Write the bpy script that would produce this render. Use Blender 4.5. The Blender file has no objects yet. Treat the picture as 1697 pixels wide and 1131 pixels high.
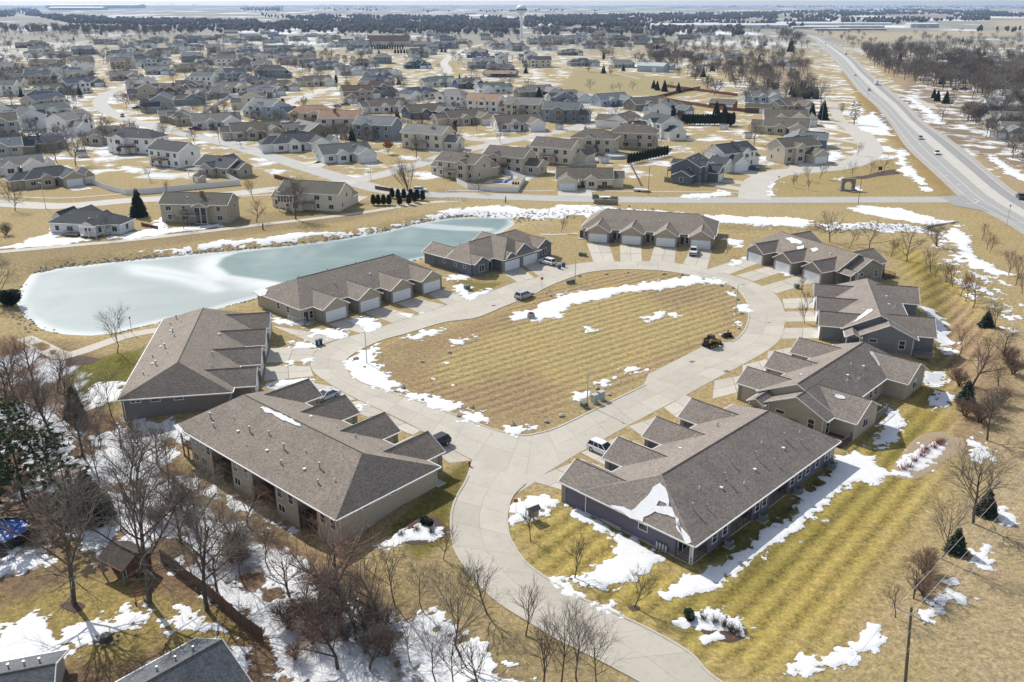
import bpy, bmesh, math, random
import numpy as np
from mathutils import Vector, Matrix
R = math.radians
rnd = random.Random(7)
scene = bpy.context.scene
C = scene.collection
# ---------------------------------------------------------------- camera, sky, sun, exposure
CAM_H = 60.0                      # drone height over the street, metres
FPX = 1460.0                      # focal length in photo pixels (photo 1697 x 1131)
PITCH = math.atan(561.5 / FPX)    # the horizon lies at row 4 of the photo
cam_d = bpy.data.cameras.new('camera'); cam = bpy.data.objects.new('camera', cam_d); C.objects.link(cam)
cam.location = (0, 0, CAM_H); cam.rotation_euler = (math.pi / 2 - PITCH, 0, 0)
cam_d.sensor_width = 36.0; cam_d.lens = 36.0 * FPX / 1697.0
cam_d.clip_start = 1.0; cam_d.clip_end = 60000
scene.camera = cam
SUN_AZ, SUN_EL = 129.0, 41.0      # direction towards the sun: degrees from +X, counter-clockwise
world = bpy.data.worlds.new('World'); scene.world = world; world.use_nodes = True
nt = world.node_tree; nt.nodes.clear()
sky = nt.nodes.new('ShaderNodeTexSky'); sky.sky_type = 'NISHITA'; sky.sun_disc = False
sky.sun_elevation = R(SUN_EL); sky.sun_rotation = R(90 - SUN_AZ); sky.air_density = 1.0; sky.dust_density = 0.6
bg = nt.nodes.new('ShaderNodeBackground'); bg.inputs[1].default_value = 0.15
wo = nt.nodes.new('ShaderNodeOutputWorld')
bw = nt.nodes.new('ShaderNodeRGBToBW'); thin = nt.nodes.new('ShaderNodeMix'); thin.data_type = 'RGBA'; thin.inputs[0].default_value = .55   # thin high cloud whitens the blue
wc_ = nt.nodes.new('ShaderNodeMix'); wc_.data_type = 'RGBA'; wc_.blend_type = 'MULTIPLY'; wc_.inputs[0].default_value = 1.0; wc_.inputs[7].default_value = (1.0, 1.0, 1.0, 1)
nt.links.new(sky.outputs[0], bw.inputs[0]); nt.links.new(bw.outputs[0], wc_.inputs[6]); nt.links.new(sky.outputs[0], thin.inputs[6]); nt.links.new(wc_.outputs[2], thin.inputs[7]); nt.links.new(thin.outputs[2], bg.inputs[0]); nt.links.new(bg.outputs[0], wo.inputs[0])
sun_d = bpy.data.lights.new('sun', 'SUN'); sun_d.energy = 3.7; sun_d.angle = R(0.5); sun_d.color = (1, 0.955, 0.88)
sun = bpy.data.objects.new('sun', sun_d); C.objects.link(sun)
sdir = Vector((math.cos(R(SUN_AZ)) * math.cos(R(SUN_EL)), math.sin(R(SUN_AZ)) * math.cos(R(SUN_EL)), math.sin(R(SUN_EL))))
sun.rotation_euler = sdir.to_track_quat('Z', 'Y').to_euler(); sun.location = (0, 0, 400)
vs = scene.view_settings
vs.view_transform = 'Standard'; vs.look = 'None'; vs.exposure = 0.38; vs.gamma = 1.0; vs.use_curve_mapping = False
cy = scene.cycles
cy.max_bounces = 5; cy.diffuse_bounces = 2; cy.glossy_bounces = 2; cy.transparent_max_bounces = 4; cy.volume_bounces = 0

# ---------------------------------------------------------------- noise and polygons (numpy)
def _h(ix, iy, s):
    n = (ix.astype(np.int64) * 374761393 + iy.astype(np.int64) * 668265263 + s * 1274126177) & 0x7fffffff
    n = ((n ^ (n >> 13)) * 1274126177) & 0x7fffffff
    return ((n ^ (n >> 16)) & 0xffff) / 65535.0
def vnoise(x, y, s=0):
    x = np.asarray(x, float); y = np.asarray(y, float)
    ix = np.floor(x); iy = np.floor(y); fx = x - ix; fy = y - iy
    fx = fx * fx * (3 - 2 * fx); fy = fy * fy * (3 - 2 * fy)
    a = _h(ix, iy, s); b = _h(ix + 1, iy, s); c = _h(ix, iy + 1, s); d = _h(ix + 1, iy + 1, s)
    return (a + (b - a) * fx) * (1 - fy) + (c + (d - c) * fx) * fy
def fbm(x, y, s=0, o=4):
    t = 0; a = .5; n = 0
    for k in range(o):
        t = t + a * vnoise(x * 2 ** k, y * 2 ** k, s + k); n += a; a *= .55
    return t / n
def sdf(X, Y, poly):
    """signed distance to a polygon, positive inside"""
    X = np.asarray(X, float); Y = np.asarray(Y, float)
    d = np.full(X.shape, 1e18); ins = np.zeros(X.shape, bool); n = len(poly)
    for i in range(n):
        ax, ay = poly[i]; bx, by = poly[(i + 1) % n]
        ex, ey = bx - ax, by - ay; wx, wy = X - ax, Y - ay
        t = np.clip((wx * ex + wy * ey) / max(ex * ex + ey * ey, 1e-9), 0, 1)
        d = np.minimum(d, (wx - ex * t) ** 2 + (wy - ey * t) ** 2)
        if ay != by:
            cnd = ((ay > Y) != (by > Y)) & (X < (bx - ax) * (Y - ay) / (by - ay) + ax)
            ins ^= cnd
    return np.where(ins, 1, -1) * np.sqrt(d)
def sms(t):
    t = np.clip(t, 0, 1); return t * t * (3 - 2 * t)
# ---------------------------------------------------------------- where a photo pixel meets the place
def g(x, y, z=0.0):
    u = x - 848.5; v = y - 565.5
    d = FPX * math.sin(PITCH) + v * math.cos(PITCH); t = (CAM_H - z) / d
    return (u * t, (FPX * math.cos(PITCH) - v * math.sin(PITCH)) * t)
POND_PX = [(38,478),(31,500),(45,525),(75,546),(110,553),(150,555),(190,551),(235,541),(290,527),(360,511),(425,494),(500,477),(600,455),(682,432),(716,425),(770,408),(830,385),(850,372),(846,362),(800,360),(745,362),(690,372),(640,384),(560,398),(480,408),(400,415),(300,424),(200,434),(100,445),(55,455)]
WATER_Z = -1.15
POND = [g(x, y, WATER_Z) for x, y in POND_PX]
_c, _s = math.cos(R(-41.6)), math.sin(R(-41.6))
RAVINE = [g(x, y, -2.2) for x, y in [(-60,600),(90,610),(150,660),(185,705)]] + [(-48.8 + u * _c - v * _s, 114.2 + u * _s + v * _c) for u, v in [(-3,5),(4,8),(32,8),(38,4),(43,-6)]] + [g(x, y, -2.2) for x, y in [(640,1000),(720,1050),(800,1160),(400,1400),(-300,1300)]]
BACKD = [g(x, y, -1.0) for x, y in [(1545,450),(1600,470),(1610,560),(1590,640),(1545,640),(1530,590),(1545,520)]]
CREEK = [g(x, y) for x, y in [(860,352),(1000,362),(1200,374),(1400,380),(1530,374),(1560,380),(1540,392),(1400,392),(1200,386),(1000,376),(860,364)]]
def gz(X, Y):
    X = np.asarray(X, float); Y = np.asarray(Y, float); z = np.zeros(X.shape)
    m = (X > -130) & (X < 90) & (Y > 40) & (Y < 290)
    if m.any():
        x, y = X[m], Y[m]
        z[m] = np.minimum.reduce([-1.75 * sms((sdf(x, y, POND) + 6) / 9), -1.95 * sms((sdf(x, y, RAVINE) + 6) / 13), -.7 * sms((sdf(x, y, CREEK) + 2) / 4)])
    m = (X > 60) & (X < 170) & (Y > 100) & (Y < 290)
    if m.any():
        x, y = X[m], Y[m]
        z[m] = np.minimum(z[m], np.minimum(-1.7 * sms((sdf(x, y, BACKD) + 4) / 8), -.7 * sms((sdf(x, y, CREEK) + 2) / 4)))
    far = (Y > 2500)
    if far.any():
        z[far] += (fbm(X[far] / 1400, Y[far] / 1400, 5) - .5) * 26 * sms((Y[far] - 2500) / 3000)
    return z
def gz1(x, y): return float(gz(np.array([x]), np.array([y]))[0])
def G(x, y, dz=0.0):
    """ground point under a photo pixel"""
    z = 0.0
    for _ in range(6):
        p = g(x, y, z); z = .5 * z + .5 * gz1(*p)
    return Vector((p[0], p[1], z + dz))
def GP(pts): return [tuple(G(x, y)[:2]) for x, y in pts]

# ---------------------------------------------------------------- materials
MATS = {}
def newmat(name):
    m = bpy.data.materials.new(name); m.use_nodes = True
    n = m.node_tree.nodes; b = n['Principled BSDF']; return m, m.node_tree, b
def nd(t, typ, **kw):
    n = t.nodes.new(typ)
    for k, v in kw.items(): setattr(n, k, v)
    return n
def ramp(t, fac, stops):
    r = nd(t, 'ShaderNodeValToRGB'); e = r.color_ramp.elements
    while len(e) < len(stops): e.new(.5)
    for k, (p, c) in enumerate(stops):
        e[k].position = p; e[k].color = (*c, 1) if len(c) == 3 else c
    if fac is not None: t.links.new(fac, r.inputs[0])
    return r
def noise_node(t, coord, scale, detail=4, rough=.6):
    n = nd(t, 'ShaderNodeTexNoise'); n.inputs['Scale'].default_value = scale; n.inputs['Detail'].default_value = detail; n.inputs['Roughness'].default_value = rough
    t.links.new(coord, n.inputs['Vector']); return n
def mixc(t, fac, a, b, mode='MIX'):
    n = nd(t, 'ShaderNodeMix', data_type='RGBA', blend_type=mode)
    for s, v in ((0, fac), (6, a), (7, b)):
        if isinstance(v, (int, float)): n.inputs[s].default_value = v
        elif isinstance(v, tuple): n.inputs[s].default_value = (*v, 1) if len(v) == 3 else v
        else: t.links.new(v, n.inputs[s])
    return n.outputs[2]
def mth(t, op, a, b=None, c=None):
    n = nd(t, 'ShaderNodeMath', operation=op)
    for k, v in enumerate((a, b, c)):
        if v is None: continue
        if isinstance(v, (int, float)): n.inputs[k].default_value = v
        else: t.links.new(v, n.inputs[k])
    return n.outputs[0]
def bump(t, b, h, s, d):
    n = nd(t, 'ShaderNodeBump'); n.inputs['Strength'].default_value = s; n.inputs['Distance'].default_value = d
    t.links.new(h, n.inputs['Height']); t.links.new(n.outputs[0], b.inputs['Normal'])
def mat(name, col, rough=.8, sc=3.0, amt=.25, bmp=0.0, metal=0.0, spec=None, orand=0.0):
    """a paint / wood / metal material with mottled colour"""
    if name in MATS: return MATS[name]
    m, t, b = newmat(name)
    co = nd(t, 'ShaderNodeTexCoord').outputs['Object']
    nz = noise_node(t, co, sc, 5)
    k = mth(t, 'MULTIPLY_ADD', nz.outputs['Fac'], 2 * amt, 1 - amt)
    if orand:
        oi = nd(t, 'ShaderNodeObjectInfo').outputs['Random']
        k = mth(t, 'MULTIPLY', k, mth(t, 'MULTIPLY_ADD', oi, 2 * orand, 1 - orand))
    t.links.new(mixc(t, 1.0, (*col, 1), k, 'MULTIPLY'), b.inputs['Base Color'])
    b.inputs['Roughness'].default_value = rough; b.inputs['Metallic'].default_value = metal
    if spec is not None: b.inputs['Specular IOR Level'].default_value = spec
    if bmp: bump(t, b, nz.outputs['Fac'], .5, bmp)
    MATS[name] = m; return m
def siding(col):
    name = 'siding_%02d%02d%02d' % tuple(int(c * 99) for c in col)
    if name in MATS: return MATS[name]
    m, t, b = newmat(name)
    co = nd(t, 'ShaderNodeTexCoord').outputs['Object']
    sp = nd(t, 'ShaderNodeSeparateXYZ'); t.links.new(co, sp.inputs[0])
    fr = mth(t, 'FRACT', mth(t, 'MULTIPLY', sp.outputs[2], 5.0))
    ln = ramp(t, fr, [(0, (.78, .78, .78)), (.14, (1, 1, 1)), (1, (.96, .96, .96))])
    nz = noise_node(t, co, 1.3, 5); k = mth(t, 'MULTIPLY_ADD', nz.outputs['Fac'], .24, .88)
    t.links.new(mixc(t, 1.0, mixc(t, 1.0, (*col, 1), ln.outputs[0], 'MULTIPLY'), k, 'MULTIPLY'), b.inputs['Base Color'])
    b.inputs['Roughness'].default_value = .7; bump(t, b, fr, .35, .02); MATS[name] = m; return m
def shingle(col, name=None):
    name = name or 'shingle_%02d%02d%02d' % tuple(int(c * 99) for c in col)
    if name in MATS: return MATS[name]
    m, t, b = newmat(name)
    co = nd(t, 'ShaderNodeTexCoord').outputs['Object']
    mp = nd(t, 'ShaderNodeMapping'); mp.inputs['Scale'].default_value = (4.2, 4.2, 11.0); t.links.new(co, mp.inputs[0])
    fl = nd(t, 'ShaderNodeVectorMath', operation='FLOOR'); t.links.new(mp.outputs[0], fl.inputs[0])
    wn = nd(t, 'ShaderNodeTexWhiteNoise'); t.links.new(fl.outputs[0], wn.inputs['Vector'])
    big = noise_node(t, co, .35, 6); fine = noise_node(t, co, 30, 2)
    k = mth(t, 'MULTIPLY_ADD', wn.outputs['Value'], .5, .75)
    k = mth(t, 'MULTIPLY', k, mth(t, 'MULTIPLY_ADD', big.outputs['Fac'], .5, .75))
    k = mth(t, 'MULTIPLY', k, mth(t, 'MULTIPLY_ADD', fine.outputs['Fac'], .5, .75))
    t.links.new(mixc(t, 1.0, (*col, 1), k, 'MULTIPLY'), b.inputs['Base Color'])
    sp = nd(t, 'ShaderNodeSeparateXYZ'); t.links.new(mp.outputs[0], sp.inputs[0])
    hh = mth(t, 'ADD', mth(t, 'FRACT', sp.outputs[2]), mth(t, 'MULTIPLY', wn.outputs['Value'], .8))
    b.inputs['Roughness'].default_value = .9; b.inputs['Specular IOR Level'].default_value = .3; bump(t, b, hh, .7, .03); MATS[name] = m; return m
def concrete(name, col, amt=.3):
    if name in MATS: return MATS[name]
    m, t, b = newmat(name)
    ge = nd(t, 'ShaderNodeNewGeometry').outputs['Position']
    a = noise_node(t, ge, .25, 7, .65); f = noise_node(t, ge, 9, 4); s = noise_node(t, ge, .9, 6, .7)
    oi = nd(t, 'ShaderNodeObjectInfo').outputs['Random']
    st = ramp(t, s.outputs['Fac'], [(.0, (1, 1, 1)), (.54, (1, 1, 1)), (.72, (.84, .82, .79))])
    k = mth(t, 'MULTIPLY', mth(t, 'MULTIPLY_ADD', a.outputs['Fac'], amt * 1.6, 1 - amt * .8), mth(t, 'MULTIPLY_ADD', f.outputs['Fac'], .22, .89))
    k = mth(t, 'MULTIPLY', k, mth(t, 'MULTIPLY_ADD', oi, .15, .925))
    t.links.new(mixc(t, 1.0, mixc(t, 1.0, (*col, 1), k, 'MULTIPLY'), st.outputs[0], 'MULTIPLY'), b.inputs['Base Color'])
    b.inputs['Roughness'].default_value = .85; bump(t, b, f.outputs['Fac'], .3, .01); MATS[name] = m; return m
TRIM = mat('white_trim', (.74, .74, .72), .5, 2, .06)
GLASS = mat('window_glass', (.025, .03, .038), .08, .8, .5)
CONC = concrete('street_concrete', (.47, .43, .365), .22)
DRIVE = concrete('drive_concrete', (.50, .46, .39), .22)
JOINT = mat('joint_sealant', (.16, .145, .12), .9, 1, .3)
ASPH = concrete('pale_asphalt', (.42, .41, .385), .2)
FOUND = concrete('foundation_concrete', (.33, .32, .30), .3)
BARK = mat('grey_bark', (.14, .113, .092), .9, 6, .4, orand=.25)
BARKD = mat('dark_bark', (.09, .07, .057), .9, 6, .4, orand=.25)
TWIGR = mat('red_brown_twigs', (.20, .122, .088), .9, 4, .35, orand=.25)
TWIGP = mat('pale_twigs', (.175, .15, .125), .9, 4, .35, orand=.2)
STEEL = mat('galvanised_steel', (.42, .43, .44), .45, 3, .15, metal=.6)
BLACK = mat('black_plastic', (.018, .018, .02), .5, 4, .3)
RUBBER = mat('tyre_rubber', (.02, .02, .021), .85, 8, .3)
WOODD = mat('weathered_brown_wood', (.13, .075, .05), .85, 5, .45, .01)
WOODR = mat('red_cedar_wood', (.17, .07, .045), .8, 5, .4, .01)
WOODG = mat('grey_weathered_wood', (.22, .2, .18), .9, 6, .4)
VINYL = mat('white_vinyl', (.72, .74, .78), .5, 1, .05)
STONEM = mat('mixed_fieldstone', (.26, .235, .205), .9, 5, .75, .03)
RIDGE = mat('ridge_vent', (.095, .085, .078), .9, 3, .3)
ROCKM = mat('grey_rock', (.36, .33, .29), .95, 3, .5, .05, orand=.3)
BRICKM = mat('red_brick', (.22, .10, .07), .85, 9, .4)

# ---------------------------------------------------------------- mesh and object helpers
class MB:
    def __init__(s): s.v = []; s.f = []; s.m = []; s.mats = []
    def mi(s, m):
        if m not in s.mats: s.mats.append(m)
        return s.mats.index(m)
    def add(s, vs, fs, m):
        o = len(s.v); s.v += [tuple(p) for p in vs]; k = s.mi(m)
        s.f += [tuple(o + i for i in f) for f in fs]; s.m += [k] * len(fs)
    def poly(s, pts, m): s.add(pts, [tuple(range(len(pts)))], m)
    def box(s, x0, x1, y0, y1, z0, z1, m):
        s.add([(x0,y0,z0),(x1,y0,z0),(x1,y1,z0),(x0,y1,z0),(x0,y0,z1),(x1,y0,z1),(x1,y1,z1),(x0,y1,z1)],
              [(0,3,2,1),(4,5,6,7),(0,1,5,4),(1,2,6,5),(2,3,7,6),(3,0,4,7)], m)
    def prism(s, pts, z0, z1, m):
        n = len(pts)
        s.add([(x, y, z0) for x, y in pts] + [(x, y, z1) for x, y in pts], [tuple(range(n - 1, -1, -1)), tuple(range(n, 2 * n))] + [(i, (i + 1) % n, n + (i + 1) % n, n + i) for i in range(n)], m)
    def yprism(s, pts, y0, y1, m, w0=1.0):
        n = len(pts)      # pts in (x, z), swept along y
        s.add([(x, y0, z) for x, z in pts] + [(x, y1, z) for x, z in pts], [tuple(range(n)), tuple(range(2 * n - 1, n - 1, -1))] + [(i, n + i, n + (i + 1) % n, (i + 1) % n) for i in range(n)], m)
    def tube(s, p, q, r0, r1, m, n=5, cap=True):
        p = Vector(p); q = Vector(q); d = (q - p)
        if d.length < 1e-6: return
        d.normalize(); a = d.orthogonal().normalized(); b = d.cross(a)
        vs = []
        for c, r in ((p, r0), (q, r1)):
            for i in range(n):
                t = 2 * math.pi * i / n; vs.append(c + a * (r * math.cos(t)) + b * (r * math.sin(t)))
        fs = [(i, (i + 1) % n, n + (i + 1) % n, n + i) for i in range(n)]
        if cap: fs += [tuple(range(n - 1, -1, -1)), tuple(range(n, 2 * n))]
        s.add(vs, fs, m)
    def cyl(s, x, y, z0, z1, r, m, n=10, r1=None): s.tube((x, y, z0), (x, y, z1), r, r if r1 is None else r1, m, n)
    def ring(s, prof, m, n=12, cx=0, cy=0):
        k = len(prof); vs = []
        for i in range(n):
            t = 2 * math.pi * i / n
            vs += [(cx + r * math.cos(t), cy + r * math.sin(t), z) for r, z in prof]
        fs = [(i * k + j, ((i + 1) % n) * k + j, ((i + 1) % n) * k + j + 1, i * k + j + 1) for i in range(n) for j in range(k - 1)]
        s.add(vs, fs, m)
    def mesh(s, name):
        me = bpy.data.meshes.new(name); me.from_pydata(s.v, [], s.f)
        for m in s.mats: me.materials.append(m)
        if len(s.mats) > 1: me.polygons.foreach_set('material_index', s.m)
        return me
def link(name, me, parent=None, loc=(0, 0, 0), rot=0.0, scale=None):
    o = bpy.data.objects.new(name, me); C.objects.link(o)
    o.location = loc; o.rotation_euler = (0, 0, rot)
    if scale is not None: o.scale = (scale,) * 3 if isinstance(scale, (int, float)) else scale
    if parent is not None: o.parent = parent
    return o
def part(name, mb, parent, loc=(0, 0, 0), rot=0.0): return link(name, mb.mesh(name), parent, loc, rot)
def tag(o, label=None, cat=None, group=None, kind=None):
    if label: o['label'] = label
    if cat: o['category'] = cat
    if group: o['group'] = group
    if kind: o['kind'] = kind
    return o
def thing(name, label, cat, loc, rot=0.0, group=None):
    return tag(link(name, None, None, loc, rot), label, cat, group)
REG = []
def reg(o, desc, zone, cat, group, px):
    """a thing whose label is completed at the end so that it singles the thing out"""
    o['category'] = cat; o['group'] = group; REG.append((o, desc, zone, px)); return o
def copy_tree(o, parent=None):
    c = o.copy(); C.objects.link(c)
    if parent is not None: c.parent = parent
    for ch in list(o.children): copy_tree(ch, c)
    return c
# ================================================================= ground
def axis_lines(a, b, st, g1, lim1, g2, lim2):
    up = [b]; s = st
    while up[-1] < lim1: s *= g1; up.append(up[-1] + s)
    while up[-1] < lim2: s *= g2; up.append(up[-1] + s)
    return list(np.arange(a, b, st)) + up
xp = axis_lines(0, 190, 1.2, 1.02, 900, 1.12, 16000)
xn = [-v for v in axis_lines(0, 140, 1.2, 1.02, 900, 1.12, 16000)][::-1]
xs = np.array(xn[:-1] + xp); ys = np.array(list(np.arange(-60, 40, 10)) + axis_lines(40, 330, 1.2, 1.015, 1800, 1.1, 17000))
GX, GY = np.meshgrid(xs, ys); nx, ny = len(xs), len(ys)
GZ = gz(GX.ravel(), GY.ravel()).reshape(GX.shape)
flatx, flaty = GX.ravel(), GY.ravel()
col = np.zeros((nx * ny, 3)); col[:] = (.36, .275, .142)
w = sms((flaty - 300) / 60)[:, None]; col = col * (1 - w) + np.array((.37, .29, .155)) * w
w = sms((flaty - 800) / 900)[:, None]; col = col * (1 - w) + np.array((.30, .28, .245)) * w
snw = .465 * sms((flaty - 270) / 60); snw = np.where(flaty > 1500, .445, snw)
stp = np.zeros(nx * ny); pha = np.zeros(nx * ny)
def paint(px, c, soft, snow=None):
    global col
    P = GP(px); x0 = min(p[0] for p in P) - soft; x1 = max(p[0] for p in P) + soft; y0 = min(p[1] for p in P) - soft; y1 = max(p[1] for p in P) + soft
    m = (flatx > x0) & (flatx < x1) & (flaty > y0) & (flaty < y1)
    if not m.any(): return m, None
    x, y = flatx[m], flaty[m]
    d = sdf(x, y, P) + (fbm(x * .25, y * .25, 3) - .5) * soft
    k = sms(d / soft + .5)
    if c is not None: col[m] = col[m] * (1 - k[:, None]) + np.array(c) * k[:, None]
    if snow is not None: snw[m] = snw[m] * (1 - k) + snow * k
    return m, k
paint([(0,560),(150,580),(190,690),(290,735),(330,810),(480,890),(620,970),(760,1050),(870,1131),(600,1400),(-300,1400),(-200,600)], (.20,.13,.085), 6, .475)
paint([(-200,455),(60,440),(300,405),(560,370),(740,330),(700,322),(440,352),(200,392),(-200,420)], (.285,.215,.115), 4, .12)
paint([(620,1010),(740,905),(760,960),(830,1010),(930,1070),(1060,1140),(860,1140),(740,1060)], (.285,.22,.12), 5)
mI, kI = paint([(680,640),(730,590),(790,545),(905,480),(1024,449),(1130,452),(1236,500),(1230,550),(1170,572),(1074,622),(1000,660),(900,690),(830,690),(740,665)], (.36,.278,.132), 3)
if kI is not None:
    a = G(736, 629); b = G(968, 561); d = (b - a); d.z = 0; d.normalize()
    pha[mI] = np.where(kI > .02, (flatx[mI] * -d.y + flaty[mI] * d.x) / 2.1, pha[mI]); stp[mI] = np.maximum(stp[mI], kI * 1.05)
paint([(575,600),(640,570),(740,550),(850,515),(905,478),(1024,449),(1130,452),(1222,483),(1240,520),(1200,570),(1195,545),(1190,500),(1120,485),(1000,470),(880,530),(760,580),(690,640),(840,690),(1000,640),(1080,590),(1165,560),(1175,575),(1074,625),(880,718),(820,712),(700,665),(600,632)], (.325,.24,.13), 4)
for q_ in ([(600,612),(680,600),(760,640),(840,690),(800,705),(700,660)],[(740,640),(860,610),(930,640),(880,700),(800,690)],[(1060,482),(1150,478),(1190,500),(1120,512)],[(640,575),(760,545),(830,525),(800,550),(690,590)]): paint(q_, (.29, .21, .12), 8)
mL, kL = paint([(850,850),(935,830),(1120,930),(1240,860),(1400,740),(1540,640),(1545,560),(1480,400),(1560,440),(1640,540),(1600,640),(1570,760),(1540,850),(1470,960),(1390,1030),(1300,1140),(1190,1130),(1010,1010),(870,930)], (.345,.265,.085), 8)
if kL is not None:
    d = Vector((math.cos(R(49)), math.sin(R(49)), 0))
    pha[mL] = np.where(kL > .02, (flatx[mL] * -d.y + flaty[mL] * d.x) / 2.5, pha[mL]); stp[mL] = np.maximum(stp[mL], kL * 1.35)
paint([(1100,1010),(1200,960),(1300,880),(1420,780),(1540,650),(1560,560),(1520,440),(1560,460),(1600,600),(1520,740),(1420,850),(1290,960),(1180,1040)], (.235,.19,.055), 7)
paint([(935,832),(1120,932),(1230,935),(1400,790),(1400,745),(1250,870),(1120,925)], (.12,.11,.035), 3)  # green strip darkened along the purple-grey fourplex: its shade put into the grass colour
paint([(1560,1200),(1480,1000),(1600,820),(1625,680),(1640,560),(1697,520),(2200,700),(2200,1200)], (.37,.285,.17), 12)
paint([(1560,480),(1600,500),(1690,640),(1640,700),(1600,760),(1580,640)], (.29,.205,.125), 6)
paint([(120,610),(245,575),(225,630),(190,675),(120,660)], (.145,.135,.03), 3)
paint([(640,880),(750,775),(790,760),(756,830),(748,900),(690,930)], (.15,.125,.035), 2)
paint([(-40,1000),(130,905),(300,965),(390,1045),(330,1090),(-40,1100)], (.29,.22,.085), 5, .25)
paint([(130,905),(190,880),(290,890),(335,990),(300,1000),(240,975),(150,955)], (.20,.135,.085), 5, .35)
paint([(0,960),(110,930),(120,960),(40,990),(0,1000)], (.19,.13,.085), 5, .4)
paint([(740,455),(800,470),(835,468),(775,500)], (.20,.165,.05), 2)
paint([(1290,328),(1290,302),(1340,290),(1500,262),(1585,325)], (.345,.265,.125), 6, .05)
paint([(560,345),(760,330),(1570,345),(1620,370),(1560,400),(1190,372),(940,352),(900,385),(750,360)], (.37,.29,.155), 6, 0.0)
paint([(1400,120),(1420,110),(1590,330),(1570,330),(1440,190)], (.30,.205,.085), 6, .12)
paint([(1410,88),(1440,95),(1700,330),(1697,300),(1560,180),(1500,120)], (.36,.27,.185), 6, .25)
paint([(925,152),(960,112),(1080,128),(1180,140),(1130,160),(1010,156)], (.335,.28,.155), 8, .06)
paint([(1195,105),(1340,110),(1350,140),(1200,125)], (.36,.285,.21), 10, .1)
paint([(1330,50),(1420,55),(1700,50),(1700,58),(1500,66),(1420,72)], (.40,.34,.25), 20, .05)
paint([(1640,35),(1900,30),(1900,44),(1640,44)], (.42,.36,.27), 60, .1)
paint([(1430,200),(1560,100),(1697,90),(1900,250),(1750,300)], (.24,.185,.125), 15, .46)
gm = bpy.data.meshes.new('ground')
idx = np.arange(nx * ny).reshape(ny, nx)
q = np.stack([idx[:-1, :-1], idx[:-1, 1:], idx[1:, 1:], idx[1:, :-1]], -1).reshape(-1, 4)
gm.vertices.add(nx * ny); gm.vertices.foreach_set('co', np.stack([flatx, flaty, GZ.ravel()], -1).ravel())
gm.loops.add(q.size); gm.loops.foreach_set('vertex_index', q.ravel())
gm.polygons.add(len(q)); gm.polygons.foreach_set('loop_start', np.arange(len(q)) * 4); gm.polygons.foreach_set('loop_total', np.full(len(q), 4))
gm.update(); gm.validate()
ca = gm.attributes.new('soil', 'FLOAT_COLOR', 'POINT'); ca.data.foreach_set('color', np.concatenate([col, np.ones((nx * ny, 1))], 1).ravel().astype(np.float32))
for nm, arr in (('thaw', snw), ('mow', stp), ('swath', pha)):
    at = gm.attributes.new(nm, 'FLOAT', 'POINT'); at.data.foreach_set('value', arr.astype(np.float32))
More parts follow.
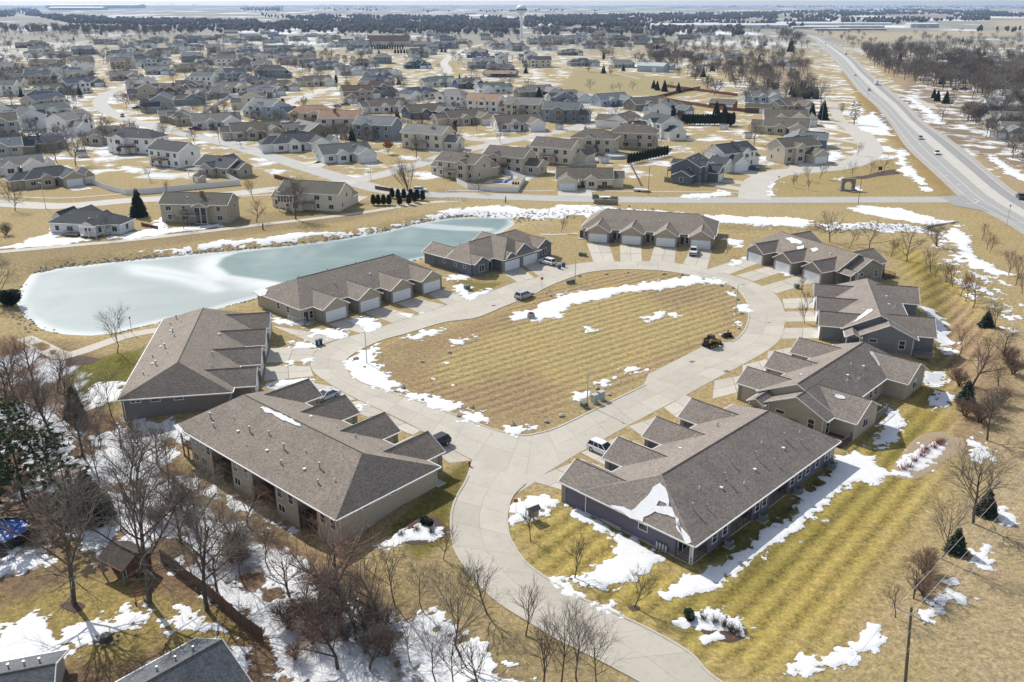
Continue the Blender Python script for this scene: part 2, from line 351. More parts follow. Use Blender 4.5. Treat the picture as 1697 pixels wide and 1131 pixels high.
def ground_mat():
    m, t, b = newmat('winter_grass')
    A = lambda n, o: nd(t, 'ShaderNodeAttribute', attribute_name=n).outputs[o]
    pos = nd(t, 'ShaderNodeNewGeometry').outputs['Position']
    c = A('soil', 'Color')
    n1 = noise_node(t, pos, .10, 8, .68); n2 = noise_node(t, pos, 1.1, 6, .7); n3 = noise_node(t, pos, 7, 3, .7); n4 = noise_node(t, pos, .45, 5, .65)
    k = mth(t, 'MULTIPLY_ADD', n2.outputs['Fac'], 1.7, .15)
    k = mth(t, 'MULTIPLY', k, mth(t, 'MULTIPLY_ADD', n3.outputs['Fac'], 1.5, .25))
    n5 = noise_node(t, pos, 2.3, 4, .75); k = mth(t, 'MULTIPLY', k, mth(t, 'MULTIPLY_ADD', n5.outputs['Fac'], 2.0, 0.0))
    k = mth(t, 'MULTIPLY', k, mth(t, 'MULTIPLY_ADD', n1.outputs['Fac'], .5, .75))
    sw = mth(t, 'SINE', mth(t, 'ADD', mth(t, 'MULTIPLY', A('swath', 'Fac'), 6.2832), mth(t, 'MULTIPLY', n4.outputs['Fac'], .25)))
    sw = mth(t, 'MULTIPLY', mth(t, 'MULTIPLY', sw, mth(t, 'MULTIPLY', n4.outputs['Fac'], .36)), A('mow', 'Fac'))
    k = mth(t, 'ADD', k, sw)
    c = mixc(t, 1.0, c, k, 'MULTIPLY')
    grn = ramp(t, n4.outputs['Fac'], [(.42, (0, 0, 0)), (.70, (.32, .32, .32))])
    c = mixc(t, grn.outputs[0], c, mixc(t, 1.0, c, (.86, 1.0, .62), 'MULTIPLY'))
    brn = ramp(t, n1.outputs['Fac'], [(.48, (0, 0, 0)), (.66, (.45, .45, .45))])
    c = mixc(t, brn.outputs[0], c, mixc(t, 1.0, c, (.95, .86, .80), 'MULTIPLY'))
    # thin old snow lying in patches where it has not thawed
    f1 = noise_node(t, pos, .075, 9, .62); f2 = noise_node(t, pos, .006, 6, .6)
    mp = nd(t, 'ShaderNodeMapping'); mp.inputs['Scale'].default_value = (.0035, .0016, 0); t.links.new(pos, mp.inputs[0])
    f3 = noise_node(t, mp.outputs[0], 1.0, 6, .65)
    y = nd(t, 'ShaderNodeSeparateXYZ'); t.links.new(pos, y.inputs[0])
    far = nd(t, 'ShaderNodeMapRange'); far.inputs[1].default_value = 900; far.inputs[2].default_value = 1900; t.links.new(y.outputs[1], far.inputs[0])
    mixf = nd(t, 'ShaderNodeMix', data_type='FLOAT'); t.links.new(far.outputs[0], mixf.inputs[0])
    near = mth(t, 'ADD', mth(t, 'MULTIPLY', f1.outputs['Fac'], .75), mth(t, 'MULTIPLY', f2.outputs['Fac'], .25))
    t.links.new(near, mixf.inputs[2]); t.links.new(f3.outputs['Fac'], mixf.inputs[3])
    s = mth(t, 'ADD', mth(t, 'SUBTRACT', mixf.outputs[0], 1.0), A('thaw', 'Fac'))
    s = mth(t, 'MULTIPLY_ADD', s, 16, .5)
    cl = nd(t, 'ShaderNodeClamp'); t.links.new(s, cl.inputs[0])
    c = mixc(t, mth(t, 'MULTIPLY', cl.outputs[0], mth(t, 'GREATER_THAN', A('thaw', 'Fac'), .01)), c, (.70, .71, .73))
    t.links.new(c, b.inputs['Base Color']); b.inputs['Roughness'].default_value = .95; b.inputs['Specular IOR Level'].default_value = .1
    bump(t, b, mth(t, 'ADD', n3.outputs['Fac'], mth(t, 'MULTIPLY', n2.outputs['Fac'], 1.5)), .55, .12)
    return m
gm.materials.append(ground_mat())
gr = link('ground', gm); tag(gr, kind='structure')
for p in gm.polygons[:0]: pass
gm.polygons.foreach_set('use_smooth', np.ones(len(q), bool))

# ================================================================= frozen pond
def ice_mat():
    m, t, b = newmat('pond_ice')
    pos = nd(t, 'ShaderNodeNewGeometry').outputs['Position']
    A = lambda n: nd(t, 'ShaderNodeAttribute', attribute_name=n).outputs['Fac']
    wv = noise_node(t, pos, .035, 6, .6); wv.inputs['Distortion'].default_value = 2.2
    fn = noise_node(t, pos, .6, 5, .6)
    mp = nd(t, 'ShaderNodeMapping'); mp.inputs['Scale'].default_value = (.03, .09, 1); mp.inputs['Rotation'].default_value = (0, 0, R(20)); t.links.new(pos, mp.inputs[0])
    sk = noise_node(t, mp.outputs[0], 1, 8, .62)
    base = ramp(t, wv.outputs['Fac'], [(.3, (.29, .335, .325)), (.5, (.32, .365, .355)), (.72, (.35, .395, .38))])
    aq = mixc(t, A('open'), base.outputs[0], ramp(t, wv.outputs['Fac'], [(.3, (.15, .222, .212)), (.7, (.205, .283, .268))]).outputs[0])
    st = ramp(t, sk.outputs['Fac'], [(.52, (0, 0, 0)), (.70, (.2, .2, .2))])
    c = mixc(t, st.outputs[0], aq, (.50, .545, .545))
    c = mixc(t, A('drift'), c, (.64, .665, .66))
    c = mixc(t, A('thin'), c, (.29, .35, .335))  # dark spots: tree reflections put into the ice colour, not thinner ice
    t.links.new(c, b.inputs['Base Color']); b.inputs['Roughness'].default_value = .4; b.inputs['Specular IOR Level'].default_value = .15
    bump(t, b, fn.outputs['Fac'], .12, .02)
    return m
pxs = [p[0] for p in POND]; pys = [p[1] for p in POND]
gx = np.arange(min(pxs) - 4, max(pxs) + 4, 1.0); gy = np.arange(min(pys) - 4, max(pys) + 4, 1.0)
PX, PY = np.meshgrid(gx, gy); sd = sdf(PX.ravel(), PY.ravel(), POND)
AQ = [g(x, y, WATER_Z) for x, y in [(358,441),(366,428),(392,419),(480,409),(640,385),(740,362),(870,352),(860,385),(700,440),(520,480),(470,470),(425,463),(380,457)]]
a = sdf(PX.ravel(), PY.ravel(), AQ); nz = fbm(PX.ravel() * .12, PY.ravel() * .12, 11)
op = sms((a + (nz - .5) * 1.6) / .9 + .5)
L2 = [g(x, y, WATER_Z) for x, y in [(205,440),(260,447),(330,459),(358,480),(300,462),(235,452)]]
dr = np.where(a > -2.2, sms((1.0 - a) / 1.6), np.exp(-((a + 2.2) / (2.4 + 3.5 * nz)) ** 2)) * sms((sd) / 3) * np.minimum(1, .55 + .9 * nz); dr = np.maximum(dr, np.exp(-(sdf(PX.ravel(), PY.ravel(), L2) / 2.6) ** 2) * .8)
L3 = [g(x, y, WATER_Z) for x, y in [(700,372),(760,377),(810,380),(812,382),(750,380),(690,375)]]
dr = np.maximum(dr, np.exp(-(sdf(PX.ravel(), PY.ravel(), L3) / 1.5) ** 2) * .7)
dr = np.maximum(dr, sms(1 - sd / (1.4 + 2.4 * nz)) * .7)
th = np.zeros(len(sd))  # mask of the painted tree reflections, ellipses drawn out in depth
for (x, y, r) in [(188,449,5),(495,413,5),(512,420,4),(450,422,4),(630,392,4),(678,388,5),(548,402,4)]:
    p = g(x, y, WATER_Z); th = np.maximum(th, np.exp(-((PX.ravel() - p[0]) / (r * .55)) ** 2 - ((PY.ravel() - p[1]) / (r * 1.9)) ** 2) * .75)
ii = np.arange(PX.size).reshape(PX.shape); keep = sd.reshape(PX.shape) > -3.5
qq = [(int(ii[j, i]), int(ii[j, i + 1]), int(ii[j + 1, i + 1]), int(ii[j + 1, i])) for j in range(len(gy) - 1) for i in range(len(gx) - 1) if keep[j, i] or keep[j + 1, i + 1]]
pm = bpy.data.meshes.new('pond'); pm.from_pydata([(float(x), float(y), WATER_Z) for x, y in zip(PX.ravel(), PY.ravel())], [], qq)
for nm, arr in (('open', op), ('drift', dr), ('thin', th)):  # 'thin' carries the painted tree reflections
    at = pm.attributes.new(nm, 'FLOAT', 'POINT'); at.data.foreach_set('value', arr.astype(np.float32))
pm.materials.append(ice_mat()); tag(link('pond', pm), kind='structure')

# ================================================================= snow lying on the ground
def snow_mat(name, worn):
    m, t, b = newmat(name)
    pos = nd(t, 'ShaderNodeNewGeometry').outputs['Position']
    n = noise_node(t, pos, 2.2, 6, .7); f = noise_node(t, pos, .4, 4)
    c = ramp(t, n.outputs['Fac'], [(.25, (.55, .54, .525)), (.42, (.71, .715, .72)), (.8, (.79, .80, .815))])
    white = mixc(t, 1.0, c.outputs[0], mth(t, 'MULTIPLY_ADD', f.outputs['Fac'], .16, .9), 'MULTIPLY')
    if worn:      # grass and grit coming through where the cover is thin
        dp = nd(t, 'ShaderNodeAttribute', attribute_name='depth').outputs['Fac']; g2 = noise_node(t, pos, 3.2, 5, .75)
        k = mth(t, 'MULTIPLY_ADD', dp, 28, mth(t, 'MULTIPLY_ADD', g2.outputs['Fac'], 7.0, -4.0)); cl = nd(t, 'ShaderNodeClamp'); t.links.new(k, cl.inputs[0])
        tr = nd(t, 'ShaderNodeBsdfTransparent'); mx = nd(t, 'ShaderNodeMixShader'); t.links.new(cl.outputs[0], mx.inputs[0]); t.links.new(tr.outputs[0], mx.inputs[1]); t.links.new(b.outputs[0], mx.inputs[2]); t.links.new(mx.outputs[0], t.nodes['Material Output'].inputs['Surface'])
    t.links.new(white, b.inputs['Base Color'])
    b.inputs['Roughness'].default_value = .75; bump(t, b, n.outputs['Fac'], .5, .06); return m
SNOW = snow_mat('old_snow', True); RSNOW = snow_mat('roof_snow_cover', False)
SV = []; SF = []; SD = []
def snow(px, amp=1.0, hgt=.14, world=False, holes=0.0):
    P = px if world else GP(px)
    x0 = min(p[0] for p in P) - 2; x1 = max(p[0] for p in P) + 2; y0 = min(p[1] for p in P) - 2; y1 = max(p[1] for p in P) + 2
    cs = min(max(math.hypot((x0 + x1) / 2, (y0 + y1) / 2) * .0031, .26), 1.2)
    cs = max(cs, math.sqrt((x1 - x0) * (y1 - y0) / 42000))
    gx = np.arange(x0, x1, cs); gy = np.arange(y0, y1, cs)
    X, Y = np.meshgrid(gx, gy); x = X.ravel(); y = Y.ravel()
    d = sdf(x, y, P); A = amp * min(max(cs * 6, 1.6), 7)
    edge = np.clip(1 - d / (2.2 + 1.2 * A), .12, 1)
    d = d + (fbm(x * .33, y * .33, 21, 3) - .5) * A + ((fbm(x * 1.3, y * 1.3, 31, 4) - .5) * 3.0 * edge + .22) * min(A / 1.6, 1.6)
    if holes: d = d - np.clip(fbm(x * .55, y * .55, 51, 4) - .47, 0, 1) * 14 * holes
    h = np.clip(d * .16, -.12, hgt) + (fbm(x * .9, y * .9, 41, 2) - .5) * .05
    z = gz(x, y) + h + .02
    pos = (h > -.02).reshape(X.shape); n = len(SV)
    use = pos[:-1, :-1] | pos[1:, :-1] | pos[:-1, 1:] | pos[1:, 1:]
    ii = np.arange(X.size).reshape(X.shape)
    need = np.zeros(X.shape, bool); need[:-1, :-1] |= use; need[1:, :-1] |= use; need[:-1, 1:] |= use; need[1:, 1:] |= use
    mp = np.full(X.size, -1); w = np.flatnonzero(need.ravel()); mp[w] = np.arange(len(w)) + n
    SV.extend(zip(x[w].tolist(), y[w].tolist(), z[w].tolist()))
    SD.extend(h[w].tolist())
    j, i = np.nonzero(use)
    SF.extend(zip(mp[ii[j, i]].tolist(), mp[ii[j, i + 1]].tolist(), mp[ii[j + 1, i + 1]].tolist(), mp[ii[j + 1, i]].tolist()))
SNOWS = [
 [(838,707),(888,706),(890,715),(862,720),(840,717)],
 [(577,603),(600,582),(628,572),(622,600),(642,622),(664,642),(640,648),(612,640),(588,622)],
 [(655,644),(700,655),(737,660),(762,670),(745,683),(705,670),(665,657)],
 [(765,684),(800,683),(815,695),(795,704),(768,694)],
 [(675,560),(700,547),(733,545),(728,553),(700,562)],
 [(850,532),(855,519),(880,516),(905,501),(940,487),(990,480),(1040,473),(1085,466),(1120,462),(1150,458),(1195,463),(1195,470),(1160,471),(1130,475),(1085,481),(1030,486),(985,497),(950,505),(930,522),(890,534),(868,528)],
 [(745,567),(785,557),(787,562),(750,572)], [(1068,529),(1085,521),(1102,520),(1095,530),(1075,533)], [(1105,519),(1118,519),(1121,526),(1108,524)],
 [(965,543),(986,543),(988,549),(970,549)], [(1205,482),(1222,484),(1222,491),(1207,489)], [(1220,507),(1238,507),(1240,517),(1225,517)], [(1213,532),(1226,532),(1226,541),(1214,541)],
 [(1035,612),(1055,610),(1058,616),(1040,618)], [(988,636),(1020,624),(1022,631),(1000,640)], [(950,655),(980,644),(978,651),(955,659)],
 [(511,548),(560,545),(580,556),(560,562),(520,554)], [(583,529),(610,527),(633,540),(605,552),(598,540)], [(452,527),(470,528),(510,538),(505,543),(460,535)],
 [(668,522),(690,520),(686,528),(672,528)], [(740,457),(770,457),(765,466),(745,464)], [(750,469),(775,478),(778,486),(800,484),(818,481),(785,497),(760,491)],
 [(484,567),(525,570),(528,578),(490,576)], [(474,599),(488,599),(486,606),(476,606)], [(500,598),(510,598),(509,606),(502,606)], [(437,638),(460,632),(515,627),(512,633),(455,641)],
 [(597,669),(608,673),(600,678)], [(540,648),(560,648),(565,655),(545,657)],
 [(937,840),(960,848),(1000,868),(1025,883),(1065,903),(1095,925),(1085,943),(1040,963),(1000,975),(975,978),(957,958),(970,945),(1000,935),(1022,920),(1020,900),(990,880),(955,856)],
 [(845,848),(850,832),(867,829),(880,823),(905,826),(925,829),(922,842),(900,848),(905,858),(875,865),(846,872)],
 [(908,957),(930,960),(970,983),(1010,1003),(1030,1020),(1005,1015),(960,992),(920,969)],
 [(1096,985),(1110,970),(1150,955),(1180,945),(1230,912),(1290,868),(1340,820),(1370,790),(1385,758),(1415,750),(1450,755),(1455,770),(1475,785),(1450,800),(1420,795),(1385,820),(1340,860),(1300,893),(1250,925),(1200,962),(1170,980),(1130,990)],
 [(1465,682),(1480,672),(1497,690),(1490,720),(1470,740),(1450,752),(1440,745),(1455,725),(1462,702)],
 [(1535,620),(1560,617),(1563,635),(1550,645),(1577,655),(1570,674),(1546,680),(1555,657),(1540,640)],
 [(1525,507),(1545,513),(1570,538),(1577,560),(1588,585),(1572,592),(1555,562),(1545,532)],
 [(1480,776),(1500,750),(1530,738),(1562,733),(1566,745),(1545,770),(1510,791),(1485,787)],
 [(1606,730),(1615,722),(1622,737),(1644,762),(1610,763)],
 [(1308,1112),(1330,1090),(1380,1085),(1430,1060),(1445,1035),(1455,1040),(1469,1065),(1450,1075),(1410,1090),(1390,1116),(1370,1110),(1330,1120)],
 [(1530,1020),(1560,985),(1580,963),(1582,978),(1613,990),(1600,1003),(1570,995),(1540,1032)], [(1612,920),(1630,904),(1646,904),(1640,942),(1614,946)], [(1648,842),(1660,844),(1682,860),(1675,872)],
 [(1113,1026),(1150,1014),(1200,1016),(1240,1034),(1236,1056),(1190,1046),(1165,1041),(1140,1049),(1117,1043)], [(1158,1058),(1190,1049),(1198,1058),(1170,1066)],
 [(630,906),(660,885),(690,868),(720,864),(737,880),(715,901),(690,896),(672,899),(645,907)],
 [(745,358),(770,345),(830,341),(900,350),(930,340),(990,341),(1040,347),(1100,350),(1160,356),(1250,360),(1330,361),(1355,372),(1330,377),(1250,373),(1150,367),(1080,367),(1000,363),(950,357),(900,363),(860,361),(800,358)],
 [(1405,346),(1430,340),(1500,347),(1545,361),(1550,365),(1588,367),(1582,374),(1530,373),(1480,365),(1430,353)],
 [(1360,373),(1450,369),(1540,375),(1530,385),(1450,383),(1370,381)],
 [(1565,384),(1590,372),(1602,390),(1617,405),(1604,412),(1620,430),(1650,445),(1677,455),(1655,461),(1625,446),(1600,430),(1585,410),(1572,402)],
 [(0,413),(40,401),(80,386),(95,371),(107,380),(97,395),(152,398),(60,411)], [(165,396),(200,390),(250,380),(273,355),(284,362),(272,378),(330,375),(372,369),(367,376),(300,384),(220,396)],
 [(1200,395),(1215,396),(1236,405),(1232,411),(1215,409)], [(1217,434),(1236,429),(1233,438),(1215,441)], [(1290,450),(1320,455),(1310,459)],
 [(1381,297),(1395,294),(1411,298),(1395,302)], [(1412,311),(1424,310),(1426,316),(1412,316)], [(1350,252),(1385,249),(1400,258),(1380,271),(1350,263)],
 [(1271,313),(1277,304),(1293,302),(1281,310),(1281,320),(1292,328),(1277,323)], [(1120,326),(1200,317),(1212,324),(1140,330)],
 [(1420,197),(1448,185),(1470,212),(1482,226),(1445,223),(1425,215)], [(1487,249),(1501,247),(1506,277),(1523,289),(1545,312),(1533,318),(1520,304),(1497,288),(1488,270)],
 [(1498,159),(1513,162),(1527,173),(1551,188),(1564,206),(1553,206),(1532,187),(1520,176)], [(1633,254),(1655,264),(1680,280),(1740,312),(1740,322),(1673,289),(1644,268)],
]
for s in SNOWS: snow(s)
ROUGH = [
 ([(265,935),(300,922),(370,955),(430,985),(480,1000),(520,1030),(560,1060),(600,1090),(640,1150),(480,1150),(440,1060),(400,1020),(340,990)], 1.2),
 ([(280,785),(330,798),(400,830),(495,880),(485,888),(400,847),(320,818)], .9), ([(640,1040),(720,1015),(790,1058),(850,1100),(885,1150),(700,1150),(660,1090)], 1.3),
 ([(430,918),(480,908),(520,960),(545,1000),(480,1005),(440,960)], 1.3), ([(0,1040),(60,1020),(90,1040),(150,1030),(200,1008),(260,1013),(330,1018),(388,1033),(382,1050),(300,1047),(220,1042),(180,1058),(120,1082),(60,1112),(-60,1125)], 1.5),
 ([(-20,930),(60,908),(92,928),(30,952),(-20,962)], 1.5), ([(150,720),(260,700),(300,760),(200,805),(140,785)], 1.7), ([(145,645),(212,625),(202,665),(150,672)], 1.2), ([(0,740),(100,700),(150,760),(60,800)], 1.7),
 ([(210,690),(290,700),(345,722),(290,740),(220,722)], 1.1), ([(150,820),(280,800),(330,860),(250,920),(160,900)], 1.6), ([(330,850),(410,860),(440,920),(360,950),(300,900)], 1.7), ([(130,860),(190,850),(240,920),(150,940)], 1.6),
 ([(235,417),(300,411),(380,399),(470,388),(540,384),(562,390),(480,401),(400,409),(300,420)], 1.3), ([(540,394),(620,378),(700,361),(760,344),(795,345),(740,362),(690,373),(620,386),(560,399)], 1.4),
 ([(560,1000),(620,1000),(650,1040),(620,1080),(570,1040)], 1.7), ([(330,1060),(400,1080),(440,1140),(380,1140)], 1.6),
]
for s, a in ROUGH: snow(s, a, .10, False, (.6 if a > 1.25 else .4))
for k in range(70):   # broken crust left in the mown grass by the highway
    t = rnd.random(); x = 1565 + 130 * t + rnd.uniform(-28, 34); y = 405 + 130 * t + rnd.uniform(-22, 20)
    a = rnd.uniform(3, 9); b = rnd.uniform(1.5, 3.2)
    snow([(x - a, y - b * 1.6), (x, y - b), (x + a, y + b * 1.6), (x, y + b)], .5, .1)
for k in range(46):   # small lumps about the lawn edges
    x, y = rnd.choice([(1330 + rnd.uniform(-60, 60), 880 + rnd.uniform(-30, 30)), (1560 + rnd.uniform(-40, 60), 1010 + rnd.uniform(-40, 30)), (740 + rnd.uniform(-8, 8), 872 + rnd.uniform(-25, 25)), (700 + rnd.uniform(-60, 60), 625 + rnd.uniform(-30, 40)), (1210 + rnd.uniform(-20, 20), 520 + rnd.uniform(-40, 40))])
    a = rnd.uniform(1.5, 4)
    snow([(x - a, y), (x, y - a * .5), (x + a, y), (x, y + a * .5)], .35, .09)
sm = bpy.data.meshes.new('snow'); sm.from_pydata(SV, [], SF); sm.materials.append(SNOW); at = sm.attributes.new('depth', 'FLOAT', 'POINT'); at.data.foreach_set('value', np.array(SD, np.float32))
sm.polygons.foreach_set('use_smooth', np.ones(len(sm.polygons), bool))
tag(link('snow', sm), kind='stuff')

# ================================================================= streets
def spline(pts, step=1.0, closed=False):
    P = [Vector((p[0], p[1])) for p in pts]; n = len(P); out = []
    rng = range(n if closed else n - 1)
    for i in rng:
        gp = lambda k: P[k % n] if closed else P[min(max(k, 0), n - 1)]
        a, b, c, d = gp(i - 1), gp(i), gp(i + 1), gp(i + 2)
        m = max(2, int((c - b).length / step))
        for j in range(m):
            t = j / m
            out.append(.5 * ((2 * b) + (c - a) * t + (2 * a - 5 * b + 4 * c - d) * t * t + (3 * b - a - 3 * c + d) * t ** 3))
    if not closed: out.append(P[-1])
    return out
def slab_obj(parent, quads, z0, z1, m, name='slab'):
    """one cast slab: left and right edge points in order"""
    mb = MB(); L = [a for a, b in quads]; Rr = [b for a, b in quads]
    ring = [tuple(p) for p in L] + [tuple(p) for p in Rr[::-1]]
    mb.prism(ring[::-1], z0, z1, m); return part(name, mb, parent)
def slabbed(name, inner, outer, lanes, m, seg=4.6, z=.03, closed=False):
    """a concrete carriageway cast in slabs with sealed joints"""
    root = None; mbase = MB()
    n = len(inner); mid = [(a + b) / 2 for a, b in zip(inner, outer)]
    base_v = [(p.x, p.y, .008) for p in inner] + [(p.x, p.y, .008) for p in outer]
    mbase.add(base_v, [(i, (i + 1) % n, n + (i + 1) % n, n + i) for i in range(n if closed else n - 1)], JOINT)
    root = link(name, mbase.mesh(name)); tag(root, kind='structure')
    s = 0; start = 0; acc = 0.0
    idx = list(range(n)) + ([0] if closed else [])
    cuts = [0]
    for k in range(1, len(idx)):
        acc += (mid[idx[k]] - mid[idx[k - 1]]).length
        if acc >= seg: cuts.append(k); acc = 0
    if cuts[-1] != len(idx) - 1: cuts.append(len(idx) - 1)
    for a, b in zip(cuts[:-1], cuts[1:]):
        for ln in range(lanes):
            qd = []
            for k in range(a, b + 1):
                p, q2 = inner[idx[k]], outer[idx[k]]; wd = (q2 - p).length
                e = .012 / max(wd, .1)
                qd.append([p.lerp(q2, ln / lanes + e), p.lerp(q2, (ln + 1) / lanes - e)])
            for s_ in (0, 1):     # joint gaps at both ends
                d0 = (qd[1][s_] - qd[0][s_]); d1 = (qd[-1][s_] - qd[-2][s_])
                if d0.length > .05: qd[0][s_] = qd[0][s_] + d0.normalized() * .014
                if d1.length > .05: qd[-1][s_] = qd[-1][s_] - d1.normalized() * .014
            slab_obj(root, [(tuple(x), tuple(y)) for x, y in qd], .01, z, m)
    return root
def resamp(pts, n):
    d = [0]
    for a, b in zip(pts[:-1], pts[1:]): d.append(d[-1] + (b - a).length)
    out = []
    for k in range(n):
        t = d[-1] * k / (n - 1); i = 0
        while i < len(d) - 2 and d[i + 1] < t: i += 1
        out.append(pts[i].lerp(pts[i + 1], (t - d[i]) / max(d[i + 1] - d[i], 1e-6)))
    return out
PAIRS = [((862,721),(838,784)),((820,712),(784,763)),((760,690),(735,737)),((727,677),(697,713)),((672,657),(640,684)),((635,645),(590,661)),((601,634),(552,640)),((578,618),(521,618)),((573,607),(515,600)),((576,595),(528,579)),((595,582),(562,563)),((632,565),(605,551)),((675,553),(648,537)),((736,535),(700,520)),((790,527),(765,498)),((837,508),(815,483)),((880,491),(855,468)),((904,478),(884,462)),((940,463),(925,445)),((974,452.5),(965,436)),((1024,447.5),(1020,434)),((1091,449),(1091,434)),((1141,456),(1148,441)),((1192,466),(1207,455)),((1222,481),(1248,468)),((1237,501),(1285,488)),((1240,521),(1300,515)),((1236,541),(1300,540)),((1225,557),(1293,562)),((1209,569),(1272,581)),((1171,590),(1232,604)),((1120,615),(1185,629)),((1069,638),(1128,660)),((1000,671),(1041,706)),((926,707),(962,750)),((886,719),(878,797))]
inn = spline(GP([a for a, b in PAIRS]), .0 + 1e9, True); out_ = None
def paired(pairs, closed, sub=8):
    A = [Vector(p) for p in GP([a for a, b in pairs])]; B = [Vector(p) for p in GP([b for a, b in pairs])]; n = len(A); o = [[], []]
    for s_, P in enumerate((A, B)):
        for i in range(n if closed else n - 1):
            gp = lambda k: P[k % n] if closed else P[min(max(k, 0), n - 1)]
            a, b, c, d = gp(i - 1), gp(i), gp(i + 1), gp(i + 2)
            for j in range(sub):
                t = j / sub
                o[s_].append(.5 * ((2 * b) + (c - a) * t + (2 * a - 5 * b + 4 * c - d) * t * t + (3 * b - a - 3 * c + d) * t ** 3))
        if not closed: o[s_].append(P[-1])
    return o
rin, rout = paired(PAIRS, True)
slabbed('loop_road', rin, rout, 2, CONC, closed=True)
ENT = [((784,764),(876,799)),((770,798),(852,822)),((754,826),(843,849)),((746,854),(844.5,882)),((747,891),(855,907)),((756,920),(875,934)),((785,961),(912.5,961)),((822,998),(954,986)),((880,1035),(1016,1014)),((921,1060),(1078,1043)),((995,1097),(1144,1081)),((1053,1128),(1185,1122)),((1140,1175),(1290,1185)),((1260,1240),(1420,1270))]
eL, eR = paired(ENT, False)
slabbed('entrance_road', eL, eR, 2, CONC, z=.036)
jf = GP([(770,799),(784,758),(838,778),(882,792),(886,800),(862,815),(840,822)]); mb = MB(); mb.prism(jf if sum(jf[i][0] * jf[(i + 1) % 7][1] - jf[(i + 1) % 7][0] * jf[i][1] for i in range(7)) > 0 else jf[::-1], .009, .022, CONC); tag(link('junction_slab', mb.mesh('junction_slab')), kind='structure')
def kerb(pts, wd=.28, h=.11, closed=False, name='kerb', m=None):
    n = len(pts); P = []
    for i in range(n):
        a = pts[i - 1] if (closed or i) else pts[0]; b = pts[(i + 1) % n] if (closed or i < n - 1) else pts[-1]
        d = (b - a)
        if d.length < 1e-6: d = Vector((1, 0))
        d.normalize(); P.append((pts[i], Vector((-d.y, d.x))))
    mb = MB(); vs = []
    for p, nn in P:
        a = p; b = p + nn * wd
        vs += [(a.x, a.y, .0), (a.x, a.y, h), (b.x, b.y, h), (b.x, b.y, -.02)]
    fs = [(4 * i + k, 4 * ((i + 1) % n) + k, 4 * ((i + 1) % n) + k + 1, 4 * i + k + 1) for i in range(n if closed else n - 1) for k in range(3)]
    mb.add(vs, fs, m or DRIVE); o = link(name, mb.mesh(name)); tag(o, kind='structure'); return o
kerb(rin[:29 * 8], closed=False); kerb(rin[32 * 8:] + rin[:1])
kerb(eL[6:]); kerb([p for p in eR[2:]][::-1])
# parking bay beside the island
bay = GP([(1074,621),(1172,571),(1210,567),(1214,570),(1170,591),(1118,616),(1066,640),(1069,633)])
mb = MB(); mb.prism(bay[::-1], .012, .034, DRIVE); bay_o = link('parking_bay', mb.mesh('parking_bay')); tag(bay_o, kind='structure')
def driveway(px, nu=2, nv=2, world=False, name='driveway'):
    P = [Vector(p) for p in (px if world else GP(px))]
    mb = MB(); mb.add([(p.x, p.y, .012) for p in P], [(0, 1, 2, 3)], JOINT); o = link(name, mb.mesh(name)); tag(o, kind='structure')
    for i in range(nu):
        for j in range(nv):
            e = .006
            c = []
            for a, b in ((i / nu + e, j / nv + e), ((i + 1) / nu - e, j / nv + e), ((i + 1) / nu - e, (j + 1) / nv - e), (i / nu + e, (j + 1) / nv - e)):
                c.append(tuple(P[0].lerp(P[1], a).lerp(P[3].lerp(P[2], a), b)))
            m2 = MB(); ar = sum(c[k][0] * c[(k + 1) % 4][1] - c[(k + 1) % 4][0] * c[k][1] for k in range(4))
            m2.prism(c if ar > 0 else c[::-1], .014, .026 + .0005 * ((i + j) % 2), DRIVE); part('slab', m2, o)
    return o
DW = [[(450,540),(500,548),(560,563),(527,573)],[(448,575),(525,579),(514,599),(440,602)],[(440,607),(514,607),(520,624),(437,632)],[(434,641),(515,634),(552,641),(480,655)],
 [(544,538),(583,526),(635,540),(598,553)],[(604,519),(635,509),(690,523),(650,536)],[(658,503),(687,494),(739,506),(698,521)],[(709,488),(737,479),(773,495),(742,506)],
 [(831,452),(860,440),(886,461),(858,468)],[(867,440),(889,432),(929,444),(893,458)],
 [(972,404),(1009,404),(1019,435),(984,436)],[(1027,407),(1063,409),(1064,434),(1028,435)],[(1084,410),(1121,412),(1118,437),(1076,435)],[(1143,414),(1180,415),(1172,446),(1132,438)],
 [(1236,426),(1259,436),(1209,455),(1172,447)],[(1276,441),(1303,449),(1249,467),(1219,457)],[(1326,456),(1355,467),(1286,487),(1262,475)],
 [(1359,492),(1361,511),(1300,512),(1296,496)],[(1360,515),(1362,533),(1300,534),(1300,517)],[(1362,543),(1364,561),(1294,562),(1300,544)],
 [(1320,575),(1340,590),(1270,605),(1272,583)],[(1283,592),(1300,607),(1230,626),(1230,606)],[(1243,620),(1262,640),(1180,662),(1184,631)],
 [(1136,655),(1190,680),(1130,700),(1100,676)],[(1090,690),(1130,712),(1080,735),(1041,707)],[(1030,722),(1070,745),(1010,775),(962,751)],[(965,760),(1005,785),(940,815),(876,797)],
 [(500,648),(545,668),(590,663),(552,641)],[(555,672),(610,692),(640,685),(596,665)],[(620,695),(685,722),(697,714),(648,690)],[(690,728),(745,768),(782,764),(735,738)]]
for d in DW: driveway(d)
STREETS = []
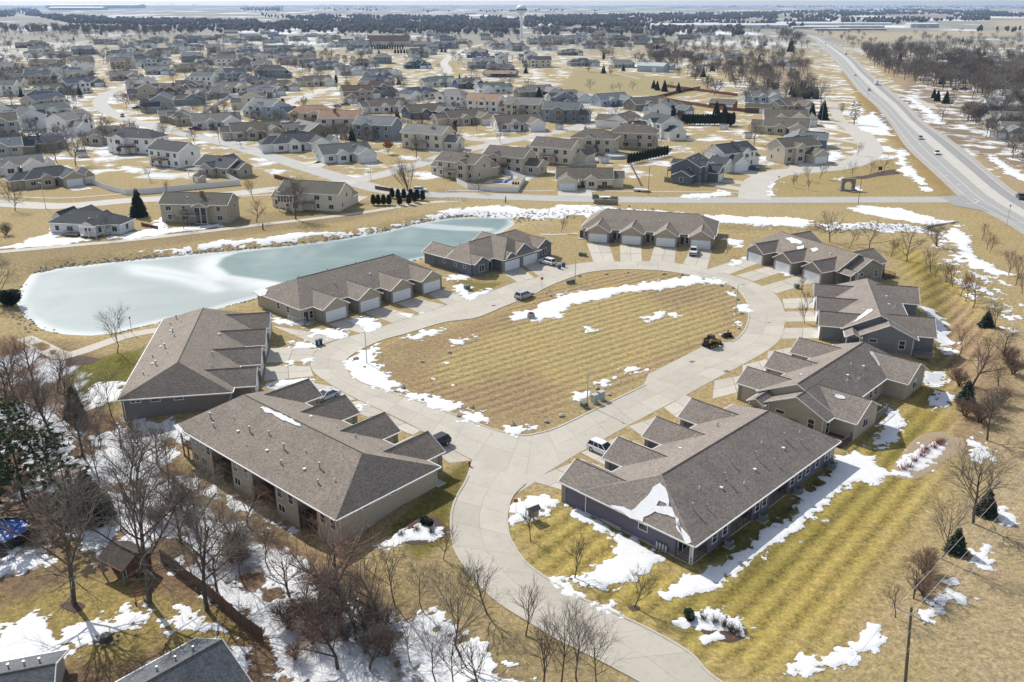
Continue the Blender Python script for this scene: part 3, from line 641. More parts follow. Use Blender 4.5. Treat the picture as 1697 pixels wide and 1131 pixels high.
def ribbon(px, wd, m, z=.03, name='street', world=False, step=4):
    pts = spline(px if world else GP(px), step); mb = MB(); vs = []; n = len(pts)
    if name in ('street', 'lane'): STREETS.extend((p.x, p.y) for p in pts)
    for i, p in enumerate(pts):
        d = (pts[min(i + 1, n - 1)] - pts[max(i - 1, 0)]); d.normalize(); nn = Vector((-d.y, d.x)) * (wd / 2)
        for q_ in (p + nn, p - nn): vs.append((q_.x, q_.y, gz1(q_.x, q_.y) + z))
    mb.add(vs, [(2 * i, 2 * i + 1, 2 * i + 3, 2 * i + 2) for i in range(n - 1)], m)
    o = link(name, mb.mesh(name)); tag(o, kind='structure'); return o
SUBC = concrete('suburb_concrete', (.49, .465, .42), .18)
ribbon([(1640,331),(1400,331.5),(1150,332),(950,330),(800,325),(700,322),(640,316),(592,304),(520,282),(440,257),(370,237),(300,221),(235,205),(200,194),(176,183),(166,171),(172,160),(190,150),(215,142),(240,135),(258,126)], 9.0, ASPH, .03)
ribbon([(590,300),(640,288),(700,271),(740,258),(800,243),(870,229),(940,215),(990,203),(1012,194),(1020,186),(1008,180),(985,178)], 8.4, SUBC, .045)
ribbon([(880,228),(800,233),(730,220),(660,204),(595,195),(540,186),(490,178)], 8.2, SUBC, .06)
ribbon([(480,178),(478,171),(510,159),(545,148),(590,141),(650,137),(700,133),(735,126),(742,115),(736,105),(748,93),(770,82),(800,74)], 8.2, SUBC, .05)
ribbon([(735,128),(800,131),(870,134),(930,141)], 8, SUBC, .065)
ribbon([(1250,331),(1252,312),(1262,298),(1295,286),(1340,282),(1390,277),(1425,266),(1442,250),(1434,232),(1418,215),(1400,205)], 10.5, SUBC, .045)
ribbon([(-60,332),(0,337),(100,342),(210,333),(300,328),(393,321),(446,315),(530,305),(590,302)], 8.6, SUBC, .04)
ribbon([(560,312),(470,322),(400,326)], 1.4, SUBC, .075, 'sidewalk'); ribbon([(0,325),(100,329),(200,322),(262,314)], 1.5, SUBC, .07, 'sidewalk')
ribbon([(740,316),(840,317),(920,317)], 1.5, SUBC, .07, 'sidewalk'); ribbon([(985,317),(1060,318),(1180,319),(1235,320)], 1.5, SUBC, .07, 'sidewalk')
ribbon([(-60,423),(0,418),(100,409),(200,400),(300,389),(430,373),(520,363),(600,353),(650,345),(700,337),(765,333)], 3.0, DRIVE, .05, 'path')
ribbon([(40,560),(80,580),(110,590),(150,578),(200,560),(245,550),(290,545)], 3.0, DRIVE, .05, 'path'); ribbon([(895,389),(925,389),(958,387)], 1.4, DRIVE, .05, 'path')
ribbon([(1060,131),(1010,120),(960,115),(930,112)], 2.4, DRIVE, .06, 'path'); ribbon([(1200,140),(1180,152),(1120,166),(1040,168),(960,155),(900,150)], 2.4, DRIVE, .06, 'path')
ribbon([(1378,170),(1387,190),(1396,205)], 6, DRIVE, .055, 'lane'); ribbon([(1396,152),(1425,152)], 6, DRIVE, .05, 'lane'); ribbon([(1478,155),(1510,162),(1545,178),(1560,182)], 6, DRIVE, .05, 'lane')
ribbon([(958,318),(960,326)], 9, DRIVE, .06, 'driveway'); ribbon([(962,305),(958,318)], 12, DRIVE, .055, 'driveway')
for pts in ([(1180,305),(1215,312),(1250,316)],[(1232,283),(1250,290),(1268,296)],[(1323,275),(1318,282),(1310,286)],[(1345,252),(1380,258),(1425,262)],[(1342,225),(1390,232),(1425,238)],[(1338,210),(1380,215),(1415,222)],[(470,232),(440,238),(420,243)],[(570,255),(545,265),(520,278)],[(560,262),(530,268),(500,272)]):
    ribbon(pts, 6, DRIVE, .056, 'driveway')
# highway: lanes laid as strips between its two edges
HL = [(1300,50.5),(1322,56.5),(1344,63),(1377,92),(1400,120),(1424,150),(1452,175),(1474,200),(1491,225),(1509,248),(1552,288),(1580,314),(1606,336),(1660,364),(1720,402),(1830,470)]
HR = [(1310,50.5),(1335,56.5),(1359,63),(1408,92),(1438,120),(1474,150),(1503,175),(1527,200),(1563,225),(1594,248),(1642,288),(1673,314),(1706,336),(1750,364),(1812,402),(1930,470)]
hl = spline(GP(HL), 8); hl = resamp(hl, 160); hr = resamp(spline(GP(HR), 8), 160)
hl = [None] * 0 or resamp(spline(GP(HL), 8), 160)
HA = concrete('highway_asphalt', (.33, .325, .31), .2); HP = concrete('highway_pale_lane', (.50, .475, .435), .15); HD = concrete('highway_dark_lane', (.285, .28, .27), .2); HS = concrete('highway_shoulder', (.40, .37, .33), .25)
WLINE = mat('worn_white_road_paint', (.62, .62, .59), .7, 2, .2); YLINE = mat('yellow_road_paint', (.55, .42, .2), .7, 2, .2)
def hstrip(t0, t1, m, z, i0=0, i1=159, name='highway'):
    mb = MB(); vs = []
    for i in range(i0, i1 + 1):
        a = hl[i].lerp(hr[i], t0); b = hl[i].lerp(hr[i], t1); vs += [(a.x, a.y, z), (b.x, b.y, z)]
    mb.add(vs, [(2 * k, 2 * k + 1, 2 * k + 3, 2 * k + 2) for k in range(i1 - i0)], m)
    o = link(name, mb.mesh(name)); tag(o, kind='structure'); return o
hstrip(-.05, 1.04, HS, .06); hstrip(.06, .46, HA, .09); hstrip(.46, .70, HP, .092); hstrip(.70, .91, HD, .094)
hstrip(.07, .083, WLINE, .115, name='lane_line'); hstrip(.27, .282, WLINE, .116, name='lane_line'); hstrip(.455, .465, YLINE, .117, name='lane_line'); hstrip(.90, .912, WLINE, .118, name='lane_line')
for i0 in range(4, 150, 5): hstrip(.575, .586, WLINE, .119, i0, i0 + 2, 'lane_line')
mb = MB(); P = GP([(1560,326),(1600,324),(1640,345),(1700,372),(1640,352),(1580,341)]); mb.prism(P[::-1], .05, .10, HA); tag(link('junction', mb.mesh('junction')), kind='structure')
for (x, y) in [(1512,233),(1524,245),(1575,293),(1596,308)]:     # turn arrows
    p = G(x, y, .13); mb = MB(); mb.box(-.15, .15, -1.6, 1.2, 0, .005, WLINE); mb.add([(-.7, 1.2, .006), (.7, 1.2, .006), (-.2, 2.4, .006)], [(0, 1, 2)], WLINE)
    o = link('turn_arrow', mb.mesh('turn_arrow'), None, p, R(38)); tag(o, kind='structure')
mb = MB(); P = [Vector(p) for p in GP([(1612,330),(1622,334),(1614,338),(1600,338)])]
for a, b in zip(P[:-1], P[1:]):
    d = (b - a).normalized(); n_ = Vector((-d.y, d.x)) * .2; mb.add([(a + n_).to_3d() + Vector((0, 0, .125)), (a - n_).to_3d() + Vector((0, 0, .125)), (b - n_).to_3d() + Vector((0, 0, .125)), (b + n_).to_3d() + Vector((0, 0, .125))], [(0, 1, 2, 3)], WLINE)
tag(link('stop_line', mb.mesh('stop_line')), kind='structure')
# ================================================================= building kit
def T3(ax, a, b, z):  # ridge along x (ax=0) or along y (ax=1)
    return (a, b, z) if ax == 0 else (b, a, z)
def roof_vol(sh, fa, ax, a0, a1, b0, b1, ze, rise, hip0=0.0, hip1=0.0, m=None, wall=None, wm=None, ov=.45, trim=None, th=.2):
    """one roof: shingled slopes into sh, fascia and soffit boards into fa, gable walls into wall"""
    trim = trim or TRIM; bm_ = (b0 + b1) / 2; zr = ze + rise; r0 = a0 + hip0; r1 = a1 - hip1
    P = lambda a, b, z: T3(ax, a, b, z)
    sl = [[P(a0, b0, ze), P(a1, b0, ze), P(r1, bm_, zr), P(r0, bm_, zr)], [P(a1, b1, ze), P(a0, b1, ze), P(r0, bm_, zr), P(r1, bm_, zr)]]
    if hip0: sl.append([P(a0, b1, ze), P(a0, b0, ze), P(r0, bm_, zr)])
    if hip1: sl.append([P(a1, b0, ze), P(a1, b1, ze), P(r1, bm_, zr)])
    for s in sl:
        if ax: s = s[::-1]
        sh.poly(s, m); fa.poly([(x, y, z - th) for x, y, z in s[::-1]], trim)
    def band(p, q):
        fa.add([p, q, (q[0], q[1], q[2] - th), (p[0], p[1], p[2] - th)], [(0, 1, 2, 3)], trim)
        ex, ey = q[0] - p[0], q[1] - p[1]; L_ = math.hypot(ex, ey); nx_, ny_ = ey / L_, -ex / L_; cx, cy_ = T3(ax, (a0 + a1) / 2, bm_, 0)[:2]
        if (p[0] - cx) * nx_ + (p[1] - cy_) * ny_ < 0: nx_, ny_ = -nx_, -ny_
        gw = .13 if abs(p[2] - q[2]) < .01 else .09; o_ = lambda v, k, dz: (v[0] + nx_ * k, v[1] + ny_ * k, v[2] + dz)
        fa.add([o_(p, .003, .006), o_(q, .003, .006), o_(q, gw, .006), o_(p, gw, .006), o_(q, gw, -.15), o_(p, gw, -.15), o_(q, .003, -.15), o_(p, .003, -.15)], [(0, 1, 2, 3), (3, 2, 4, 5), (5, 4, 6, 7)], trim)
    band(P(a0, b0, ze), P(a1, b0, ze)); band(P(a1, b1, ze), P(a0, b1, ze))
    for (a, r, hp, s) in ((a0, r0, hip0, 1), (a1, r1, hip1, -1)):
        if hp: band(P(a, b0, ze), P(a, b1, ze))
        else:
            band(P(a, b0, ze), P(a, bm_, zr)); band(P(a, bm_, zr), P(a, b1, ze))
            if wall is not None:
                k = rise / ((b1 - b0) / 2); zc = ze + ov * k - th - .01
                tri = [P(a + s * ov, b0 + ov, zc), P(a + s * ov, b1 - ov, zc), P(a + s * ov, bm_, zr - th - .01)]
                if (s > 0) == (ax == 0): tri = tri[::-1]
                wall.poly(tri, wm)
    # ridge cap
    sh.tube(P(r0 + (.0 if hip0 else .02), bm_, zr + .005), P(r1 - (.0 if hip1 else .02), bm_, zr + .005), .08, .08, RIDGE, 4, False)
_wc = {}
def win_mesh(w, h, n=1):
    k = (round(w, 2), round(h, 2), n)
    if k not in _wc:
        f = MB(); t = .09
        f.box(-w/2 - t, w/2 + t, -.05, .02, -t, 0, TRIM); f.box(-w/2 - t, w/2 + t, -.05, .02, h, h + t, TRIM)
        f.box(-w/2 - t, -w/2, -.05, .02, 0, h, TRIM); f.box(w/2, w/2 + t, -.05, .02, 0, h, TRIM)
        for i in range(1, n): x = -w/2 + w * i / n; f.box(x - .035, x + .035, -.045, .02, 0, h, TRIM)
        if n == 1 and h > 1.0: f.box(-w/2, w/2, -.04, .02, h * .5 - .025, h * .5 + .025, TRIM)
        p = MB(); p.box(-w/2, w/2, -.012, .015, 0, h, GLASS)
        _wc[k] = (f.mesh('window'), p.mesh('pane'))
    return _wc[k]
def window(parent, x, y, z, rot, w=.9, h=1.3, n=1, pane=True, name='window'):
    """rot = local heading of the outward normal, degrees"""
    f, p = win_mesh(w, h, n)
    o = link(name, f, parent, (x, y, z), R(rot + 90)); link('pane', p, o); return o
_dc = {}
def garage_door(parent, x, y, z, rot, w=4.9, h=2.15):
    k = (w, h)
    if k not in _dc:
        d = MB(); t = .12
        d.box(-w/2 - t, -w/2, -.06, .03, 0, h, TRIM); d.box(w/2, w/2 + t, -.06, .03, 0, h, TRIM); d.box(-w/2 - t, w/2 + t, -.06, .03, h, h + t, TRIM)
        pn = MB(); pn.box(-w/2, w/2, -.02, .01, 0, h / 4 - .025, VINYL)
        for j in range(8):
            x0 = -w/2 + w * j / 8 + .08; x1 = -w/2 + w * (j + 1) / 8 - .08; pn.box(x0, x1, -.035, -.02, .1, h / 4 - .12, VINYL)
        _dc[k] = (d.mesh('garage_door'), pn.mesh('panel'))
    d, pn = _dc[k]; o = link('garage_door', d, parent, (x, y, z), R(rot + 90))
    for j in range(4): link('panel', pn, o, (0, 0, j * h / 4))
    return o
def simple_door(parent, x, y, z, rot, m, w=1.0, h=2.1):
    mb = MB(); mb.box(-w/2 - .1, w/2 + .1, -.03, .02, 0, h + .1, TRIM); mb.box(-w/2, w/2, -.055, -.03, .02, h, m)
    return part('door', mb, parent, (x, y, z), R(rot + 90))
def small_garage(parent, x, y, z, rot, w=4.8, h=2.15):
    k = ('s', w)
    if k not in _dc:
        d = MB(); d.box(-w/2 - .1, w/2 + .1, -.04, .03, 0, h + .1, TRIM)
        for j in range(4): d.box(-w/2, w/2, -.065, -.04, j * h / 4 + .02, (j + 1) * h / 4 - .02, VINYL)
        _dc[k] = d.mesh('garage_door')
    return link('garage_door', _dc[k], parent, (x, y, z), R(rot + 90))
def railing(mb, p, q, z, h=1.0, m=None, post=1.4, bars=True):
    m = m or WOODD; p = Vector((p[0], p[1], z)); q = Vector((q[0], q[1], z)); L = (q - p).length; d = (q - p).normalized(); u = Vector((0, 0, 1))
    n = max(1, int(L / post))
    for i in range(n + 1): a = p.lerp(q, i / n); mb.tube(a, a + u * h, .06, .06, m, 4)
    for k in (.12, h): mb.tube(p + u * k, q + u * k, .05, .05, m, 4)
    if bars:
        n = int(L / .22)
        for i in range(1, n): a = p.lerp(q, i / n); mb.tube(a + u * .12, a + u * h, .022, .022, m, 3, False)
def deck(parent, x0, x1, y0, y1, z, sides, m=None, base=-.2):
    m = m or WOODD; mb = MB(); n = max(2, int((y1 - y0) / .3))
    mb.box(x0, x1, y0, y1, z - .2, z - .04, m)
    for p in ((x0 + .1, y0 + .1), (x1 - .1, y0 + .1), (x0 + .1, y1 - .1), (x1 - .1, y1 - .1)): mb.box(p[0] - .08, p[0] + .08, p[1] - .08, p[1] + .08, base, z - .2, m)
    o = part('deck', mb, parent)
    bd = MB(); L = (y1 - y0) / n; bd.box(x0, x1, .02, L - .02, z - .036, z, m); me = bd.mesh('board')
    for i in range(n): link('board', me, o, (0, y0 + i * L, 0))
    r = MB(); e = .06
    for s in sides:
        if s == 'a': railing(r, (x0 + e, y0 + e), (x1 - e, y0 + e), z, m=m)
        if s == 'b': railing(r, (x0 + e, y1 - e), (x1 - e, y1 - e), z, m=m)
        if s == 'c': railing(r, (x0 + e, y0 + e), (x0 + e, y1 - e), z, m=m)
        if s == 'd': railing(r, (x1 - e, y0 + e), (x1 - e, y1 - e), z, m=m)
    if r.v: part('railing', r, o)
    return o
_vp = {}
def roof_vent(parent, x, y, z, kind):
    if kind not in _vp:
        mb = MB()
        if kind == 'pipe': mb.cyl(0, 0, -.25, .55, .09, STEEL, 7); mb.cyl(0, 0, .5, .6, .12, STEEL, 7)
        elif kind == 'flue': mb.cyl(0, 0, -.3, .85, .1, STEEL, 8); mb.cyl(0, 0, .75, .92, .15, STEEL, 8); mb.cyl(0, 0, -.2, .1, .2, STEEL, 8, .11)
        elif kind == 'white': mb.cyl(0, 0, -.25, .4, .075, TRIM, 6)
        else: mb.box(-.15, .15, -.15, .15, -.2, .12, TRIM); mb.box(-.19, .19, -.19, .19, .12, .17, TRIM)
        _vp[kind] = mb.mesh({'pipe': 'vent_pipe', 'flue': 'flue_pipe', 'white': 'vent_pipe', 'box': 'roof_vent'}[kind])
    me = _vp[kind]; return link(me.name.split('.')[0], me, parent, (x, y, z))
AC = None
def ac_unit(x, y, rot, label):
    p = Vector((x, y, gz1(x, y)))
    o = thing('air_conditioner', label, 'air conditioner', p, rot, 'air conditioners beside the fourplex walls')
    gry = mat('ac_grey', (.20, .215, .22), .6, 5, .2)
    a = MB(); a.box(-.42, .42, -.42, .42, .08, .88, gry); part('case', a, o)
    b = MB(); b.ring([(.34, .884), (.34, .93), (.30, .93), (.30, .884)], BLACK, 12)
    for k in range(4): t = math.pi * k / 4; b.tube((-.32 * math.cos(t), -.32 * math.sin(t), .91), (.32 * math.cos(t), .32 * math.sin(t), .91), .012, .012, BLACK, 3)
    part('fan_grille', b, o)
    c = MB(); c.box(-.55, .55, -.55, .55, -.05, .08, CONC); part('pad', c, o)
    d = MB()
    for s in (-1, 1):
        for k in range(6): d.box(-.38, .38, s * .425 - .01, s * .425 + .01, .15 + k * .11, .19 + k * .11, BLACK)
    part('louvre', d, o)
    return o
def on_plane(px, P0, N):
    """photo pixel -> point on a roof plane"""
    a = Vector((0, 0, CAM_H)); b = Vector((*g(*px), 0)); d = b - a
    return a + d * ((P0 - a).dot(N) / d.dot(N))
def roof_snow(parent, px, A, B, Cc):
    """snow lying on the roof plane through three world points"""
    N = (B - A).cross(Cc - A).normalized()
    if N.z < 0: N = -N
    pts = [on_plane(p, A, N) for p in px]; fine = []
    n = len(pts)
    for i in range(n):
        a, b = pts[i], pts[(i + 1) % n]; k = max(1, int((b - a).length / .45))
        for j in range(k):
            q = a.lerp(b, j / k); w_ = (vnoise([q.x * 1.1], [q.y * 1.1], 77)[0] - .5) * .5
            e = (b - a).normalized().cross(N); fine.append(q + e * w_)
    inv = parent.matrix_basis.inverted(); mb = MB(); n = len(fine)
    lo = [inv @ (q + N * .01) for q in fine]; hi = [inv @ (q + N * .10) for q in fine]
    ar = sum((fine[i].x * fine[(i + 1) % n].y - fine[(i + 1) % n].x * fine[i].y) for i in range(n))
    if ar < 0: lo = lo[::-1]; hi = hi[::-1]
    mb.add(lo + hi, [tuple(range(n, 2 * n))] + [(i, (i + 1) % n, n + (i + 1) % n, n + i) for i in range(n)], RSNOW)
    o = part('roof_snow', mb, parent); o['kind'] = 'stuff'; return o

ROOFB = shingle((.255, .217, .18), 'brown_grey_shingle'); ROOFG = shingle((.245, .21, .182), 'grey_brown_shingle'); ROOFD = shingle((.245, .208, .182), 'dark_brown_shingle')
DOORD = mat('dark_door', (.06, .05, .05), .5, 3, .2)
def root_at(name, label, cat, ox, oy, ang, group):
    o = thing(name, label, cat, (ox, oy, 0), R(ang), group); o.matrix_basis = Matrix.Translation((ox, oy, 0)) @ Matrix.Rotation(R(ang), 4, 'Z'); return o
def vents(root, spots, zf):
    for u, v, k in spots: roof_vent(root, u, v, zf(u, v), k)
VENT_SPOTS = [(4.5,3.4,'flue'),(6.5,2.6,'pipe'),(8.2,4.9,'white'),(11.2,3.6,'box'),(13.0,4.3,'flue'),(14.8,2.5,'white'),(16.3,5.2,'pipe'),(18.6,3.2,'box'),(20.8,4.4,'flue'),(22.6,2.6,'pipe'),(24.1,5.4,'white'),(26.5,3.4,'box'),(28.4,4.4,'flue'),(30.2,2.7,'pipe'),(32.0,3.9,'white'),(9.6,13.2,'white'),(15.6,12.6,'box'),(20.4,13.4,'white'),(25.2,12.8,'pipe'),(29.8,13.2,'white')]
def fourplex(label, ox, oy, ang, L, g0, sp, wallc, roofm, base=0.0, recess=(), wins=(), hip=(1, 1), end_wins=((0, ()), (1, ())), back_low=False, stone=True, porch_end=None, near_gar_flush=False, W=17.2):
    root = root_at('fourplex', label, 'fourplex', ox, oy, ang, 'fourplexes round the loop road')
    S = siding(wallc); wl = MB(); sh = MB(); fa = MB(); fd = MB(); ze = 3.0; rise = .42 * W / 2; HR = 5.3
    zt = ze - .02
    # walls: core box, then the back bays between the recessed porches
    b0, b1 = .5, W - .5; u0, u1 = .5, L - .5; bd = 2.9
    wl.box(u0, u1, bd, b1, base, zt, S)
    cuts = sorted(recess); c = u0
    for a, b in cuts:
        if a > c + .05: wl.box(c, a, b0, bd - .002, base, zt + .001, S)
        c = max(c, b)
    if c < u1 - .05: wl.box(c, u1, b0, bd - .002, base, zt + .001, S)
    roof_vol(sh, fa, 0, 0, L, 0, W, ze, rise, HR if hip[0] else 0, HR if hip[1] else 0, roofm, wl, S)
    hw = 3.3; fw = W + 3.0
    for k in range(4):
        c = g0 + sp * k
        lo, hi_ = c - hw, c + hw
        roof_vol(sh, fa, 1, W * .36, fw + .4, lo, hi_, ze - .012 - .004 * k, hw * .6, 0, 0, roofm, wl, S, ov=.4)
        wl.box(c - hw + .4, c + hw - .4, b1 - .3, fw, base, zt - .004, S)
        garage_door(root, c, fw + .01, .03, 90)
        if stone:
            for s in (-1, 1):
                st = MB(); x = c + s * (hw - .4 + .02)
                a0, a1 = (x - .42, x + .06) if s > 0 else (x - .06, x + .42)
                for j in range(9):
                    d_ = rnd.uniform(0, .05); st.box(a0 - d_ * .4, a1 + d_ * .4, fw - .6 - d_ * .3, fw + .07 + d_, .02 + j * .3, .3 + j * .3, STONEM)
                part('stone_pier', st, root)
        # entry recess beside the garage
        if k < 3 or L - c > 5:
            x = c + sp / 2; simple_door(root, x + .5, b1 + .01, .05, 90, DOORD); window(root, x - .75, b1 + .02, .5, 90, .7, 1.5)
            st = MB(); st.box(x - 1, x + 1.3, b1 + .03, b1 + 1.5, base if base > -.3 else -.05, .12, CONC); part('stoop', st, root)
    if base < -.5: fd.box(u0 - .03, u1 + .03, bd, b1 + .03, base - .4, base + .9, FOUND)
    else: fd.box(u0 - .03, u1 + .03, bd, b1 + .03, -.4, .22, FOUND)
    # porches in the recesses
    for a, b in recess:
        dk = MB(); z = .1
        dk.box(a, b, b0 + .05, bd - .004, -.12, z, WOODD if back_low else CONC)
        if back_low:
            for x in (a + .12, (a + b) / 2, b - .12): dk.box(x - .08, x + .08, b0 + .08, b0 + .24, base - .3, -.12, WOODD)
        pk = part('porch', dk, root)
        r = MB(); railing(r, (a + .05, b0 + .1), (b - .05, b0 + .1), z, 1.0, WOODD, 1.3)
        if a <= u0 + .1: railing(r, (a + .05, b0 + .1), (a + .05, bd - .1), z, 1.0, WOODD, 1.3)
        if b >= u1 - .1: railing(r, (b - .05, b0 + .1), (b - .05, bd - .1), z, 1.0, WOODD, 1.3)
        part('railing', r, pk)
        ps = MB()
        for x in [a + .1] * (a <= u0 + .1) + [b - .1] * (b >= u1 - .1): ps.box(x - .09, x + .09, b0 + .02, b0 + .2, base, zt - .2, TRIM)
        if ps.v: part('post', ps, root)
        window(root, (a + b) / 2, bd - .01, .15, -90, 1.8, 2.05, 2, name='patio_door')
        if back_low: window(root, (a + b) / 2, bd - .01, base + .1, -90, 1.8, 2.05, 2, name='patio_door')
    for x in wins:
        window(root, x, b0, 1.0, -90, .95, 1.35)
        if back_low and int(x * 3) % 2: window(root, x + .2, b0, base + .9, -90, 1.3, 1.0, 2)
    for e, ws in end_wins:
        for (v, z, w, h) in ws: window(root, u1 if e else u0, v, z, 0 if e else 180, w, h, 2 if w > 1.3 else 1)
    # downspouts at the corners
    for (x, y) in ((u0 - .07, b0 + .3), (u1 + .07, b0 + .3), (u0 - .07, b1 - .4)):
        ds = MB(); ds.box(x - .045, x + .045, y - .05, y + .05, base + .1, ze - .1, TRIM); part('downspout', ds, root)
    part('wall', wl, root); part('foundation', fd, root)
    ro = part('roof', sh, root); part('fascia', fa, ro)
    zf = lambda u, v: ze + min(.42 * v, .42 * (W - v))
    vents(ro, [(u * L / 37, v, k) for u, v, k in VENT_SPOTS], zf)
    return root
BEIGE = (.43, .375, .295); PURP = (.125, .115, .165); GREYW = (.16, .155, .155); TANW = (.40, .345, .265); BLUEG = (.185, .20, .23)
def pt(root, u, v, z): return root.matrix_basis @ Vector((u, v, z))
FA = fourplex('purple-grey fourplex with snow on its hipped roof end, right of the entrance road', 20.5, 83.9, 45.25, 35.9, 3.35, 8.75, PURP, ROOFG,
    recess=[(.5,3.6),(8.6,13.4),(17.6,22.2)], wins=[5.0,7.2,14.6,16.3,23.4,25.4,27.6,30.3,33.0,34.6], hip=(1, 1), end_wins=((0, [(7.5,1.55,1.2,.75)]),))
a, b, c = pt(FA, 0, 0, 3.0), pt(FA, 0, 17.2, 3.0), pt(FA, 5.3, 8.6, 6.61)
roof_snow(FA, [(1095,801),(1103,815),(1112,833),(1108,842),(1096,832),(1090,830),(1088,838),(1108,838),(1116,842),(1124,868),(1145,898),(1140,901),(1120,874),(1124,863),(1108,852),(1085,848),(1068,858),(1064,868),(1040,855),(1012,840),(1020,838),(1046,846),(1060,838),(1072,822),(1082,808)], a, b, c)
roof_snow(FA, [(1055,800),(1066,797),(1078,798),(1064,807)], pt(FA, 0, 17, 3), pt(FA, 0, 8, 3), pt(FA, 3.3, 14, 4.95))
for k, (u, n_) in enumerate([(6.2, 'near corner'), (14.0, 'second porch'), (23.0, 'third porch'), (32.4, 'far corner')]):
    p = pt(FA, u + .6, -.45, 0); ac_unit(p.x, p.y, R(45), 'grey air conditioner at the %s of the purple-grey back wall' % n_)
mb = MB()
for k in range(4): mb.cyl(.0 + k * .42 - .63, 0, .5, 1.15, .16, STEEL, 8); mb.box(k * .42 - .75, k * .42 - .51, -.05, .1, .15, .5, STEEL)
part('gas_meter', mb, FA, (.32, 4.6, 0), R(90))
mb = MB(); mb.box(-.04, .1, 11.6, 14.6, .0, .5, FOUND); part('window_well', mb, FA, (.36, -1.0, 0))
FI = fourplex('beige fourplex with a wide brown-grey roof beside the bare woods, left of the entrance road', -48.8, 114.2, -41.6, 37.5, 4.4, 9.05, BEIGE, ROOFB, base=-1.95,
    recess=[(.5,3.4),(9.0,14.0),(19.0,24.2),(29.0,33.0)], wins=[4.4,6.6,8.2,15.0,17.6,25.2,27.6,34.2,36.2], back_low=True, end_wins=((1, [(5.0,2.25,1.3,.4),(9.5,2.25,1.3,.4)]),))
a, b, c = pt(FI, 0, 0, 3), pt(FI, 20, 0, 3), pt(FI, 10, 8.6, 6.61)
roof_snow(FI, [(430,677),(436,674),(460,684),(498,703),(499,708),(480,703),(455,690)], a, b, c)
roof_snow(FI, [(287,706),(294,704),(306,716),(302,720)], a, b, c)
FH = fourplex('grey-walled fourplex on the pond corner, its brown hipped end facing the camera', -67.2, 159.9, -80.0, 37.6, 5.2, 9.05, GREYW, ROOFB, base=-1.6, recess=[(14.0,18.0),(30.0,34.0)], wins=[10.0,12.2,22,26], end_wins=((1, [(5.5,2.2,1.3,.45),(9.0,2.2,1.3,.45),(2.6,2.2,1.4,.35)]),))
FG = fourplex('tan fourplex between the frozen pond and the road, garages facing the grass island', -29.5, 203.7, -133.3, 36.5, 4.4, 8.6, TANW, ROOFB, base=-.4, recess=[(14.0,18.0),(24.0,28.0)], wins=[8,10,20,22], end_wins=((1, [(8.5,1.1,.9,1.3),(12.0,1.1,.9,1.3)]),))
r_ = MB(); railing(r_, (36.9, 13.2), (36.9, 16.4), .1, 1.0, TRIM); railing(r_, (36.9, 16.4), (35.2, 16.9), .1, 1.0, TRIM); part('railing', r_, FG)
roof_snow(FG, [(420,484),(432,480),(445,480),(440,490),(432,491)], pt(FG, 36.5, 0, 3), pt(FG, 36.5, 17.2, 3), pt(FG, 31.2, 8.6, 6.61))
FE = fourplex('tan fourplex at the top of the loop with its four garage doors facing the camera', 57.8, 241.2, 165.0, 36.0, 3.7, 9.0, TANW, ROOFB, recess=[(10,14)], wins=[5,20,25])

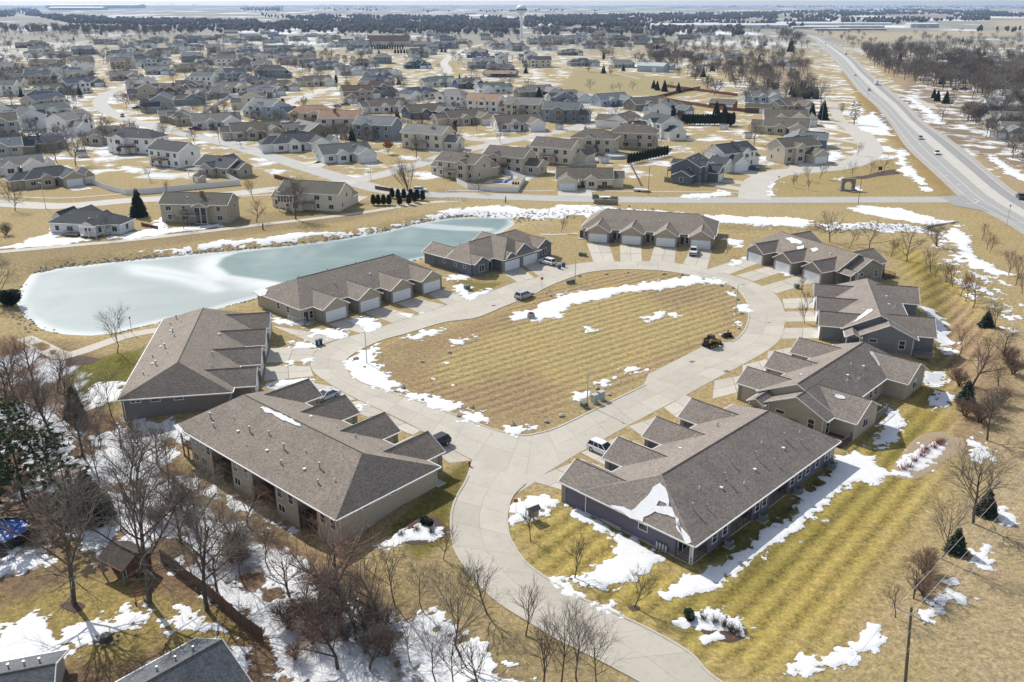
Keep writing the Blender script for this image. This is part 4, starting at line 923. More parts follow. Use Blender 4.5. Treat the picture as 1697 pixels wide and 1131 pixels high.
def triplex(label, ox, oy, ang, wallc, roofm, base=0.0, deckm=None, wing_tri=None):
    root = root_at('townhouse_block', label, 'townhouses', ox, oy, ang, 'townhouse blocks round the loop road')
    S = siding(wallc); wl = MB(); sh = MB(); fa = MB(); fd = MB(); ze = 3.0; zt = 2.98
    roof_vol(sh, fa, 0, 2.4, 30.2, 0, 13.0, ze, 3.2, 0, 3.5, roofm, wl, S)
    roof_vol(sh, fa, 0, -.5, 9, -.02, 10.2, ze - .01, 2.45, 0, 0, roofm, wl, S)
    wl.box(2.9, 29.7, .5, 12.5, base, zt, S); wl.box(0, 8, .48, 9.75, base, zt - .003, S)
    for k in range(3):
        c = 6.2 + 9.1 * k; hw = 3.1
        roof_vol(sh, fa, 1, 5.5, 17.0, c - hw, c + hw, ze - .012 - .004 * k, 1.9, 0, 0, roofm, wl, S, ov=.4)
        wl.box(c - hw + .4, c + hw - .4, 12.2, 16.6, base, zt - .006, S); garage_door(root, c, 16.61, .03, 90)
        for s in (-1, 1):
            st = MB(); x = c + s * 2.72
            a0, a1 = (x - .40, x + .05) if s > 0 else (x - .05, x + .40)
            for j in range(9):
                d_ = rnd.uniform(0, .05); st.box(a0 - d_ * .4, a1 + d_ * .4, 16.1, 16.67 + d_, .02 + j * .3, .3 + j * .3, STONEM)
            part('stone_pier', st, root)
        x = c + 4.3
        if k < 2: simple_door(root, x + .4, 12.51, .05, 90, DOORD); window(root, x - .8, 12.52, .5, 90, .7, 1.5)
    for (w0, w1) in ((1.7, 10.7), (21.3, 30.2)):
        c = (w0 + w1) / 2
        roof_vol(sh, fa, 1, -3.4, 5.2, w0, w1, ze - .02, 2.35, 0, 0, roofm, wl, S, ov=.4)
        wl.box(w0 + .4, w1 - .4, -3.0, .6, base, zt - .009, S)
        window(root, c, -3.0, .9, -90, 1.7, 1.4, 2)
        if base < -.5: window(root, c, -3.0, base + .8, -90, 1.4, 1.0, 2)
    # rear decks in the notches
    deck(root, 10.4, 15.4, -2.9, .45, .35 if base > -.5 else .1, 'ad', WOODG, base - .2); deck(root, -1.2, 2.05, -2.9, .45, .35 if base > -.5 else .1, 'ac', deckm or WOODD, base - .2)
    window(root, 12.8, .5, .5, -90, 1.8, 2.0, 2, name='patio_door'); window(root, 16.6, .5, 1.0, -90, .95, 1.3); window(root, 18.6, .5, 1.0, -90, .95, 1.3); window(root, 1.0, .48, .5, -90, 1.0, 2.0, name='patio_door')
    window(root, 0, 2.6, .9, 180, .95, 1.5); window(root, 0, 7.6, 1.75, 180, 1.3, .55)
    # entry porch of the near end unit
    roof_vol(sh, fa, 0, -1.3, 2.9, 9.7, 12.6, 2.72, .8, 0, 0, roofm, wl, S, ov=.25)
    for v in (10.0, 12.3):
        ps = MB(); ps.box(-1.05, -.9, v - .08, v + .08, -.05, 2.55, TRIM); part('post', ps, root)
    st = MB(); st.box(-1.2, 2.85, 9.9, 12.5, -.1, .12, CONC); part('stoop', st, root)
    fd.box(2.87, 29.73, .47, 12.53, base - .3, base + .25, FOUND); fd.box(-.03, 8, .45, 9.78, base - .3, base + .246, FOUND); part('foundation', fd, root)
    for (x, y) in ((-.07, 9.5), (29.8, 1.0), (-.07, .8)):
        ds = MB(); ds.box(x - .045, x + .045, y - .05, y + .05, base + .1, 2.9, TRIM); part('downspout', ds, root)
    mt = MB()
    for k in range(3): mt.box(-.18, -.01, 4.6 + k * .5, 4.95 + k * .5, .7, 1.5, mat('ac_grey', (.20, .215, .22), .6, 5, .2))
    part('meter_box', mt, root)
    part('wall', wl, root); ro = part('roof', sh, root); part('fascia', fa, ro)
    zf = lambda u, v: ze + .492 * min(v, 13 - v)
    vents(ro, [(12.5,3.0,'white'),(14.0,3.6,'box'),(15.2,2.2,'white'),(16.2,2.0,'pipe'),(17.4,4.6,'white'),(19.6,3.4,'box'),(23,8.6,'white'),(14,9.4,'white'),(8.4,8.8,'box'),(26,8.4,'white')], zf)
    return root
TB = triplex('beige townhouses right behind the purple-grey fourplex, snow in the roof valleys', 46.2, 115.7, 46.7, BEIGE, ROOFG)
TC = triplex('slate-grey townhouses on the right bend of the loop, their end gable facing the camera', 73.6, 149.0, 75.0, BLUEG, ROOFD, base=-1.5, deckm=WOODG)
TD = triplex('taupe townhouses at the upper right of the loop, three garages and a raised deck', 86.3, 196.7, 119.5, (.26, .235, .20), ROOFB, base=-1.2, deckm=WOODD)
roof_snow(TB, [(1441,583),(1455,586),(1478,592),(1477,601),(1460,599),(1457,607)], pt(TB, 10, 0, 3), pt(TB, 20, 0, 3), pt(TB, 15, 6.5, 6.2))
roof_snow(TB, [(1378,650),(1390,654),(1402,659),(1401,662),(1385,658)], pt(TB, 6.2, -3.4, 5.33), pt(TB, 6.2, 2, 5.33), pt(TB, 1.7, 0, 2.98))
roof_snow(TD, [(1302,396),(1312,394),(1330,401),(1328,405),(1312,404)], pt(TD, 10, 13, 3), pt(TD, 20, 13, 3), pt(TD, 15, 6.5, 6.2))
roof_snow(TD, [(1321,410),(1333,406),(1332,422),(1328,428)], pt(TD, 10, 13, 3), pt(TD, 20, 13, 3), pt(TD, 15, 6.5, 6.2))
roof_snow(TD, [(1342,413),(1352,411),(1358,415),(1348,418)], pt(TD, 10, 13, 3), pt(TD, 20, 13, 3), pt(TD, 15, 6.5, 6.2))
roof_snow(TC, [(1412,536),(1437,514),(1446,512),(1446,516),(1420,533)], pt(TC, 5, 13, 3), pt(TC, 15, 13, 3), pt(TC, 10, 6.5, 6.2))
roof_snow(TC, [(1459,471),(1470,474),(1475,478),(1463,477)], pt(TC, 10, 0, 3), pt(TC, 20, 0, 3), pt(TC, 15, 6.5, 6.2))
# blue-grey duplex
def duplex():
    root = root_at('duplex', 'slate-blue duplex with stacked front gables, at the right end of the pond', 'duplex', -.5, 227.7, -133.0, None)
    S = siding((.125, .145, .175)); wl = MB(); sh = MB(); fa = MB(); ze = 3.0; zt = 2.98; m = ROOFB
    roof_vol(sh, fa, 0, 0, 28, 0, 13.8, ze, 3.1, 5.0, 6.0, m); wl.box(.5, 27.5, .5, 13.3, -1.0, zt, S)
    roof_vol(sh, fa, 1, 3, 17.0, 6.9, 20.4, ze - .012, 3.45, 0, 5.2, m, wl, S); wl.box(7.3, 20.0, 12, 16.5, -.6, zt - .004, S)
    for x in (10.4, 16.9): garage_door(root, x, 16.51, .03, 90)
    for x in (7.3, 13.65, 20.0):
        st = MB(); [st.box(x - .35, x + .35, 16.0, 16.58 + rnd.uniform(0, .05), .02 + j * .3, .3 + j * .3, STONEM) for j in range(9)]; part('stone_pier', st, root)
    roof_vol(sh, fa, 1, 9, 16.2, 9.0, 15.4, 3.5, 2.1, 0, 0, m, wl, S, ov=.3); roof_vol(sh, fa, 1, 9, 16.75, 15.2, 19.4, 3.15, 1.3, 0, 0, m, wl, S, ov=.3)
    roof_vol(sh, fa, 1, 6, 15.4, .4, 6.4, ze - .02, 1.9, 0, 0, m, wl, S); wl.box(.8, 6.0, 12, 15.0, -.6, zt - .006, S); window(root, 3.4, 15.0, .8, 90, 1.6, 1.5, 2)
    roof_vol(sh, fa, 1, 8, 14.6, 22.4, 27.6, ze - .024, 1.5, 0, 0, m, wl, S); wl.box(22.8, 27.2, 12, 14.2, -.6, zt - .008, S); window(root, 25, 14.2, .8, 90, 1.6, 1.5, 2)
    roof_vol(sh, fa, 1, -3.4, 5, 21.0, 28.1, ze - .03, 1.8, 0, 0, m, wl, S); wl.box(21.4, 27.6, -3, 1, -1.6, zt - .01, S)
    for v in (4, 8, 11): window(root, 27.5, v, 1.5, 0, .7, .6)
    simple_door(root, 21.3, 13.31, .05, 90, DOORD)
    part('wall', wl, root); ro = part('roof', sh, root); part('fascia', fa, ro)
    fd = MB(); fd.box(.47, 27.53, .47, 13.33, -1.6, -.1, FOUND); part('foundation', fd, root)
    vents(ro, [(22,4,'pipe'),(18,3.4,'white'),(12,4,'white'),(8,5,'box'),(22.8,9.4,'white')], lambda u, v: 3 + .449 * min(v, 13.8 - v))
    return root
FF = duplex()

# ================================================================= houses of the subdivision
HW = {'W': ((.70,.70,.69),'white'), 'w': ((.60,.62,.64),'pale grey'), 'C': ((.58,.53,.43),'cream'), 'b': ((.46,.405,.32),'beige'), 't': ((.36,.315,.245),'tan'), 'g': ((.30,.31,.31),'grey'), 'd': ((.17,.16,.15),'dark taupe'), 'B': ((.19,.225,.265),'blue-grey'), 'N': ((.045,.075,.15),'navy'), 'L': ((.36,.43,.49),'light blue'), 'D': ((.10,.12,.145),'dark slate'), 'o': ((.20,.195,.15),'olive'), 'l': ((.25,.255,.30),'lavender-grey'), 'k': ((.11,.075,.055),'brown')}
HR_ = {'b': ((.125,.108,.09),'brown'), 'g': ((.175,.17,.16),'grey'), 'c': ((.058,.064,.07),'charcoal'), 'n': ((.055,.07,.095),'slate-blue'), 'G': ((.115,.13,.125),'grey-green'), 't': ((.30,.19,.13),'salmon-tan'), 'o': ((.115,.108,.085),'olive-brown'), 'B': ((.14,.155,.165),'blue-grey'), 'r': ((.10,.065,.05),'dark red-brown')}
ZONES = [((0,0,330,60),'below the upper-left tree belt'),((0,60,170,140),'in the far-left blocks'),((170,60,340,150),'left of the upper streets'),((0,140,140,262),'by the far-left curving street'),((140,140,330,262),'along the curving left street'),((0,262,240,330),'by the lower-left street'),((240,255,470,330),'behind the vinyl fence'),((330,140,600,262),'between the two left streets'),((330,0,600,140),'beyond the upper-left streets'),((470,250,700,330),'near the pond street corner'),((600,0,900,75),'near the far water tower'),((600,75,900,140),'by the upper winding street'),((600,140,880,216),'in the middle rows'),((600,216,1080,330),'above the pond street'),((880,140,1180,260),'round the middle cul-de-sac'),((880,0,1400,76),'right of the water tower'),((880,76,1180,140),'behind the tan park field'),((1120,195,1420,330),'near the right-hand entry street'),((1120,76,1400,195),'left of the highway'),((1400,0,1800,330),'right of the highway')]
def zone(x, y):
    for (a, b, c, d), s in ZONES:
        if a <= x < c and b <= y < d: return s
    return 'in the subdivision'
def house(bx, by, front, kind, wk, rk, L=15.0, W=9.5, flip=1, extra=''):
    """front = world heading the front faces; kind: r ranch, t two-storey, h = hipped"""
    p = G(bx, by); d = p.xy.normalized(); W_ = W
    sc_ = 1.0 + .28 * min(1, max(0, (330 - by) / 90)); p = Vector((p.x + d.x * W * sc_ / 2, p.y + d.y * W * sc_ / 2, p.z))
    wc, wn = HW[wk]; rc, rn = HR_[rk]; rc = tuple(c * 1.28 for c in rc); S = siding(tuple(min(.78, c * 1.12) for c in wc)); Rm = shingle(rc)
    hipd = 'h' in kind; two = 't' in kind; ze = 5.4 if two else 3.0
    near = p.y < 420; dist = p.y
    o = thing('house', None, 'house', (p.x, p.y, p.z), R(front + 90), 'houses of the subdivision')
    desc = '%s %s house, %s %s roof,' % (wn, 'two-storey' if two else 'low', rn, 'hipped' if hipd else 'gabled')
    sc_ = 1.0 + .28 * min(1, max(0, (330 - by) / 90)); o.scale = (sc_,) * 3
    reg(o, desc, zone(bx, by), 'house', 'houses of the subdivision', (bx, by))
    wl = MB(); sh = MB(); fa = MB(); rise = .52 * (W / 2 + .45)
    hp = W / 2 if hipd else 0
    roof_vol(sh, fa, 0, -L/2 - .45, L/2 + .45, -W/2 - .45, W/2 + .45, ze, rise, hp, hp, Rm, wl, S)
    wl.box(-L/2, L/2, -W/2, W/2, -.3, ze - .02, S)
    gx = flip * (L/2 - 3.3); gd = 4.6
    rg = .55 * 3.6
    roof_vol(sh, fa, 1, -W/2 - gd - .4, 0 if not two else -W/2 + .4, gx - 3.6, gx + 3.6, 3.0 - .02, rg, 0, 0, Rm, wl, S, ov=.4)
    wl.box(gx - 3.2, gx + 3.2, -W/2 - gd, -W/2 + .1, -.3, 2.96, S)
    if near: garage_door(o, gx, -W/2 - gd - .01, .04, -90, 4.8)
    else: small_garage(o, gx, -W/2 - gd - .01, .04, -90)
    ex = -flip * L * .12
    roof_vol(sh, fa, 1, -W/2 - 1.5, 0 if not two else -W/2 + 2.5, ex - 2.3, ex + 2.3, ze - .03, 1.5, 0, 0, Rm, wl, S, ov=.3)
    wl.box(ex - 2.0, ex + 2.0, -W/2 - 1.2, -W/2 + .1, -.3, ze - .05, S)
    simple_door(o, ex + flip * 2.9, -W/2 - .01, .05, -90, DOORD)
    window(o, ex, -W/2 - 1.2, .9, -90, 1.8, 1.4, 2); window(o, -flip * L * .36, -W/2, .9, -90, 1.5, 1.3, 2)
    if two: window(o, ex, -W/2 - 1.2, 3.6, -90, 1.6, 1.2, 2); window(o, -flip * L * .36, -W/2, 3.6, -90, 1.5, 1.2, 2)
    for k, x in enumerate((-.38, -.16, .14, .37)):
        window(o, x * L, W/2, .9, 90, (1.5, 1.0, 1.8, 1.2)[k], 1.3, 2 if k % 2 == 0 else 1)
        if two: window(o, x * L + .2, W/2, 3.5, 90, (1.2, 1.6, 1.0, 1.5)[k], 1.25, 2 if k % 2 else 1)
    for s in (-1, 1):
        window(o, s * L/2, W * .2, 1.1, 0 if s > 0 else 180, .9, 1.2)
        if two: window(o, s * L/2, -W * .12, 3.7, 0 if s > 0 else 180, .9, 1.1)
    if dist < 520:
        if two: deck(o, -2.2, 2.4, W/2, W/2 + 3.2, 2.7, 'bcd', WOODG if rnd.random() < .5 else WOODD)
        elif rnd.random() < .5: deck(o, -1.5, 2.5, W/2, W/2 + 2.8, .6, 'bd', WOODG)
    rv = random.Random(int(bx * 13 + by * 7))
    if rv.random() < .6:      # rear gable bay
        c = rv.uniform(-.25, .3) * L; hw_ = rv.uniform(2.2, 3.0)
        roof_vol(sh, fa, 1, W/2 - 4.5 if hw_ < 2.9 else 0, W/2 + 2.1, c - hw_, c + hw_, ze - .04, .52 * hw_, 0, 0, Rm, wl, S, ov=.35); wl.box(c - hw_ + .35, c + hw_ - .35, W/2 - .1, W/2 + 1.7, -.3, ze - .06, S)
        window(o, c, W/2 + 1.7, .9, 90, 1.8, 1.4, 2)
        if two: window(o, c, W/2 + 1.7, 3.5, 90, 1.8, 1.3, 2)
    if rv.random() < .55:     # lower side wing
        s_ = -flip; w2 = W * rv.uniform(.62, .8); l2 = rv.uniform(3.2, 5); x0_, x1_ = sorted((s_ * (L/2 - .3), s_ * (L/2 + l2)))
        roof_vol(sh, fa, 0, x0_ - (.45 if s_ < 0 else 2.2), x1_ + (.45 if s_ > 0 else 2.2), -w2/2 - .4, w2/2 + .4, 2.9, .52 * (w2/2 + .4), 0 if s_ > 0 else (w2/2 if hipd else 0), 0 if s_ < 0 else (w2/2 if hipd else 0), Rm, wl, S); wl.box(x0_, x1_, -w2/2, w2/2, -.3, 2.87, S)
        window(o, s_ * (L/2 + l2 * .5), w2/2, .9, 90, 1.4, 1.3, 2); window(o, s_ * (L/2 + l2), 0, .9, 0 if s_ > 0 else 180, 1.2, 1.3)
    if rv.random() < .45:     # third garage bay, set back
        x0_ = gx + flip * 3.2; x1_ = gx + flip * 6.6; lo_, hi_ = min(x0_, x1_), max(x0_, x1_)
        roof_vol(sh, fa, 1, -W/2 - gd + .8, -W/2 + 4.4, lo_ - .3, hi_ + .4, 2.7, 1.9, 0, 0, Rm, wl, S, ov=.3); wl.box(lo_, hi_, -W/2 - gd + 1.2, -W/2 + 4, -.3, 2.68, S); small_garage(o, (lo_ + hi_)/2, -W/2 - gd + 1.19, .04, -90, 2.6)
    if dist < 1100:
        q = o.matrix_basis if False else Matrix.Translation(o.location) @ Matrix.Rotation(R(front + 90), 4, 'Z') @ Matrix.Scale(sc_, 4)
        ln_ = 9.0; c4 = [(q @ Vector((x, y, 0))).xy for x, y in ((gx - 3, -W/2 - gd), (gx + 3, -W/2 - gd), (gx + 3, -W/2 - gd - ln_), (gx - 3, -W/2 - gd - ln_))]
        dm = MB(); dm.add([(v.x, v.y, .07 + .0006 * (len(REG) % 9)) for v in c4], [(3, 2, 1, 0)], DRIVE); do = link('driveway', dm.mesh('driveway')); tag(do, kind='structure')
    fdn = MB(); fdn.box(-L/2 - .03, L/2 + .03, -W/2 - .03, W/2 + .03, -.5, .25, FOUND); part('foundation', fdn, o)
    part('wall', wl, o); ro = part('roof', sh, o); part('fascia', fa, ro)
    if dist < 700:
        for k in range(4):
            u = rnd.uniform(-L * .36, L * .36); v = rnd.choice((-1, 1)) * rnd.uniform(1.0, 3.2)
            roof_vent(ro, u, v, ze + .52 * (W/2 + .45 - abs(v)), rnd.choice(('white', 'pipe', 'box')))
    if rnd.random() < .35 and dist < 900:
        ch = MB(); ch.box(-.5, .5, -.35, .35, ze - .5, ze + rise + .7, BRICKM if rnd.random() < .5 else S); part('chimney', ch, ro, (rnd.uniform(-3, 3), rnd.choice((-1.2, 1.2)), 0))
    return o
def shed(bx, by, ang, wk, rk, L=3.6, W=2.8, h=2.1, label=None, cat='shed', name='shed'):
    p = G(bx, by); wc, wn = HW[wk]; rc, rn = HR_[rk]; S = siding(wc); Rm = shingle(rc)
    o = thing(name, label, cat, p, R(ang), None)
    if not label: reg(o, 'small %s shed with %s roof' % (wn, rn), zone(bx, by), cat, 'garden sheds', (bx, by))
    wl = MB(); sh = MB(); fa = MB()
    roof_vol(sh, fa, 0, -L/2 - .2, L/2 + .2, -W/2 - .2, W/2 + .2, h, .5 * W/2, 0, 0, Rm, wl, S, ov=.2, th=.1); wl.box(-L/2, L/2, -W/2, W/2, -.1, h - .01, S)
    part('wall', wl, o); ro = part('roof', sh, o); part('fascia', fa, ro); simple_door(o, 0, -W/2 - .01, .02, -90, TRIM, min(1.4, L * .4), h * .85); return o
H = house
HOUSES = """
42,80,-70,r,k,b,18|65,92,100,t,W,b,15|138,91,95,t,B,B,18|168,74,-60,r,t,n,17|214,90,100,th,W,n,15|246,80,-60,rh,w,g,16|265,94,-80,r,t,b,18|203,100,-75,r,W,B,17|75,112,95,r,b,b,20|135,105,-80,r,b,b,17|10,117,95,r,b,g,14|264,108,95,rh,W,n,16|205,114,95,t,b,b,16|141,124,190,t,W,g,12|206,134,-65,r,t,g,17|262,124,-70,r,g,g,16|92,135,200,t,W,G,14|38,137,-70,r,g,b,16|145,144,-60,rh,d,c,18|127,155,-40,t,W,n,13|88,158,-40,r,o,o,16|
75,186,-20,t,b,n,17|85,205,-30,t,w,G,14|120,222,-15,t,W,g,15|185,240,95,rh,b,o,16|232,255,75,th,W,c,18|292,277,60,t,W,c,15|370,292,60,r,t,c,15|85,309,-50,rh,t,c,17|30,290,-60,r,W,g,16|285,158,-100,r,k,b,16|272,185,-165,t,g,n,14|305,205,200,rh,t,g,15|
320,120,-70,r,t,b,17|320,104,95,t,B,B,16|378,110,95,t,W,b,15|340,143,80,t,W,G,14|390,136,-60,t,g,n,13|450,130,95,th,B,c,20|525,143,-60,r,C,b,17|465,151,-60,rh,t,b,17|440,159,-40,r,g,g,13|420,181,190,t,C,o,13|445,197,60,t,L,B,14|520,210,95,th,C,t,17|568,220,90,t,C,t,16|360,214,-70,r,w,g,18|425,231,-65,r,b,o,18|495,251,-65,rh,W,c,19|570,269,-60,r,w,G,17|487,108,-70,r,t,b,15|545,116,-60,r,g,n,14|575,125,-60,r,w,g,14|592,170,-70,t,t,r,15|
305,65,95,r,g,g,16|340,67,95,r,t,g,18|380,71,95,t,W,b,15|318,84,-60,r,W,n,15|355,88,-60,t,o,g,12|385,90,-60,rh,t,g,15|415,93,-65,r,W,n,17|440,97,-60,r,W,n,13|470,95,-70,r,w,n,16|478,105,-60,r,t,g,14|505,108,-40,r,g,g,15|462,71,95,th,w,g,16|420,67,95,t,g,g,15|495,68,-70,r,g,G,15|500,86,-40,rh,g,g,19|520,62,95,rh,t,g,16|537,65,-70,r,t,b,15|552,66,-70,r,b,b,13|385,56,95,r,g,g,15|440,57,95,r,g,g,15|
595,84,-60,t,B,B,15|600,70,-70,r,g,g,17|603,90,-60,r,w,g,15|635,106,95,th,B,g,14|690,96,-60,t,g,c,13|692,114,-70,th,N,G,11|700,78,95,rh,t,g,20|717,86,95,t,g,B,11|742,81,95,t,L,g,16|715,60,95,r,g,B,15|735,63,95,r,g,g,15|768,73,-70,rh,t,g,17|795,97,-110,t,N,g,13|800,114,-75,t,l,g,14|824,82,-60,r,w,n,15|856,85,-60,t,g,b,16|826,62,-70,th,d,n,12|802,62,-70,r,w,g,13|585,124,-60,r,w,g,15|632,129,-50,r,W,B,16|730,144,-60,r,W,G,16|
625,161,-60,th,d,r,15|690,165,-50,rh,W,n,19|775,147,-65,r,N,g,15|813,156,-65,r,w,G,16|752,178,60,th,W,g,15|805,187,70,t,W,t,15|640,187,-60,r,W,b,18|705,197,-60,r,N,o,18|770,207,-60,r,b,b,18|855,217,-70,r,W,b,18|870,194,70,t,b,g,16|893,112,95,t,C,c,18|965,110,-70,rh,g,c,16|945,92,-60,rh,d,b,17|980,81,-70,r,w,n,14|905,84,-60,r,w,b,17|890,74,-70,r,g,B,15|1025,78,-70,rh,t,b,18|1085,81,-60,r,d,b,17|1030,113,95,r,g,g,14|
942,170,-70,rh,w,g,16|1010,176,-60,r,L,B,17|1070,183,-60,r,d,b,19|1103,194,-50,r,g,G,16|1095,228,200,t,W,c,16|1050,247,75,th,b,b,16|985,256,70,th,b,o,15|932,203,75,t,B,G,15|890,161,-60,r,o,g,16|922,272,60,t,C,b,15|845,287,60,t,b,b,15|768,297,55,t,b,b,16|628,232,70,t,B,B,15|710,248,65,t,C,g,16|
1145,302,-30,t,D,c,12|1208,280,-55,t,W,c,15|1312,270,-65,t,b,o,15|1322,248,-20,r,B,B,15|1302,224,-110,r,b,b,16|1300,207,-100,r,C,b,17|1307,185,-60,r,t,b,13|1265,170,-90,r,L,g,14|1262,76,-90,t,w,g,11|1215,95,-90,r,w,g,12|1652,110,-90,r,g,g,17|1668,125,-90,r,t,b,14|1562,118,-80,r,t,g,15|1608,128,-100,r,w,g,14|1690,104,-90,r,b,b,15|1600,108,-90,t,t,b,14|1655,185,-90,r,w,g,15|1690,230,-100,r,g,g,15|1580,130,-95,r,w,g,14|1630,118,-90,r,b,g,15|1520,118,-90,r,g,g,14|1640,100,-90,r,t,g,14|1575,100,-90,r,g,b,14|1665,210,-100,r,b,g,13|1215,108,-90,r,t,b,14|1290,110,-80,r,b,g,14|1170,100,-90,r,w,g,14|1128,96,-90,r,t,b,15
"""
for rec in HOUSES.replace('\n', '').split('|'):
    f = rec.split(',')
    if len(f) < 7: continue
    H(float(f[0]), float(f[1]), float(f[2]), f[3], f[4], f[5], float(f[6]), 9.5 if 'r' in f[3] else 9.0, 1 if (int(f[0]) * 7 + int(f[1])) % 3 else -1)
r2 = random.Random(5)
for k in range(46):     # the far rows
    y = r2.uniform(49, 76); x = 890 + r2.random() * (330 if y < 66 else 180) + (r2.uniform(-290, 0) if y < 56 else 0)
    if 845 < x < 885: continue
    H(x, y, r2.choice((-70, -80, -60, 95, 80)), r2.choice(('r', 'rh', 'r', 't')), r2.choice('bgtgwWd'), r2.choice('ggbcbn'), r2.uniform(14, 19))
HP = np.array([(o.location.x, o.location.y) for o, d_, z_, p_ in REG if o.name.startswith('house')]); SP = np.array(STREETS); added = 0; tries = 0
PARK = GP([(915,150),(950,104),(1090,120),(1200,135),(1200,170),(920,172)]); POOLP = GP([(205,265),(405,262),(405,300),(205,320)])
while added < 84 and tries < 9000:
    tries += 1; x = r2.uniform(-5, 1150) if tries % 3 else r2.uniform(-5, 600); y = 62 + 225 * r2.random() ** 1.25
    if x > 640 and y > 235 or (x > 1000 and y > 215) or (x < 330 and y < 70): continue
    p = G(x, y); q = np.array((p.x, p.y))
    if np.min(np.hypot(*(HP - q).T)) < (25 if y > 120 else 23): continue
    ds = np.hypot(*(SP - q).T); k = int(np.argmin(ds))
    if ds[k] < 18: continue
    if sdf(q[:1], q[1:], PARK)[0] > -10 or sdf(q[:1], q[1:], POOLP)[0] > -6: continue
    fr = math.degrees(math.atan2(SP[k][1] - q[1], SP[k][0] - q[0])) if ds[k] < 60 else r2.choice((-65, 95, -60, 190))
    H(x, y, fr, r2.choice(('r', 'rh', 't', 't', 'r')), r2.choice('WwbtgCBWo'), r2.choice('gcbonGBc'), r2.uniform(13, 17), 9.0, r2.choice((1, -1))); HP = np.vstack([HP, q]); added += 1
for s in [(22,219,20,'W','c'),(137,260,15,'W','c'),(12,256,10,'b','b'),(36,250,10,'b','b'),(570,231,10,'t','b'),(331,302,-30,'b','c'),(927,215,-20,'W','g'),(1200,215,-30,'w','B'),(1238,229,10,'W','g'),(1000,270,15,'w','g')]: shed(*s)
# houses standing right behind the pond, and the brick-based front-facing ranch
a = house(150, 388, 80, 'rh', 'w', 'c', 17, 10, 1); a['label'] = 'pale grey house with white lattice porch, left end of the pond bank'; REG.pop()
b_ = house(335, 369, 85, 't', 't', 'o', 20, 9, 1); b_['label'] = 'tan house with olive roof and rear deck above the pond'; REG.pop()
c_ = house(525, 349, 75, 't', 'C', 'o', 20, 10, -1); c_['label'] = 'cream house with a glazed sunroom and brick chimney above the pond'; REG.pop()
ch = MB(); ch.box(-.7, .7, -.5, .5, 0, 8.6, BRICKM); part('chimney', ch, c_, (4.0, 5.4, 0))
d_ = house(968, 312, -93, 'r', 'C', 'b', 18, 10, -1); d_['label'] = 'cream ranch house with brick base, two garage doors facing the pond street'; REG.pop()
# what sets the pond houses apart: lattice porch, gabled bay, sunroom on posts, brick plinth
m_ = MB(); m_.box(-7.5, -2.8, 5.0, 8.2, .5, .7, TRIM)
for x in (-7.4, -5.2, -2.9): m_.box(x - .1, x + .1, 7.9, 8.1, -.3, 3.1, TRIM)
for z in (1.0, 1.4, 1.8, 2.9, 3.1): m_.box(-7.4, -2.9, 7.95, 8.05, z, z + .1, TRIM)
for k in range(9): m_.box(-7.4 + k * .55, -7.34 + k * .55, 7.96, 8.04, .7, 1.8, TRIM)
part('porch', m_, a)
def bay(o, x0, x1, y0, y1, z0, ze, wk, rk, nwin, posts=False, name='sunroom'):
    wl = MB(); gw_ = MB(); sh = MB(); fa = MB(); S = siding(tuple(min(.78, c * 1.12) for c in HW[wk][0])); wl.box(x0, x1, y0, y1, z0, ze, S)
    roof_vol(sh, fa, 1, y0 - 4.0, y1 + .45, x0 - .45, x1 + .45, ze, .5 * ((x1 - x0) / 2 + .45), 0, 0 if not posts else 2.0, shingle(HR_[rk][0]), gw_, S, ov=.35)
    w_ = part(name, wl, o)
    if gw_.v: part('gable_wall', gw_, o); r_ = part('roof', sh, o); part('fascia', fa, r_)
    for k in range(nwin): window(o, x0 + (x1 - x0) * (k + .5) / nwin, y1, z0 + .5, 90, (x1 - x0) / nwin - .35, ze - z0 - .9, 1)
    if posts:
        for x in (x0 + .2, (x0 + x1) / 2, x1 - .2): p_ = MB(); p_.box(x - .12, x + .12, y1 - .3, y1 - .06, -.4, z0, TRIM); part('post', p_, o)
bay(b_, -4.6, -.8, 4.5, 6.3, -.2, 5.2, 't', 'o', 2, False, 'bay_wall'); bay(c_, 3.2, 8.2, 5.0, 9.0, 2.6, 5.3, 'C', 'o', 5, True)
m_ = MB(); m_.box(-9.06, 9.06, -5.06, -4.94, -.2, .95, BRICKM); part('brick_plinth', m_, d_)
# two roofs at the lower left corner
def near_house(label, e0, e1, wdt, ridge_z, drop, wallc, rm, hips=(0, 0)):
    zb = -2.4; a = Vector((*g(*e0, ridge_z), 0)); b = Vector((*g(*e1, ridge_z), 0)); L = (b - a).length; ang = math.atan2((b - a).y, (b - a).x)
    o = thing('house', label, 'house', (a.x, a.y, zb), ang, 'houses at the lower left corner'); ze = ridge_z - drop - zb
    S = siding(wallc); wl = MB(); sh = MB(); fa = MB()
    roof_vol(sh, fa, 0, 0, L, -wdt/2, wdt/2, ze, drop, hips[0], hips[1], rm, wl, S); wl.box(.45, L - .45, -wdt/2 + .45, wdt/2 - .45, -.3, ze - .02, S)
    for x in (L * .25, L * .6): window(o, x, wdt/2 - .45, 1.0, 90, 1.2, 1.3, 2); window(o, x, -wdt/2 + .45, 1.0, -90, 1.2, 1.3, 2)
    part('wall', wl, o); ro = part('roof', sh, o); part('fascia', fa, ro)
    for k in range(3): roof_vent(ro, L * (.25 + .2 * k), -1.4, ze + drop - 1.4 * drop / (wdt/2), 'pipe')
    return o, sh, fa, wl, S, ze, L
RB = shingle((.13, .14, .155), 'blue_grey_shingle')
near_house('blue-grey shingled house roof at the bottom edge, nearest to the fence', (368,1060), (215,1146), 11.0, 3.0, 2.9, (.45,.45,.44), RB)
